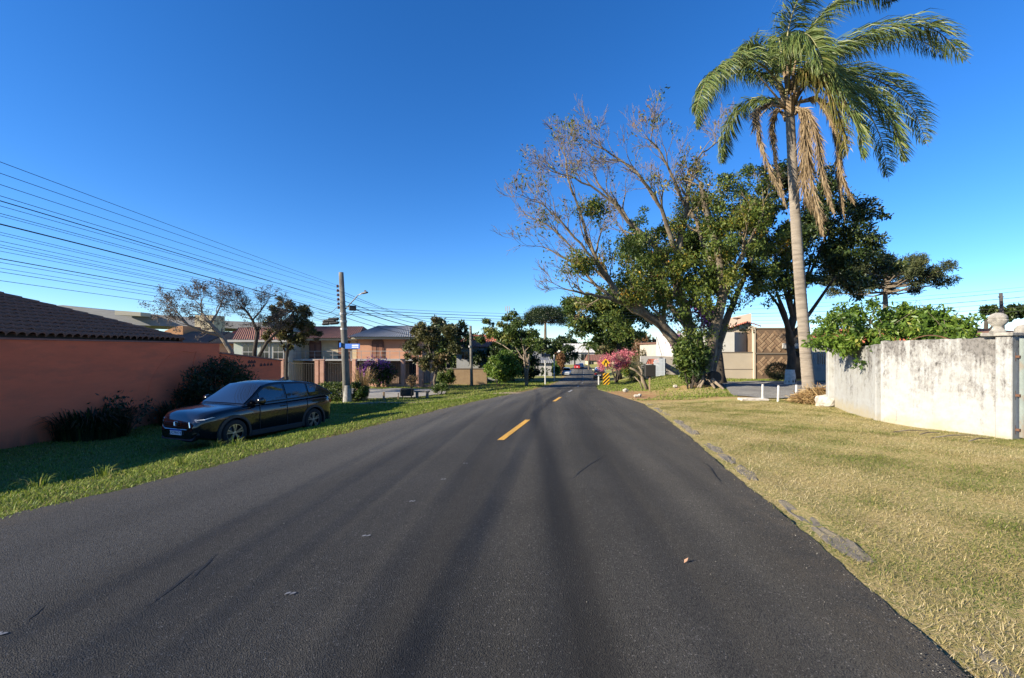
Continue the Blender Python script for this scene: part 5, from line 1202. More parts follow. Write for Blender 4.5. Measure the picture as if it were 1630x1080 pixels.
# fences before the houses
def bar_fence(name, label, pa, pb, h, pillars, pm, seg=.16, gateh=0):
    a = Vector(pa); b = Vector(pb); L = (b-a).length; d = (b-a)/L; t = top(name, label, 'fence', tuple(a)); rz = math.atan2(d.y, d.x)
    mb = MB(); n = int(L/seg)
    for i in range(n+1):
        q = a+d*(i*L/n); z = g(q.x, q.y); mb.box((q.x, q.y, z+h/2+.15), (.028, .028, h-.1), rz)
    mb.build('bars', ironm, t)
    mb = MB()
    for hh in (.25, h): 
        for i in range(8):
            q = a+d*(L*(i+.5)/8); mb.box((q.x, q.y, g(q.x, q.y)+hh+.06), (L/8+.01, .04, .05), rz)
    mb.build('rail', ironm, t)
    mb = MB(); 
    for i in range(8): q = a+d*(L*(i+.5)/8); mb.box((q.x, q.y, g(q.x, q.y)+.05), (L/8-.002, .16, .4), rz)
    mb.build('base_wall', brickm, t)
    for s in pillars:
        q = a+d*(L*s); z = g(q.x, q.y); mb = MB(); mb.box((q.x, q.y-.02, z+h/2+.1), (.34, .34, h+.5), rz); mb.box((q.x, q.y-.02, z+h+.40), (.42, .42, .08), rz); mb.build('pillar', pm, t)
    return t
bar_fence('iron_fence', 'dark iron bar fence before the cream house', Gp(450, 41.5), Gp(556, 41.5), 2.1, (.0, .52, .60, .98), brickm)
bar_fence('iron_fence', 'iron bar fence with pink pillars before the salmon house', Gp(562, 41.0), Gp(692, 40.0), 2.1, (.02, .30, .62, .84, .98), brickm)
mb = MB(); t = top('garden_wall', 'low ochre rendered wall behind the thin grey pole', 'wall', tuple(Gp(735, 44))); mb.bb((Xp(700, 44), 44, -2.6), (Xp(775, 44), 44.2, EYE+(557-588)*44/700)); mb.build('wall_panel', mat('ochre_render', (.34, .235, .13), (.27, .18, .10), 2, .9, .4, 30), t)
mb = MB(); mb.bb((Xp(699, 44), 43.95, EYE+(557-588)*44/700+.002), (Xp(776, 44), 44.25, EYE+(557-586.5)*44/700)); mb.build('coping', MATS['coping_dark'], t)
roof_house('grey_white_house', 'pale house with a red tile edge behind the thin grey pole', 722, 800, 552, 532, 60, redtile, mat('cool_grey_render', (.36, .37, .38), (.3, .31, .32), 1.2, .9), 8, -4, .2, 20, ((735, 745, 560, 572), (760, 770, 560, 572)))
# background roofs, left
roof_house('orange_roof_house', 'house with an orange tile roof behind the leafless tree', 330, 420, 541, 524, 55, redtile, cream, 8, -3, .15, 24)
roof_house('brown_roof_house', 'low house with a weathered brown roof above the pink wall', 215, 330, 546, 526, 48, mat('weathered_brown_roof', (.16, .115, .085), (.11, .08, .06), 1.5, .9, .5, 20), salmon, 9, -3, .1, 30)
mb = MB(); q = P(300, 526, 50); t = top('rendered_gable', 'small orange rendered gable among the brown roofs', 'house', tuple(Gp(280, 51))); mb.prism([P(262, 540, 51), P(291, 540, 51), P(291, 519, 51), P(285, 519, 51), P(262, 527, 51)], (0, 3, 0)); mb.build('wall', mat('orange_render', (.55, .28, .12), (.48, .24, .1), 2, .9), t)
def hangar():
    t = top('industrial_hall', 'long low industrial hall with a shallow grey roof on the left', 'building', tuple(Gp(180, 110))); Z = 110
    pr = [(40, 512), (40, 494), (78, 487), (100, 486), (205, 498), (300, 505), (330, 510), (430, 514), (430, 525)]
    mb = MB(); mb.prism([P(x, y, Z) for x, y in pr], (0, 40, 0)); mb.build('shell', mat('grey_cladding', (.20, .20, .22), (.14, .145, .16), .3, .7, .3, 3, stretch=(1, 1, 6)), t)
    mb = MB(); mb.prism([P(200, 503, Z-.5), P(240, 505, Z-.5), P(240, 499, Z-.5), P(200, 496, Z-.5)], (0, -3, 0)); mb.build('annex', mat('tan_cladding', (.42, .38, .30), rough=.9), t)
    mb = MB(); mb.bb((P(310, 0, Z-8).x, Z-8, -3), (P(340, 0, Z-8).x, Z-4, P(0, 502, Z-8).z)); mb.build('tower', cream, t)
hangar()
# far end of the street
roof_house('white_villa', 'white villa with a pale roof at the end of the street', 893, 948, 561, 547, 170, mat('pale_roof', (.5, .48, .45), rough=.8), whiter, 14, -5, .15, 10, ((897, 905, 566, 573), (908, 918, 565, 574), (925, 935, 564, 574)))
roof_house('far_house', 'ochre house with a brown roof at the end of the street behind the cars', 934, 980, 574, 565, 165, redbrown, cream, 10, -5, .1, 10, ((938, 945, 576, 582), (952, 960, 576, 582)))
roof_house('far_house', 'dark grey roofed house on the left behind the white signpost', 845, 882, 578, 560, 82, slate, whiter, 8, -5, .2, 10)
# low belt of far trees that closes the street and the horizon
for i, (px, Z, r, lab) in enumerate(((640, 130, 34, 'far tree above the salmon house roof'), (760, 140, 34, 'far tree behind the pale house'), (1010, 190, 46, 'far tree at the end of the street, right'), (1250, 120, 40, 'far tree behind the modern house'), (1480, 120, 36, 'far tree right of the araucaria'), (1570, 80, 24, 'far dark tree beside the stone urn'), (560, 130, 28, 'far tree behind the cream house'), (900, 230, 26, 'farthest tree at the end of the street'), (1330, 110, 34, 'far tree behind the whitewashed wall'), (960, 230, 30, 'far tree behind the ochre house'))):
    y0 = {1570: 500}.get(px, 556); dense_tree('distant_tree', lab, Gp(px, Z), P(px, y0+8, Z), .4, clumps_px([(px-r*.5, y0-2, r*.5, 0), (px+r*.4, y0-4, r*.55, 1), (px, y0-10, r*.5, 0), (px+r*.9, y0+6, r*.4, 1), (px-r*.9, y0+6, r*.4, 1)], Z) if px != 1570 else clumps_px([(1575, 495, 9, 0), (1600, 500, 10, 0), (1622, 495, 12, 0)], Z), 2600, Z*.010, LF_DARK if i % 2 else LF_OLIVE, seed=200+i, limbs=3)
# single feather palms far down the road
def small_palm(name, label, base, H, seed, L=2.2):
    rs = np.random.default_rng(seed); t = top(name, label, 'palm tree', tuple(base)); mb = MB(); b = Vector(base); tp = b+Vector((0, 0, H)); mb.tube([b, tp], [.22, .16], 8); mb.build('trunk', bark, t)
    V = []; F = []; tint = []
    for f in range(14):
        a = 6.28*f/14+rs.normal(0, .15); u = np.array([math.cos(a), math.sin(a), 0]); rise = rs.uniform(.0, .9)
        for s in np.linspace(.1, 1, 22):
            p = np.array(tp)+u*L*s+np.array([0, 0, L*(rise*s-1.0*s*s)])
            for sg in (-1, 1):
                sd_ = np.array([-u[1], u[0], 0])*sg; e = p+(sd_*.45+u*.2+np.array([0, 0, -.35]))*.9; n = len(V); V += [p-u*.06, p+u*.06, e]; F.append((n, n+1, n+2)); tint.append(rs.random())
    npmesh('fronds', np.array(V), np.array(F), LF_MID, t, tint=np.array(tint))
small_palm('feather_palm', 'small feather palm beside the far villa', Gp(937, 120), 6.6, 7, 2.8)
small_palm('feather_palm', 'short palm before the white villa', Gp(915, 130), 3.6, 8, 2.2)
# ---------------------------------------------------------------- utility poles, wires, signs
concrete = mat('weathered_concrete', (.25, .235, .205), (.155, .145, .125), 5, .95, .5, 30, c3=(.12, .11, .10), s3=2, stretch=(1, 1, .4))
PX, PZ = 549, 27.0
pb = Gp(553, PZ)
pole_top = P(543, 434, PZ)
up_ = top('utility_pole', 'tall grey concrete utility pole with street lamp and cable brackets', 'utility pole', tuple(pb))
mb = MB(); mb.tube([pb+Vector((0, 0, -.3)), pb.lerp(pole_top, .5), pole_top], [.24, .19, .14], 14); mb.build('shaft', concrete, up_, smooth=True)
mb = MB(); mb.lathe([(.265, .0), (.252, .6), (.243, 1.1)], (pb.x, pb.y, pb.z-.05), 14, cap=False); mb.build('whitewash_band', mat('flaking_whitewash', (.5, .48, .44), (.28, .26, .23), 6, .95, .4, 25), up_, smooth=True)
blackm = mat('black_cable', (.012, .012, .013), rough=.6); ceram = mat('brown_ceramic', (.11, .05, .035), rough=.25); steel = mat('galvanised_steel', (.30, .30, .30), (.22, .22, .22), 8, .5, metal=.6)
def at_pole(py): s = (pb.z-(EYE+(557-py)*PZ/700))/(pb.z-pole_top.z); return pb.lerp(pole_top, s)
ins = []
for py in (456, 463, 470, 477, 484, 490):
    c = at_pole(py); mb = MB(); mb.lathe([(.03, -.09), (.09, -.06), (.05, -.02), (.09, .02), (.05, .06), (.03, .09)], (c.x-.24, c.y-.05, c.z), 10); mb.box((c.x-.12, c.y-.02, c.z), (.2, .04, .03)); mb.build('insulator', ceram, up_, smooth=False)
for py, hgt in ((500, .12), (512, .14), (524, .12)):
    c = at_pole(py); mb = MB(); mb.lathe([(.215, -hgt/2), (.215, hgt/2)], c, 14); mb.build('clamp_band', steel, up_)
for dx, py, sz in ((.42, 491, (.36, .26, .28)),):
    c = at_pole(py); mb = MB(); mb.box((c.x+.62, c.y-.05, c.z), (.42, .3, .3), .3); mb.build('junction_box', mat('black_plastic', (.015, .015, .016), rough=.5), up_, bevel=.03)
for dx, py, L in ((-.85, 512, .8), (-.55, 515, .6), (-1.05, 516, .5), (-.6, 509, .7)):
    c = at_pole(py); mb = MB(); mb.tube([(c.x+dx-L/2, c.y-.05, c.z-.03), (c.x+dx-L/2+.08, c.y-.05, c.z), (c.x+dx+L/2-.08, c.y-.05, c.z+.03), (c.x+dx+L/2, c.y-.05, c.z+.05)], [.05, .1, .1, .05], 8); mb.build('splice_closure', MATS['black_plastic'], up_)
# lamp arm and head
mb = MB(); c = at_pole(492); mb.tube([c+Vector((.15, 0, 0)), P(563, 478, PZ-.6), P(570, 470, PZ-1.0), P(578, 467, PZ-1.3)], [.035, .033, .03, .03], 6); mb.build('lamp_arm', steel, up_, smooth=True)
mb = MB(); q = P(580, 466.5, PZ-1.35); mb.box((q.x+.02, q.y, q.z), (.42, .2, .09), -.5, 0, ('Y', -.12)); lamp = mb.build('lamp_head', mat('lamp_grey', (.12, .12, .13), rough=.5), up_, bevel=.03)
mb = MB(); mb.box((q.x+.06, q.y-.02, q.z+.10), (.09, .09, .1)); mb.build('photocell', MATS['lamp_grey'], lamp, off=OFF[up_.name])
# street name plates (lettering too small and blurred to read in the place: white lettered band)
blue = mat('blue_enamel', (.012, .10, .42), rough=.35); whp = mat('white_lettering', (.75, .77, .8), rough=.5)
sg = top('street_name_sign', 'pair of blue street name plates strapped to the utility pole', 'sign', tuple(at_pole(551)))
c = at_pole(551)
def plate(a, b, h, name, label):
    a = Vector(a); b = Vector(b); d = (b-a); L = d.length; rz = math.atan2(d.y, d.x); m = (a+b)/2; mb = MB(); mb.box(m, (L, .02, h), rz); return mb.build(name, blue, sg), m, rz, L
p1, m1, rz1, L1 = plate((c.x+.16, c.y-.34, c.z-.02), (c.x+1.12, c.y-.56, c.z-.02), .30, 'name_plate', '')
p2, m2, rz2, L2 = plate((c.x-.62, c.y+.75, c.z+.06), (c.x-.1, c.y-.3, c.z+.06), .28, 'name_plate', '')
def glyph_rows(m, rz, L, rows, parent, frm=(.05, .46)):
    mb = MB(); rd = random.Random(4); nrm = Vector((math.sin(rz), -math.cos(rz), 0)); d = Vector((math.cos(rz), math.sin(rz), 0))
    for zoff, hh in rows:
        u = L*frm[0]
        while u < L*frm[1]:
            wl = rd.uniform(.03, .05); q = m+d*u+nrm*.014; mb.box((q.x, q.y, q.z+zoff), (wl, .006, hh), rz); u += wl+.018
    mb.build('lettering', whp, parent, off=OFF[sg.name])
glyph_rows(m1, rz1, L1, ((.05, .07), (-.06, .06)), p1, (.0, .44))
mb = MB(); mb.lathe([(.235, -.04), (.235, .04)], (c.x, c.y, c.z), 14); mb.build('strap', steel, sg)
# wires running along the left verge towards the next pole behind the camera
def wire(name, label, a, b, sag, r, group=None, n=28):
    a, b = Vector(a), Vector(b); pts = []
    for i in range(n+1):
        s = i/n; p = a.lerp(b, s); p.z -= sag*4*s*(1-s); pts.append(p)
    mb = MB(); mb.tube(pts, r, 4); o = mb.build(name, blackm); tag(o, label, 'cable', group); return o
ORD = 'first second third fourth fifth sixth seventh eighth ninth tenth eleventh twelfth thirteenth fourteenth fifteenth sixteenth seventeenth eighteenth nineteenth twentieth'.split()
wl = [(258, 455, .010), (276, 458, .010), (294, 464, .010), (312, 472, .010), (320, 481, .017), (328, 478, .009), (340, 486, .010), (344, 489, .008), (357, 503, .024), (370, 492, .008), (374, 496, .008), (384, 499, .009), (390, 500, .008), (394, 504, .009), (400, 506, .008), (412, 509, .016), (418, 512, .009), (427, 514, .008), (433, 516, .010), (447, 521, .010)]
for i, (y0, y1, r) in enumerate(wl):
    Z0 = 9.0; p0 = P(0, y0, Z0); p1 = at_pole(y1)+Vector((-.2+random.uniform(-.05, .05), -.05, 0))
    # carry the line on, straight, to the next pole behind the camera
    d = p0-p1; e = p1+d*(35/18.0); e.z = p1.z+random.uniform(-.1, .2)
    s = (p1-p0).length/(p1-e).length; lin = p1.z+(e.z-p1.z)*s; sag = (lin-p0.z)/(4*s*(1-s))
    lab = {4: 'red-black cable above the thickest cable of the left line', 8: 'thickest black cable of the line at the left', 0: 'topmost thin wire of the line at the left', 19: 'lowest thin wire of the line at the left'}.get(i, '%s wire from the top in the line at the left' % ORD[i])
    wire('overhead_cable', lab, p1, e, sag, r*.68, 'wires of the left pole line')
# next pole behind
pe = Vector((p1.x, -8.3, g(p1.x, -8.3)))
# second, slimmer pole and wires across
sp = top('utility_pole', 'slim grey pole on the left verge before the ochre wall', 'utility pole', tuple(Gp(751, 42)))
mb = MB(); q = Gp(751, 42); mb.tube([q+Vector((0, 0, -.2)), P(749, 519, 42)], [.15, .11], 10); mb.build('shaft', concrete, sp, smooth=True)
mb = MB(); q2 = P(748, 552, 41.8); mb.lathe([(.14, -.09), (.14, .09)], q2, 8); mb.build('meter_box', whiter, sp)
sp_top = P(749, 522, 42)
for i, (y1, y2, r) in enumerate(((466, 521, .014), (480, 524, .02), (487, 530, .03), (498, 535, .018), (506, 540, .018), (470, 519, .012))):
    wire('overhead_cable', '%s cable, counted from the top, drooping from the tall pole to the slim pole' % ORD[(1, 2, 3, 4, 5, 0)[i]], at_pole(y1)+Vector((.15, 0, 0)), P(749, y2, 42), .5, r, 'cables between the two left poles')
# crossing wires over the road to the right-hand side
fr = [(492, 495, .02), (497, 499, .02), (500, 503, .014), (488, 490, .012)]
for i, (y1, y2, r) in enumerate(fr):
    wire('overhead_cable', '%s wire from the top crossing the road from the tall pole' % ORD[(1, 2, 3, 0)[i]], at_pole(y1)+Vector((.15, 0, 0)), P(1130+i*4, y2-4, 58), .8, r, 'wires crossing over the road')
for i, (y1, y2, r) in enumerate(((471, 456, .022), (478, 466, .03), (482, 474, .02), (488, 482, .02), (492, 489, .02), (465, 450, .014))):
    wire('overhead_cable', '%s wire from the top in the sky behind the whitewashed wall' % ORD[(1, 2, 3, 4, 5, 0)[i]], P(1100, y1+22, 60), P(1700, y2, 42), .6, r, 'wires behind the whitewashed wall')
rp = top('utility_pole', 'dark utility pole far right beside the stone urn', 'utility pole', tuple(Gp(1594, 46)))
mb = MB(); mb.tube([Gp(1600, 46), P(1593, 467, 46)], [.2, .15], 10); mb.build('shaft', mat('dark_pole', (.07, .06, .06), (.05, .045, .045), 4, .9), rp, smooth=True)
mb = MB(); q = P(1593, 473, 46); mb.box(q, (.5, .12, .12)); mb.build('crossarm', MATS['dark_pole'], rp)
mast = top('radio_mast', 'slender mast with antennas beyond the left trees', 'mast', tuple(Gp(808, 190)))
mb = MB(); mb.tube([Gp(808, 190), P(808, 487, 190)], [.3, .16], 6); mb.build('shaft', steel, mast)
mb = MB()
for dx in (-.8, .8, 0): q = P(808, 492, 190); mb.box((q.x+dx, q.y-.3, q.z), (.35, .2, 2.2))
mb.build('antenna', whiter, mast)

for px, Zp, lb in ((1022, 60, 'left of two slim dark poles beyond the tile porch'), (1026, 61, 'right of two slim dark poles beyond the tile porch')):
    wp = top('utility_pole', lb, 'utility pole', tuple(Gp(px, Zp)), 'slim dark poles'); mb = MB(); mb.tube([Gp(px, Zp), P(px-.5, 544, Zp)], [.16, .13], 8); mb.build('shaft', MATS['dark_pole'], wp)
# road signs
yl = mat('sign_yellow', (.78, .42, .015), rough=.45); bl = mat('sign_black', (.012, .012, .012), rough=.5); galv = mat('sign_post_grey', (.42, .42, .40), rough=.6)
SZ = 44.0; q = Gp(964, SZ); ws = top('warning_sign', 'yellow diamond road-narrows warning sign on a grey post', 'road sign', tuple(q))
mb = MB(); mb.tube([q+Vector((0, 0, -.1)), P(964, 573, SZ)+Vector((0, .04, 0))], .035, 8); mb.build('post', galv, ws)
c = P(964, 578, SZ); h = .43
mb = MB(); mb.prism([(c.x-h, c.y, c.z), (c.x, c.y, c.z-h), (c.x+h, c.y, c.z), (c.x, c.y, c.z+h)], (0, .015, 0)); pl = mb.build('plate', yl, ws)
mb = MB()
for s in (-1, 1): mb.tube([(c.x+s*.16, c.y-.008, c.z-.25), (c.x+s*.16, c.y-.008, c.z-.06), (c.x+s*.06, c.y-.008, c.z+.08), (c.x+s*.06, c.y-.008, c.z+.25)], .032, 6)
mb.build('symbol', bl, pl, off=OFF[ws.name])
SZ = 43.0; q = Gp(965, SZ); hz = top('hazard_board', 'yellow and black striped hazard marker board below the diamond sign', 'road sign', tuple(q))
c = P(965, 603.5, SZ); w2, h2 = .32, .56
mb = MB(); mb.bb((c.x-w2, c.y, c.z-h2), (c.x+w2, c.y+.015, c.z+h2)); bd = mb.build('board', yl, hz)
for k in range(-3, 5):
    # diagonal black bars, clipped to the board
    z0 = c.z-h2+k*.34; pts = []
    quad = [(-w2, z0), (w2, z0+.62), (w2, z0+.62+.17), (-w2, z0+.17)]
    clip = []
    poly = quad
    for sgn, lim in ((1, c.z+h2-.004), (-1, c.z-h2+.004)):
        out = []
        for i in range(len(poly)):
            a, b = poly[i], poly[(i+1) % len(poly)]; ia = sgn*(lim-a[1]) >= 0; ib = sgn*(lim-b[1]) >= 0
            if ia: out.append(a)
            if ia != ib: u = (lim-a[1])/(b[1]-a[1]); out.append((a[0]+u*(b[0]-a[0]), lim))
        poly = out
        if len(poly) < 3: break
    if len(poly) >= 3:
        mb = MB(); mb.prism([(c.x+x*.99, c.y-.006, z) for x, z in poly], (0, .005, 0)); mb.build('stripe', bl, bd, off=OFF[hz.name])
mb = MB(); mb.tube([q+Vector((0, .04, -.1)), (c.x, c.y+.05, c.z+.3)], .05, 8); mb.build('post', mat('timber_post', (.5, .4, .28), rough=.9), hz)
def post(name, label, base, h, s, m, cat='post', group=None, cap=False, lean=0):
    t = top(name, label, cat, tuple(base), group); b = Vector(base); mb = MB(); mb.box((b.x+lean*h/2, b.y, b.z+h/2-.1), (s, s, h+.2), .2, 0, ('Y', math.atan(lean))); mb.build('shaft', m, t, bevel=s*.12)
    if cap: mb = MB(); mb.box((b.x+lean*h, b.y, b.z+h+.03), (s*2.4, s*1.6, .06), .2); mb.build('cap', m, t)
    return t
whitep = mat('white_painted_post', (.66, .66, .64), (.52, .51, .48), 9, .85, .3, 40)
post('roadside_post', 'short white capped post left of the striped board', Gp(953, 43.5), .95, .11, whitep, cap=True)
for i, (px, Z, hh, lab) in enumerate(((1214, 18.4, .68, 'leftmost of three white posts at the side street'), (1238, 17.9, .66, 'middle of three white posts at the side street'), (1267, 18.1, .68, 'rightmost white post, nearest the palm'))):
    post('white_post', lab, Gp(px, Z), hh, .06, whitep, group='white posts at the side street', lean=(.0, .05, .03)[i])
# slab by the posts
q = Gp(1205, 18.3); mb = MB(); mb.box((q.x, q.y+.3, q.z+.03), (1.1, .5, .12), -.1); o = mb.build('concrete_slab', pale, bevel=.02); tag(o, 'flat concrete slab at the foot of the leftmost white post', 'slab')
# street name signpost, far left
t = top('signpost', 'white signpost with small dark name plates at the left corner', 'sign', tuple(Gp(868, 46))); q = Gp(868, 46); mb = MB(); mb.tube([q+Vector((0, 0, -.1)), P(868, 562, 46)], .07, 8); mb.build('post', whitep, t); mb = MB(); c = P(868, 566, 46); mb.box((c.x+.05, c.y-.08, c.z), (1.1, .03, .3), .5); mb.box((c.x-.1, c.y-.05, c.z-.36), (1.0, .03, .28), -.7); mb.build('name_plate', mat('navy_enamel', (.02, .03, .07), rough=.4), t)
post('signpost', 'thin white post with a crossbar beyond the corner signpost', Gp(882, 60), 3.6, .13, whitep, 'post')
# pegs, bench and tub on the left verge
post('wooden_peg', 'stubby wooden stake at the edge of the left side street', Gp(611, 28.6), .55, .13, mat('raw_wood', (.36, .25, .16), (.26, .18, .11), 6, .9))
post('wooden_peg', 'thin wooden stake right of the stubby stake', Gp(634, 29.4), .42, .08, MATS['raw_wood'])
t = top('planter_box', 'dark rectangular bin on short legs beside the bench', 'bin', tuple(Gp(648, 30.5))); q = Gp(648, 30.5); mb = MB(); mb.box((q.x, q.y, q.z+.42), (.85, .5, .5)); mb.build('body', mat('black_bin', (.018, .017, .016), rough=.7), t, bevel=.04)
mb = MB()
for dx in (-.3, .3): mb.box((q.x+dx, q.y, q.z+.08), (.06, .06, .2))
mb.build('leg', ironm, t)
t = top('stone_bench', 'small grey concrete bench under the olive-green tree', 'bench', tuple(Gp(672, 31))); q = Gp(672, 31); mb = MB(); mb.box((q.x, q.y, q.z+.46), (1.05, .42, .1)); mb.build('seat', concrete, t, bevel=.015)
for dx in (-.36, .36): mb = MB(); mb.box((q.x+dx, q.y, q.z+.18), (.14, .36, .46)); mb.build('leg', concrete, t, bevel=.01)
# pruned stump with forked pale branches on the right verge, letterbox
t = top('cut_branches', 'pale curved cut branches leaning on the right verge', 'branch', tuple(Gp(1028, 29.5))); mb = MB()
mb.tube([Gp(1032, 29.5), P(1022, 600, 29.3), P(1012, 590, 29.2), P(1003, 586, 29)], [.09, .08, .07, .05], 7); mb.tube([Gp(1029, 29.8), P(1021, 603, 30), P(1022, 592, 30.2), P(1016, 583, 30.4)], [.06, .05, .045, .03], 6); mb.tube([Gp(1024, 30), P(1018, 608, 30), P(1010, 600, 30)], [.05, .045, .03], 6); mb.build('branch', bark_l, t, smooth=True)
t = top('letter_post', 'dark box on a thin post at the edge of the right verge', 'post', tuple(Gp(1034, 27.5))); q = Gp(1034, 27.5); mb = MB(); mb.box((q.x, q.y, q.z+.4), (.07, .07, 1.0)); mb.build('shaft', MATS['raw_wood'], t); mb = MB(); mb.box((q.x+.02, q.y, q.z+1.25), (.65, .3, .72)); mb.build('box', MATS['black_bin'], t, bevel=.03)
t = top('cut_roots', 'gnarled pale roots and cut logs right of the huge tree', 'stump', tuple(Gp(1125, 24.6))); mb = MB(); rd = random.Random(9); b_ = Gp(1124, 24.8)
for i in range(9):
    a = rd.uniform(-2.9, .2); l = rd.uniform(.5, 1.5); u = Vector((math.cos(a), math.sin(a), 0)); mb.tube([b_+Vector((0, .3, rd.uniform(.5, 1.0))), b_+u*l*.5+Vector((0, 0, .3)), b_+u*l+Vector((0, 0, -.05))], [.14, .09, .05], 6)
mb.build('roots', bark_l, t, smooth=True); mb = MB(); q = Gp(1137, 24.5); mb.lathe([(.30, -.2), (.34, -.17), (.34, .17), (.30, .2)], (q.x, q.y, q.z+.55), 14, 'Y'); mb.build('log', bark_d, t)

# slack loops of drop cable at the pole
for i, (a, b, sg_) in enumerate((((-.3, 489), (-1.5, 497), .25), ((-.2, 500), (-1.9, 503), .3), ((.1, 498), (.75, 494), .25), ((-.15, 505), (-1.3, 511), .12))):
    pa = at_pole(a[1])+Vector((a[0], -.08, 0)); pbb = at_pole(b[1])+Vector((b[0], -.08, 0)); pts = []
    for k in range(13): s = k/12; q = pa.lerp(pbb, s); q.z -= sg_*4*s*(1-s); pts.append(q)
    mb = MB(); mb.tube(pts, .014, 4); mb.build('drop_cable', blackm, up_)
# ---------------------------------------------------------------- cars
rubber = mat('tyre_rubber', (.014, .014, .015), rough=.85); clad = mat('black_cladding', (.016, .016, .017), rough=.6)
alloy = mat('machined_alloy', (.62, .62, .64), rough=.28, metal=1.0); rimd = mat('dark_rim', (.02, .02, .022), rough=.4)
chrome = mat('chrome_trim', (.75, .75, .76), rough=.12, metal=1.0); lampg = mat('headlamp_lens', (.10, .11, .12), rough=.06, spec=.8, coat=1.0)
lampw = mat('lamp_white', (.8, .82, .85), rough=.15); tail = mat('tail_lamp_red', (.30, .012, .012), rough=.15, coat=.6)
autoglass = mat('tinted_car_glass', (.010, .012, .016), rough=.03, spec=.9, coat=1.0); platem = mat('plate_white', (.80, .81, .84), rough=.45); plateb = mat('plate_blue', (.015, .06, .35), rough=.4)
def interp(tab): 
    a = np.array(tab, float); X = np.linspace(a[0, 0], a[-1, 0], 500); Yv = np.interp(X, a[:, 0], a[:, 1]); k = 13
    for _ in range(2):
        pad = np.concatenate([2*Yv[0]-Yv[k:0:-1], Yv, 2*Yv[-1]-Yv[-2:-k-2:-1]]); Yv = np.convolve(pad, np.ones(2*k+1)/(2*k+1), 'valid')
    return lambda x: float(np.interp(x, X, Yv))
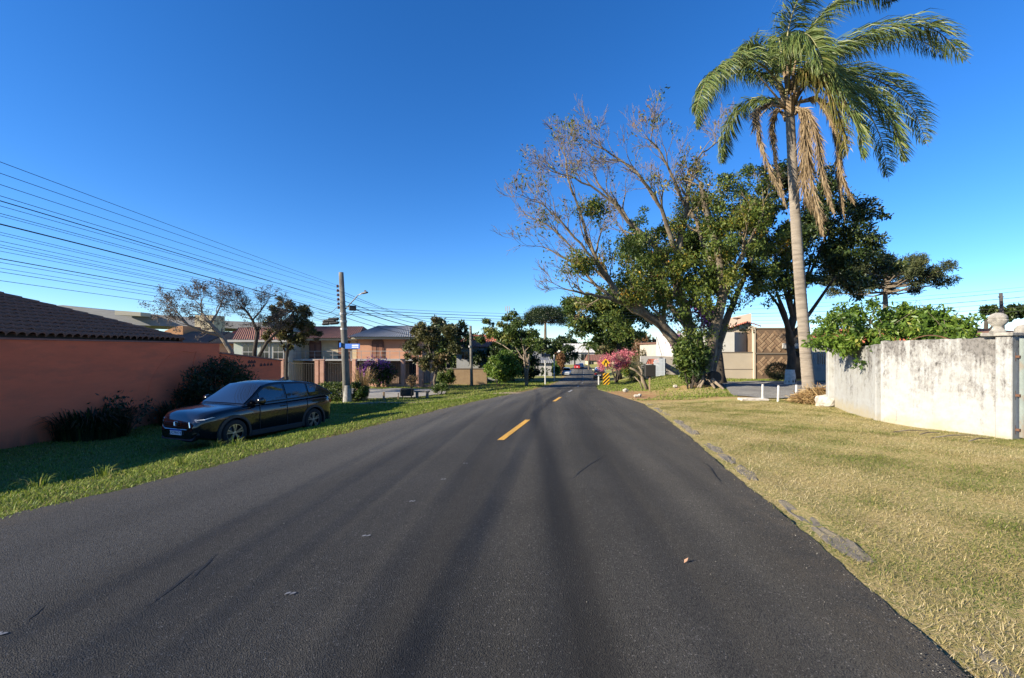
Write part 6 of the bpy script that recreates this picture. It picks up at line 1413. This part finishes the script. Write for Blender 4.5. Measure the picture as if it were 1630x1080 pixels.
def make_car(label, paint, spec, loc, rz, group=None, detail=True, name='parked_car', plate=None, face=None):
    """local +x is the car's front"""
    t = top(name, label, 'car', loc, group, rz); OFF[t.name] = Vector((0, 0, 0))
    L, W = spec['L'], spec['W']; hl = L/2; fw, rw = spec['axles']; wr = spec['wr']
    deck = interp(spec['deck']); belt = interp(spec['belt']); roof = interp(spec['roof']); hwf = interp(spec['hw'])
    xs = sorted(set(list(np.linspace(-hl, hl, 45))+[p[0] for p in spec['deck']]))
    zb = lambda x: spec.get('clear', .2)+.09*sst(hl-.5, hl, abs(x))
    V = []; ns = 0
    for x in xs:
        h = hwf(x); d = deck(x); b = float(zb(x)); sh = min(d-.03, max(b+.3, d-.10))
        half = [(0, b), (h*.80, b), (h*.95, b+.05), (h*.985, b+.16), (h*1.0, b+(sh-b)*.42), (h*.985, b+(sh-b)*.62), (h*.992, b+(sh-b)*.80), (h*.975, sh), (h*.93, d-.035), (h*.86, d-.006), (h*.55, d+.012), (h*.25, d+.02), (0, d+.022)]
        ring = half+[(-y, z) for y, z in reversed(half[1:-1])]; ns = len(ring); V += [(x, y, z) for y, z in ring]
    F = [(i*ns+j, i*ns+(j+1) % ns, (i+1)*ns+(j+1) % ns, (i+1)*ns+j) for i in range(len(xs)-1) for j in range(ns)]
    F += [tuple(reversed(range(ns))), tuple((len(xs)-1)*ns+j for j in range(ns))]
    mb = MB(); mb.add(V, F); body = mb.build('body', paint, t, smooth=True, off=(0, 0, 0))
    # wheel openings
    cut = MB()
    for ax in (fw, rw):
        for s in (-1, 1): cut.lathe([(wr+.055, -.28), (wr+.055, .28)], (ax, s*(W/2-.10), wr), 28, 'Y')
    co = cut.build('cutter', clad); bpy.context.view_layer.update()
    co.parent = t; bm_ = body.modifiers.new('b', 'BOOLEAN'); bm_.object = co; bm_.operation = 'DIFFERENCE'; bm_.solver = 'EXACT'
    dg = bpy.context.evaluated_depsgraph_get(); me = bpy.data.meshes.new_from_object(body.evaluated_get(dg)); body.modifiers.clear(); body.data = me; bpy.data.objects.remove(co)
    me.shade_smooth()
    try: me.set_sharp_from_angle(angle=R(38))
    except Exception: pass
    # greenhouse
    wb0, wt0 = spec['gh']; zmax = max(p[1] for p in spec['roof'])
    def edge(x):
        zt = roof(x); b = belt(x); ze = max(b+.004, zt-.05*min(1, max(0, (zt-b)/.25))); return b, zt, ze
    def halfw(z, b): return wb0-(wb0-wt0)*max(0, (z-b)/(zmax-1.02))**1.15
    def S(x, u): b, zt, ze = edge(x); z = b+u*(ze-b); return halfw(z, b), z
    def T(x, s): b, zt, ze = edge(x); w_ = halfw(ze, b); return s*w_, ze+(zt-ze)*(1-abs(s)**2.0)
    gx = np.linspace(spec['roof'][0][0], spec['roof'][-1][0], 41); V = []
    for x in gx:
        ring = [(S(x, u)[0], S(x, u)[1]) for u in (-.06, .25, .5, .75, .92)]+[T(x, s) for s in (1, .9, .7, .4, 0)]
        full = ring+[(-y, z) for y, z in reversed(ring[:-1])]; ns = len(full); V += [(x, y, z) for y, z in full]
    F = [(i*ns+j, i*ns+j+1, (i+1)*ns+j+1, (i+1)*ns+j) for i in range(len(gx)-1) for j in range(ns-1)]+[tuple(range(ns)), tuple((len(gx)-1)*ns+j for j in range(ns))]
    mb = MB(); mb.add(V, F); cab = mb.build('cabin', spec.get('cabin_paint', paint), t, smooth=True, off=(0, 0, 0))
    e = .013
    def sidepanel(nm, x0, x1, u0, u1, m, tri=None, parent=t):
        for s in (-1, 1):
            n = 10; V = []
            for i in range(n+1):
                x = x0+(x1-x0)*i/n; ua = u0; ub = u1
                if tri: ub = tri(x); ub = max(ua+.02, ub)
                for u in np.linspace(ua, ub, 5): y, z = S(x, u); V.append((x, s*(y+e), z))
            F = [(i*5+j, i*5+j+1, (i+1)*5+j+1, (i+1)*5+j) for i in range(n) for j in range(4)]
            mb = MB(); mb.add(V, F); mb.build(nm, m, parent, smooth=True, off=(0, 0, 0))
    def toppanel(nm, x0, x1, s0, m, eps=.028):
        n = 20; V = []; k = 25
        for i in range(n+1):
            x = x0+(x1-x0)*i/n
            for s in np.linspace(-s0, s0, k): y, z = T(x, s); V.append((x, y, z+eps))
        mb = MB(); mb.add(V, [(i*k+j, i*k+j+1, (i+1)*k+j+1, (i+1)*k+j) for i in range(n) for j in range(k-1)]); return mb.build(nm, m, t, smooth=True, off=(0, 0, 0))
    toppanel('windscreen', *spec['ws'], .93, autoglass); toppanel('rear_window', *spec['rwin'], .86, autoglass)
    for (x0, x1) in spec['side']: sidepanel('side_window', x0, x1, .10, .88, autoglass)
    # wheels
    def wheel(ax, s):
        y = s*(W/2-.115); mb = MB(); r = wr
        mb.lathe([(r*.66, -.1), (r*.9, -.108), (r*.985, -.085), (r, -.04), (r, .04), (r*.985, .085), (r*.9, .108), (r*.66, .1)], (0, 0, 0), 32, 'Y', cap=False); wl = mb.build('wheel', rubber, t, smooth=True, off=(0, 0, 0)); wl.location = (ax, y, r)
        mb = MB(); mb.lathe([(r*.67, -.09), (r*.64, .0), (r*.6, .03), (.0001, .03)] if s > 0 else [(r*.67, .09), (r*.64, 0), (r*.6, -.03), (.0001, -.03)], (0, 0, 0), 28, 'Y', cap=False); mb.build('hub_well', rimd, wl, smooth=True, off=(0, 0, 0))
        mb = MB(); f = s*.085
        mb.lathe([(r*.685, f*.9), (r*.685, f*1.12), (r*.635, f*1.12), (r*.62, f*.8)], (0, 0, 0), 32, 'Y', cap=False)
        for k in range(5):
            for dlt in (-.13, .13):
                a = 2*math.pi*k/5+.3; a1 = a+dlt*.55; a2 = a+dlt*1.35; w_ = .018
                p = [(math.cos(a1)*r*.12, math.sin(a1)*r*.12), (math.cos(a2)*r*.65, math.sin(a2)*r*.65)]; d = Vector((p[1][0]-p[0][0], p[1][1]-p[0][1])).normalized(); nn = (-d.y*w_, d.x*w_)
                mb.prism([(p[0][0]-nn[0]*.7, f*1.0, p[0][1]-nn[1]*.7), (p[1][0]-nn[0], f*1.08, p[1][1]-nn[1]), (p[1][0]+nn[0], f*1.08, p[1][1]+nn[1]), (p[0][0]+nn[0]*.7, f*1.0, p[0][1]+nn[1]*.7)], (0, -s*.03, 0))
        mb.lathe([(r*.16, f*.8), (r*.15, f*1.06), (.001, f*1.08)], (0, 0, 0), 14, 'Y', cap=False); mb.build('rim', alloy, wl, off=(0, 0, 0))
    for ax in (fw, rw):
        for s in (-1, 1): wheel(ax, s)
    for ax in (fw, rw):                                   # arch lips
        for s in (-1, 1):
            mb = MB(); n = 20; V = []; r0, r1 = wr+.048, wr+.115; yb = hwf(ax)*.985
            for i in range(n+1):
                a = math.pi*(-.10+1.20*i/n)
                for r_, yy in ((r0, yb-.06), (r0, yb+.022), (r1, yb+.012), (r1, yb-.05)): V.append((ax+math.cos(a)*r_, s*yy, wr+math.sin(a)*r_))
            mb.add(V, [(i*4+j, i*4+(j+1) % 4, i*4+4+(j+1) % 4, i*4+4+j) for i in range(n) for j in range(4)]); mb.build('arch_lip', spec.get('lip', clad), t, smooth=False, off=(0, 0, 0))
    for s in (-1, 1): mb = MB(); mb.bb((rw+wr+.1, s*(W/2-.05), .19), (fw-wr-.1, s*(W/2+.002), .34)); mb.build('sill', clad, t, off=(0, 0, 0), bevel=.02)
    bz = belt(.3)
    for s in (-1, 1):
        mb = MB(); mx = spec['ws'][1]+.10 if spec['ws'][1] > spec['ws'][0] else spec['ws'][0]-.25
        mx = spec['mirror']; y0 = wb0+.02
        mb.lathe([(.02, -.12), (.085, -.10), (.105, 0), (.095, .08), (.05, .105)], (mx, s*(y0+.15), bz+.09), 12, 'Y'); mb.box((mx, s*(y0+.03), bz+.03), (.1, .12, .05)); mb.build('wing_mirror', paint, t, smooth=True, off=(0, 0, 0))
    # front: lamps, grille, plate
    fx = hl; zf = deck(hl-.12)
    def fpatch(nm, pts, m, dep=.03, parent=t):            # polygon in (y,z) pressed on the nose
        mb = MB(); P3 = []
        for y, z in pts:
            # nose surface: where half-width equals |y|
            x = fx
            for xx in np.linspace(fx, fx-.9, 46):
                if hwf(xx)*.985 >= abs(y) and deck(xx) >= z: x = xx; break
            P3.append((x+.012, y, z))
        mb.prism(P3, (-dep-.05, 0, 0)); return mb.build(nm, m, parent, off=(0, 0, 0))
    for s in (-1, 1):
        fpatch('headlamp', [(s*y, z) for y, z in ((.50, zf-.05), (.62, zf-.11), (W/2-.10, zf-.07), (W/2-.05, zf+.01), (.56, zf-.035))], lampg)
    gfr = fpatch('grille', [(-.44, zf-.09), (-.47, zf-.23), (-.38, zf-.28), (.38, zf-.28), (.47, zf-.23), (.44, zf-.09)], mat('grille_black', (.012, .012, .013), rough=.35))
    if detail:
        for k in range(4):
            mb = MB(); z = zf-.125-.04*k; mb.box((fx+.018, 0, z), (.02, .84-.05*(k == 3)*2, .012)); mb.build('grille_bar', mat('dark_chrome', (.12, .12, .13), rough=.25, metal=1), gfr, off=(0, 0, 0))
        mb = MB(); mb.tube([(fx+.02, -.46, zf-.10), (fx+.02, -.49, zf-.23), (fx+.024, -.39, zf-.29), (fx+.024, .39, zf-.29), (fx+.02, .49, zf-.23), (fx+.02, .46, zf-.10)], .011, 6); mb.build('grille_frame', chrome, gfr, off=(0, 0, 0))
        bdg = MB(); bx = fx+.03                            # badge: rounded outline with an H
        o_ = [(-.055, .05), (-.065, .03), (-.05, -.05), (.05, -.05), (.065, .03), (.055, .05)]
        bdg.tube([(bx, y, zf-.155+z) for y, z in o_+[o_[0]]], .007, 5)
        for s in (-1, 1): bdg.tube([(bx, s*.042, zf-.115), (bx, s*.028, zf-.195)], .008, 5)
        bdg.tube([(bx, -.034, zf-.157), (bx, .034, zf-.157)], .007, 5); bdg.build('badge', chrome, gfr, off=(0, 0, 0))
        for s in (-1, 1):
            fpatch('running_lamp', [(s*y, z) for y, z in ((W/2-.30, zf-.065), (W/2-.16, zf-.055), (W/2-.07, zf-.005), (W/2-.10, zf-.004), (W/2-.17, zf-.04), (W/2-.30, zf-.052))], lampw, .035)
            fpatch('fog_recess', [(s*y, z) for y, z in ((.62, .40), (.80, .42), (.78, .54), (.66, .52))], clad)
        fpatch('lower_intake', [(-.55, .27), (.55, .27), (.60, .38), (-.60, .38)], clad)
        for s in (-1, 1):                                   # door shut lines and handles
            for xd in spec['doors']:
                mb = MB(); mb.tube([(xd, s*(hwf(xd)*1.0+.001), .36), (xd+.01, s*(hwf(xd)*1.002), .62), (xd, s*(hwf(xd)*.995), .92), (xd-.02, s*(hwf(xd)*.95), belt(xd)-.01)], .006, 4); mb.build('shut_line', clad, t, off=(0, 0, 0))
            mb = MB(); xd = spec['doors'][1]+.14; mb.box((xd, s*(hwf(xd)*.99+.006), .90), (.2, .03, .03)); mb.build('door_handle', paint, t, off=(0, 0, 0), bevel=.01)
        mb = MB(); mb.prism([(-.95, -.03, roof(-.95)-.01), (-.78, -.03, roof(-.78)-.01), (-.93, -.03, roof(-.95)+.08)], (0, .06, 0)); mb.build('roof_fin', paint, t, off=(0, 0, 0))
        for s in (-1, 1):
            mb = MB(); mb.tube([(x, s*(S(x, 0)[0]+.012), S(x, 0)[1]+.03) for x in np.linspace(spec['side'][-1][0]-.1, spec['side'][0][1]+.05, 12)], .010, 4); mb.build('belt_trim', clad, t, off=(0, 0, 0))
        mb = MB(); mb.bb((.55, -.42, 1.06), (.60, -.22, 1.075)); 
    if plate is not None:
        mb = MB(); z = zf-.36; mb.bb((fx+.012, -.2, z-.065), (fx+.032, .2, z+.035)); p = mb.build('number_plate', platem, t, off=(0, 0, 0))
        mb = MB(); mb.bb((fx+.012, -.2, z+.036), (fx+.033, .2, z+.066)); mb.build('plate_band', plateb, p, off=(0, 0, 0))
        cu = bpy.data.curves.new('plate_text', 'FONT'); cu.body = plate; cu.size = .098; cu.align_x = 'CENTER'; cu.align_y = 'CENTER'; cu.extrude = .001; cu.space_character = 1.08
        to = bpy.data.objects.new('tmp', cu); C.objects.link(to); bpy.context.view_layer.update(); me = bpy.data.meshes.new_from_object(to.evaluated_get(bpy.context.evaluated_depsgraph_get())); bpy.data.objects.remove(to)
        me.materials.clear(); o = link('plate_characters', me, mat('plate_ink', (.02, .03, .10), rough=.5), p); o.matrix_local = Matrix.Translation((fx+.0345, 0, z-.015)) @ Matrix.Rotation(R(90), 4, 'Z') @ Matrix.Rotation(R(90), 4, 'X')
    # rear lamps and plate
    for s in (-1, 1):
        mb = MB(); zz = deck(-hl+.15)-.06; mb.prism([(-hl-.006, s*.45, zz), (-hl+.10, s*(hwf(-hl+.12)+.006), zz), (-hl+.10, s*(hwf(-hl+.12)+.004), zz-.13), (-hl-.006, s*.5, zz-.13)], (.05, 0, 0)); mb.build('tail_lamp', tail, t, off=(0, 0, 0))
    if plate is None:
        mb = MB(); mb.bb((-hl-.02, -.2, .62), (-hl-.002, .2, .75)); mb.build('number_plate', platem, t, off=(0, 0, 0))
    mb = MB(); mb.bb((-hl-.015, -hwf(-hl+.2)*.8, .24), (-hl+.1, hwf(-hl+.2)*.8, .40)); mb.build('rear_bumper_trim', clad, t, off=(0, 0, 0), bevel=.02)
    return t
SUV = dict(L=4.38, W=1.79, axles=(1.33, -1.28), wr=.345, clear=.21, gh=(.845, .60), mirror=.72,
  deck=[(-2.19, .72), (-2.16, .96), (-2.0, 1.06), (-1.5, 1.06), (-.5, 1.03), (.6, 1.02), (.95, 1.02), (1.4, .985), (1.8, .935), (2.05, .88), (2.14, .80), (2.19, .66)],
  belt=[(-2.1, 1.08), (-1.4, 1.07), (.6, 1.02), (1.1, 1.0)],
  roof=[(-2.10, 1.09), (-1.98, 1.22), (-1.72, 1.40), (-1.4, 1.53), (-.9, 1.595), (-.2, 1.615), (.12, 1.60), (.40, 1.53), (.74, 1.28), (1.08, 1.01)],
  hw=[(-2.19, .70), (-2.1, .80), (-1.9, .86), (-1.3, .895), (0, .885), (1.3, .895), (1.75, .86), (1.98, .79), (2.10, .70), (2.19, .56)],
  ws=(.36, 1.04), rwin=(-2.0, -1.5), side=((-.22, .60), (-1.05, -.30), (-1.5, -1.12)), doors=(.62, -.28, -1.02))
navy = mat('dark_metallic_paint', (.0045, .0055, .009), rough=.16, metal=0, spec=.35, coat=.7)
# the parked SUV: nose towards the camera, left wheels on the lower verge
fw_ = Vector((Xp(372, 11.3), 11.3)); rw_ = Vector((Xp(497, 13.75), 13.75))
dirv = (fw_-rw_).normalized(); side_ = Vector((dirv.y, -dirv.x))      # towards the far side
if side_.x > 0: side_ = -side_
cc = (fw_+rw_)/2+side_*.79
zc = np.mean([g(*(fw_)), g(*(rw_)), g(*(fw_+side_*1.58)), g(*(rw_+side_*1.58))])
car = make_car('dark blue-black compact SUV parked on the grass before the pink wall', navy, SUV, (cc.x, cc.y, zc+.0), math.atan2(dirv.y, dirv.x), plate='UCI9H74')
pf = (g(*fw_)+g(*(fw_+side_*1.58)))/2; pr_ = (g(*rw_)+g(*(rw_+side_*1.58)))/2; rl = (g(*(fw_+side_*1.58))+g(*(rw_+side_*1.58)))/2; rr_ = (g(*fw_)+g(*rw_))/2
car.rotation_euler = (Matrix.Rotation(math.atan2(dirv.y, dirv.x), 3, 'Z') @ Matrix.Rotation(-math.atan2(pf-pr_, 2.61), 3, 'Y')).to_euler()
print('car', cc, zc, 'pitch', pf-pr_, 'roll', rl-rr_)
HATCH = dict(L=3.95, W=1.72, axles=(1.2, -1.25), wr=.30, clear=.18, gh=(.80, .58), mirror=.62, lip=clad,
  deck=[(-1.97, .70), (-1.94, .92), (-1.8, .98), (.9, .96), (1.4, .90), (1.75, .80), (1.9, .72), (1.97, .60)], belt=[(-1.9, .97), (1.0, .95)],
  roof=[(-1.93, .98), (-1.75, 1.28), (-1.45, 1.43), (-.6, 1.50), (.1, 1.47), (.35, 1.38), (.95, .96)],
  hw=[(-1.97, .72), (-1.8, .82), (-1.2, .86), (1.2, .86), (1.6, .82), (1.85, .74), (1.97, .58)], ws=(.30, .92), rwin=(-1.88, -1.55), side=((-.25, .5), (-1.2, -.32)), doors=(.55, -.3, -1.1))
def road_car(label, paint, spec, px, Z, facing, group='cars far down the road'):
    p = Gp(px, Z); p.z = float(zr(Z))+.03; a = math.atan2(1, .17)+(0 if facing > 0 else math.pi)
    return make_car(label, paint, spec, (p.x, p.y, p.z), a, group, detail=False, name='car')
pm_ = lambda n, c: mat(n, c, rough=.3, metal=.1, coat=.8)
road_car('silver hatchback facing us at the left roadside far away', pm_('silver_paint', (.45, .48, .52)), HATCH, 902, 85, -1)
road_car('red hatchback at the left roadside beyond the silver car', pm_('red_paint', (.48, .03, .03)), HATCH, 919, 125, 1)
road_car('pale car just beyond the red hatchback', pm_('pale_blue_paint_car', (.55, .60, .66)), HATCH, 925, 136, 1)
BIG = dict(SUV); road_car('dark SUV seen from behind beside the hazard board', pm_('dark_grey_paint', (.03, .028, .03)), BIG, 953.5, 69, 1)
road_car('white car ahead of the dark SUV', pm_('white_paint', (.72, .72, .72)), BIG, 953, 84, 1)
# ---------------------------------------------------------------- grass and litter
def grass(name, label, n, region, hgt, lm, seed, wid=.006, flat=.5, dens=None, tintf=None):
    rs = np.random.default_rng(seed)
    x0, x1, y0, y1 = region; X = rs.uniform(x0, x1, n*3); 
    # more blades close to the camera
    u = rs.random(n*3); Y = y0+(y1-y0)*u**2.0
    d = X-cx(Y)
    keep = np.ones(len(X), bool)
    keep &= (d < -hw_left(Y)+.02+rs.normal(0, .05, len(X))) | (d > hw_right(Y)+.05+.05*rs.normal(0, 1, len(X)))
    keep &= np.abs(X) < 1.22*Y+1.2
    for poly in (SIDE_R, SIDE_L): keep &= ~inpoly(X, Y, poly)
    ks = (d > hw_right(Y)+.06) & (d < hw_right(Y)+.36) & (Y < 17.5); 
    keep &= ~(ks & (np.sin(Y*1.7)+.6*np.sin(Y*4.3+1)+rs.normal(0, .5, len(X)) > .35))
    if dens is not None: keep &= rs.random(len(X)) < dens(X, Y)
    X, Y = X[keep][:n], Y[keep][:n]; m = len(X); Zg = G(X, Y)
    a = rs.uniform(0, 2*np.pi, m); fl = np.clip(rs.normal(flat, .25, m), .02, 1.3)
    sc_ = 1+Y/22.0
    L = hgt*rs.uniform(.5, 1.4, m)*np.sqrt(sc_); W = wid*rs.uniform(.6, 1.4, m)*sc_
    o = np.stack([np.cos(a)*np.sin(fl), np.sin(a)*np.sin(fl), np.cos(fl)], 1); s = np.stack([-np.sin(a), np.cos(a), 0*a], 1)*W[:, None]
    p = np.stack([X, Y, Zg-.004], 1); mid = p+o*L[:, None]*.6; tip = mid+(o*np.array([1, 1, .55])+np.stack([np.cos(a), np.sin(a), 0*a], 1)*.08*fl[:, None])*L[:, None]*.42
    V = np.stack([p-s, p+s, mid+s*.8, mid-s*.8, tip], 1).reshape(-1, 3); i = np.arange(m)[:, None]*5
    F = np.concatenate([i+np.array([q]) for q in ([0, 1, 2], [0, 2, 3], [3, 2, 4])], 1).reshape(-1, 3)
    t = np.clip(rs.normal(.5, .27, m)+(tintf(X, Y) if tintf else 0), 0, 1)
    ob = npmesh(name, V, F, lm, tint=np.repeat(t, 3)); tag(ob, label, 'grass', kind='stuff'); print(name, m); return ob
def lump(X, Y): return .5*np.sin(1.1*X+.6*Y)*np.sin(.8*Y-.3*X+1)+.35*np.sin(2.3*X-1.4*Y+2)*np.sin(2.9*Y+.5*X)+.25*np.sin(5.1*X+3)*np.sin(4.7*Y)
LF_DRYG = leafmat('dry_lawn_blade', [(0, (.13, .16, .035)), (.25, (.24, .225, .07)), (.5, (.37, .30, .115)), (.8, (.52, .42, .19)), (1, (.66, .54, .31))], .25, .75, .2)
LF_GRNG = leafmat('green_lawn_blade', [(0, (.07, .12, .016)), (.5, (.165, .23, .03)), (.85, (.27, .30, .055)), (1, (.40, .34, .13))], .35, .6, .25)
grass('dry_grass', 'dry cut straw-coloured grass on the right verge', 265000, (.8, 15, 1.8, 18.5), .048, LF_DRYG, 301, .0015, 1.15, tintf=lambda X, Y: .0-.5*np.clip(lump(X, Y), -.5, 1))
grass('green_grass', 'short green grass tufts on the right verge', 130000, (.8, 15, 1.8, 19), .035, LF_GRNG, 302, .0018, .95, dens=lambda X, Y: np.clip(.25+1.5*lump(X, Y), 0, 1))
grass('green_grass', 'short bright green grass on the left verge', 105000, (-13, 0, 3.5, 26), .05, LF_GRNG, 303, .0042, .7)
grass('green_grass', 'green lawn farther along both verges', 60000, (-14, 22, 20, 58), .07, LF_GRNG, 304, .006, .6, dens=lambda X, Y: 1-dirtness(X, Y), tintf=lambda X, Y: .25*lump(X, Y))
def tall_tufts():
    rs = np.random.default_rng(311)
    for i, (px, Z) in enumerate(((110, 7.6), (165, 7.0), (60, 6.6), (375, 9.6), (345, 9.9), (290, 7.3))):
        q = Gp(px, Z); blade_clump('grass_tuft', ('taller grass tuft at the left edge of the shaded verge', 'taller grass tuft on the sunlit strip left', 'taller grass tuft near the left picture edge', 'grass tuft beside the front wheel of the parked car', 'pale grass tuft just before the parked car', 'grass tuft on the left strip nearer the road')[i], tuple(q), .3, .2, 40, LF_GRNG, 'taller grass tufts on the left verge', 320+i, .8, .005)
tall_tufts()
# fallen leaf on the asphalt, twigs on the grass
def litter():
    rd = random.Random(5)
    mb = MB(); q = Vector((Xp(1089, 3.45), 3.45, float(zr(3.45))+.035)); mb.add([q, q+Vector((.03, .012, .012)), q+Vector((.045, .03, .03)), q+Vector((.012, .028, .014))], [(0, 1, 2), (0, 2, 3)]); tag(mb.build('fallen_leaf', mat('leaf_brown_dry', (.42, .24, .15), rough=.8), fixn=False), 'single curled brown leaf lying on the asphalt', 'leaf')
    for i, (px, Z, l) in enumerate(((1450, 10.2, .9), (1520, 9.4, 1.3), (1480, 9.9, .6), (1560, 8.9, .8))):
        q = Gp(px, Z, .04); a = rd.uniform(-.4, .4); mb = MB(); mb.tube([q-Vector((math.cos(a), math.sin(a), 0))*l/2, q+Vector((0, .03, .03)), q+Vector((math.cos(a), math.sin(a), .02))*l/2], [.012, .014, .006], 5); tag(mb.build('fallen_twig', bark), ('short twig left of the other twigs below the white wall', 'longest twig lying below the white wall', 'middle twig below the white wall', 'rightmost twig below the white wall')[i], 'twig', 'twigs below the white wall')
    # loose straw clods
    rs = np.random.default_rng(9)
    for i, (px, Z) in enumerate(((1440, 10.6), (1500, 4.0), (1405, 4.9))):
        pass
litter()
def gravel():
    # loose grit on the asphalt and along its edges, clods in the verge
    rs = np.random.default_rng(77); n = 1500; V0 = np.array([(1, 0, 0), (-1, 0, 0), (0, 1, 0), (0, -1, 0), (0, 0, .8), (0, 0, -.6)], float); F0 = np.array([(0, 2, 4), (2, 1, 4), (1, 3, 4), (3, 0, 4), (2, 0, 5), (1, 2, 5), (3, 1, 5), (0, 3, 5)])
    Y = 1.9+16*rs.random(n)**1.6; e = rs.random(n); d = np.where(e < .55, hw_right(Y)-np.abs(rs.normal(0, .16, n)), np.where(e < .8, -hw_left(Y)+np.abs(rs.normal(0, .25, n)), rs.uniform(-3.8, 3.8, n)))
    s = rs.uniform(.0016, .0045, n)*(1+Y/9); X = cx(Y)+d; Z = zr(Y)+.032; V = V0[None]*(s[:, None, None]*rs.uniform(.6, 1.3, (n, 6, 1)))+np.stack([X, Y, Z], 1)[:, None]
    F = F0[None]+np.arange(n)[:, None, None]*6
    o = npmesh('gravel', V.reshape(-1, 3), F.reshape(-1, 3), leafmat('grit', [(0, (.05, .045, .04)), (.7, (.12, .108, .09)), (1, (.28, .26, .22))], 0, .9, .2), tint=np.repeat(rs.random(n), 8)); tag(o, 'loose grit scattered on the asphalt and along its edges', 'gravel', kind='stuff')
gravel()
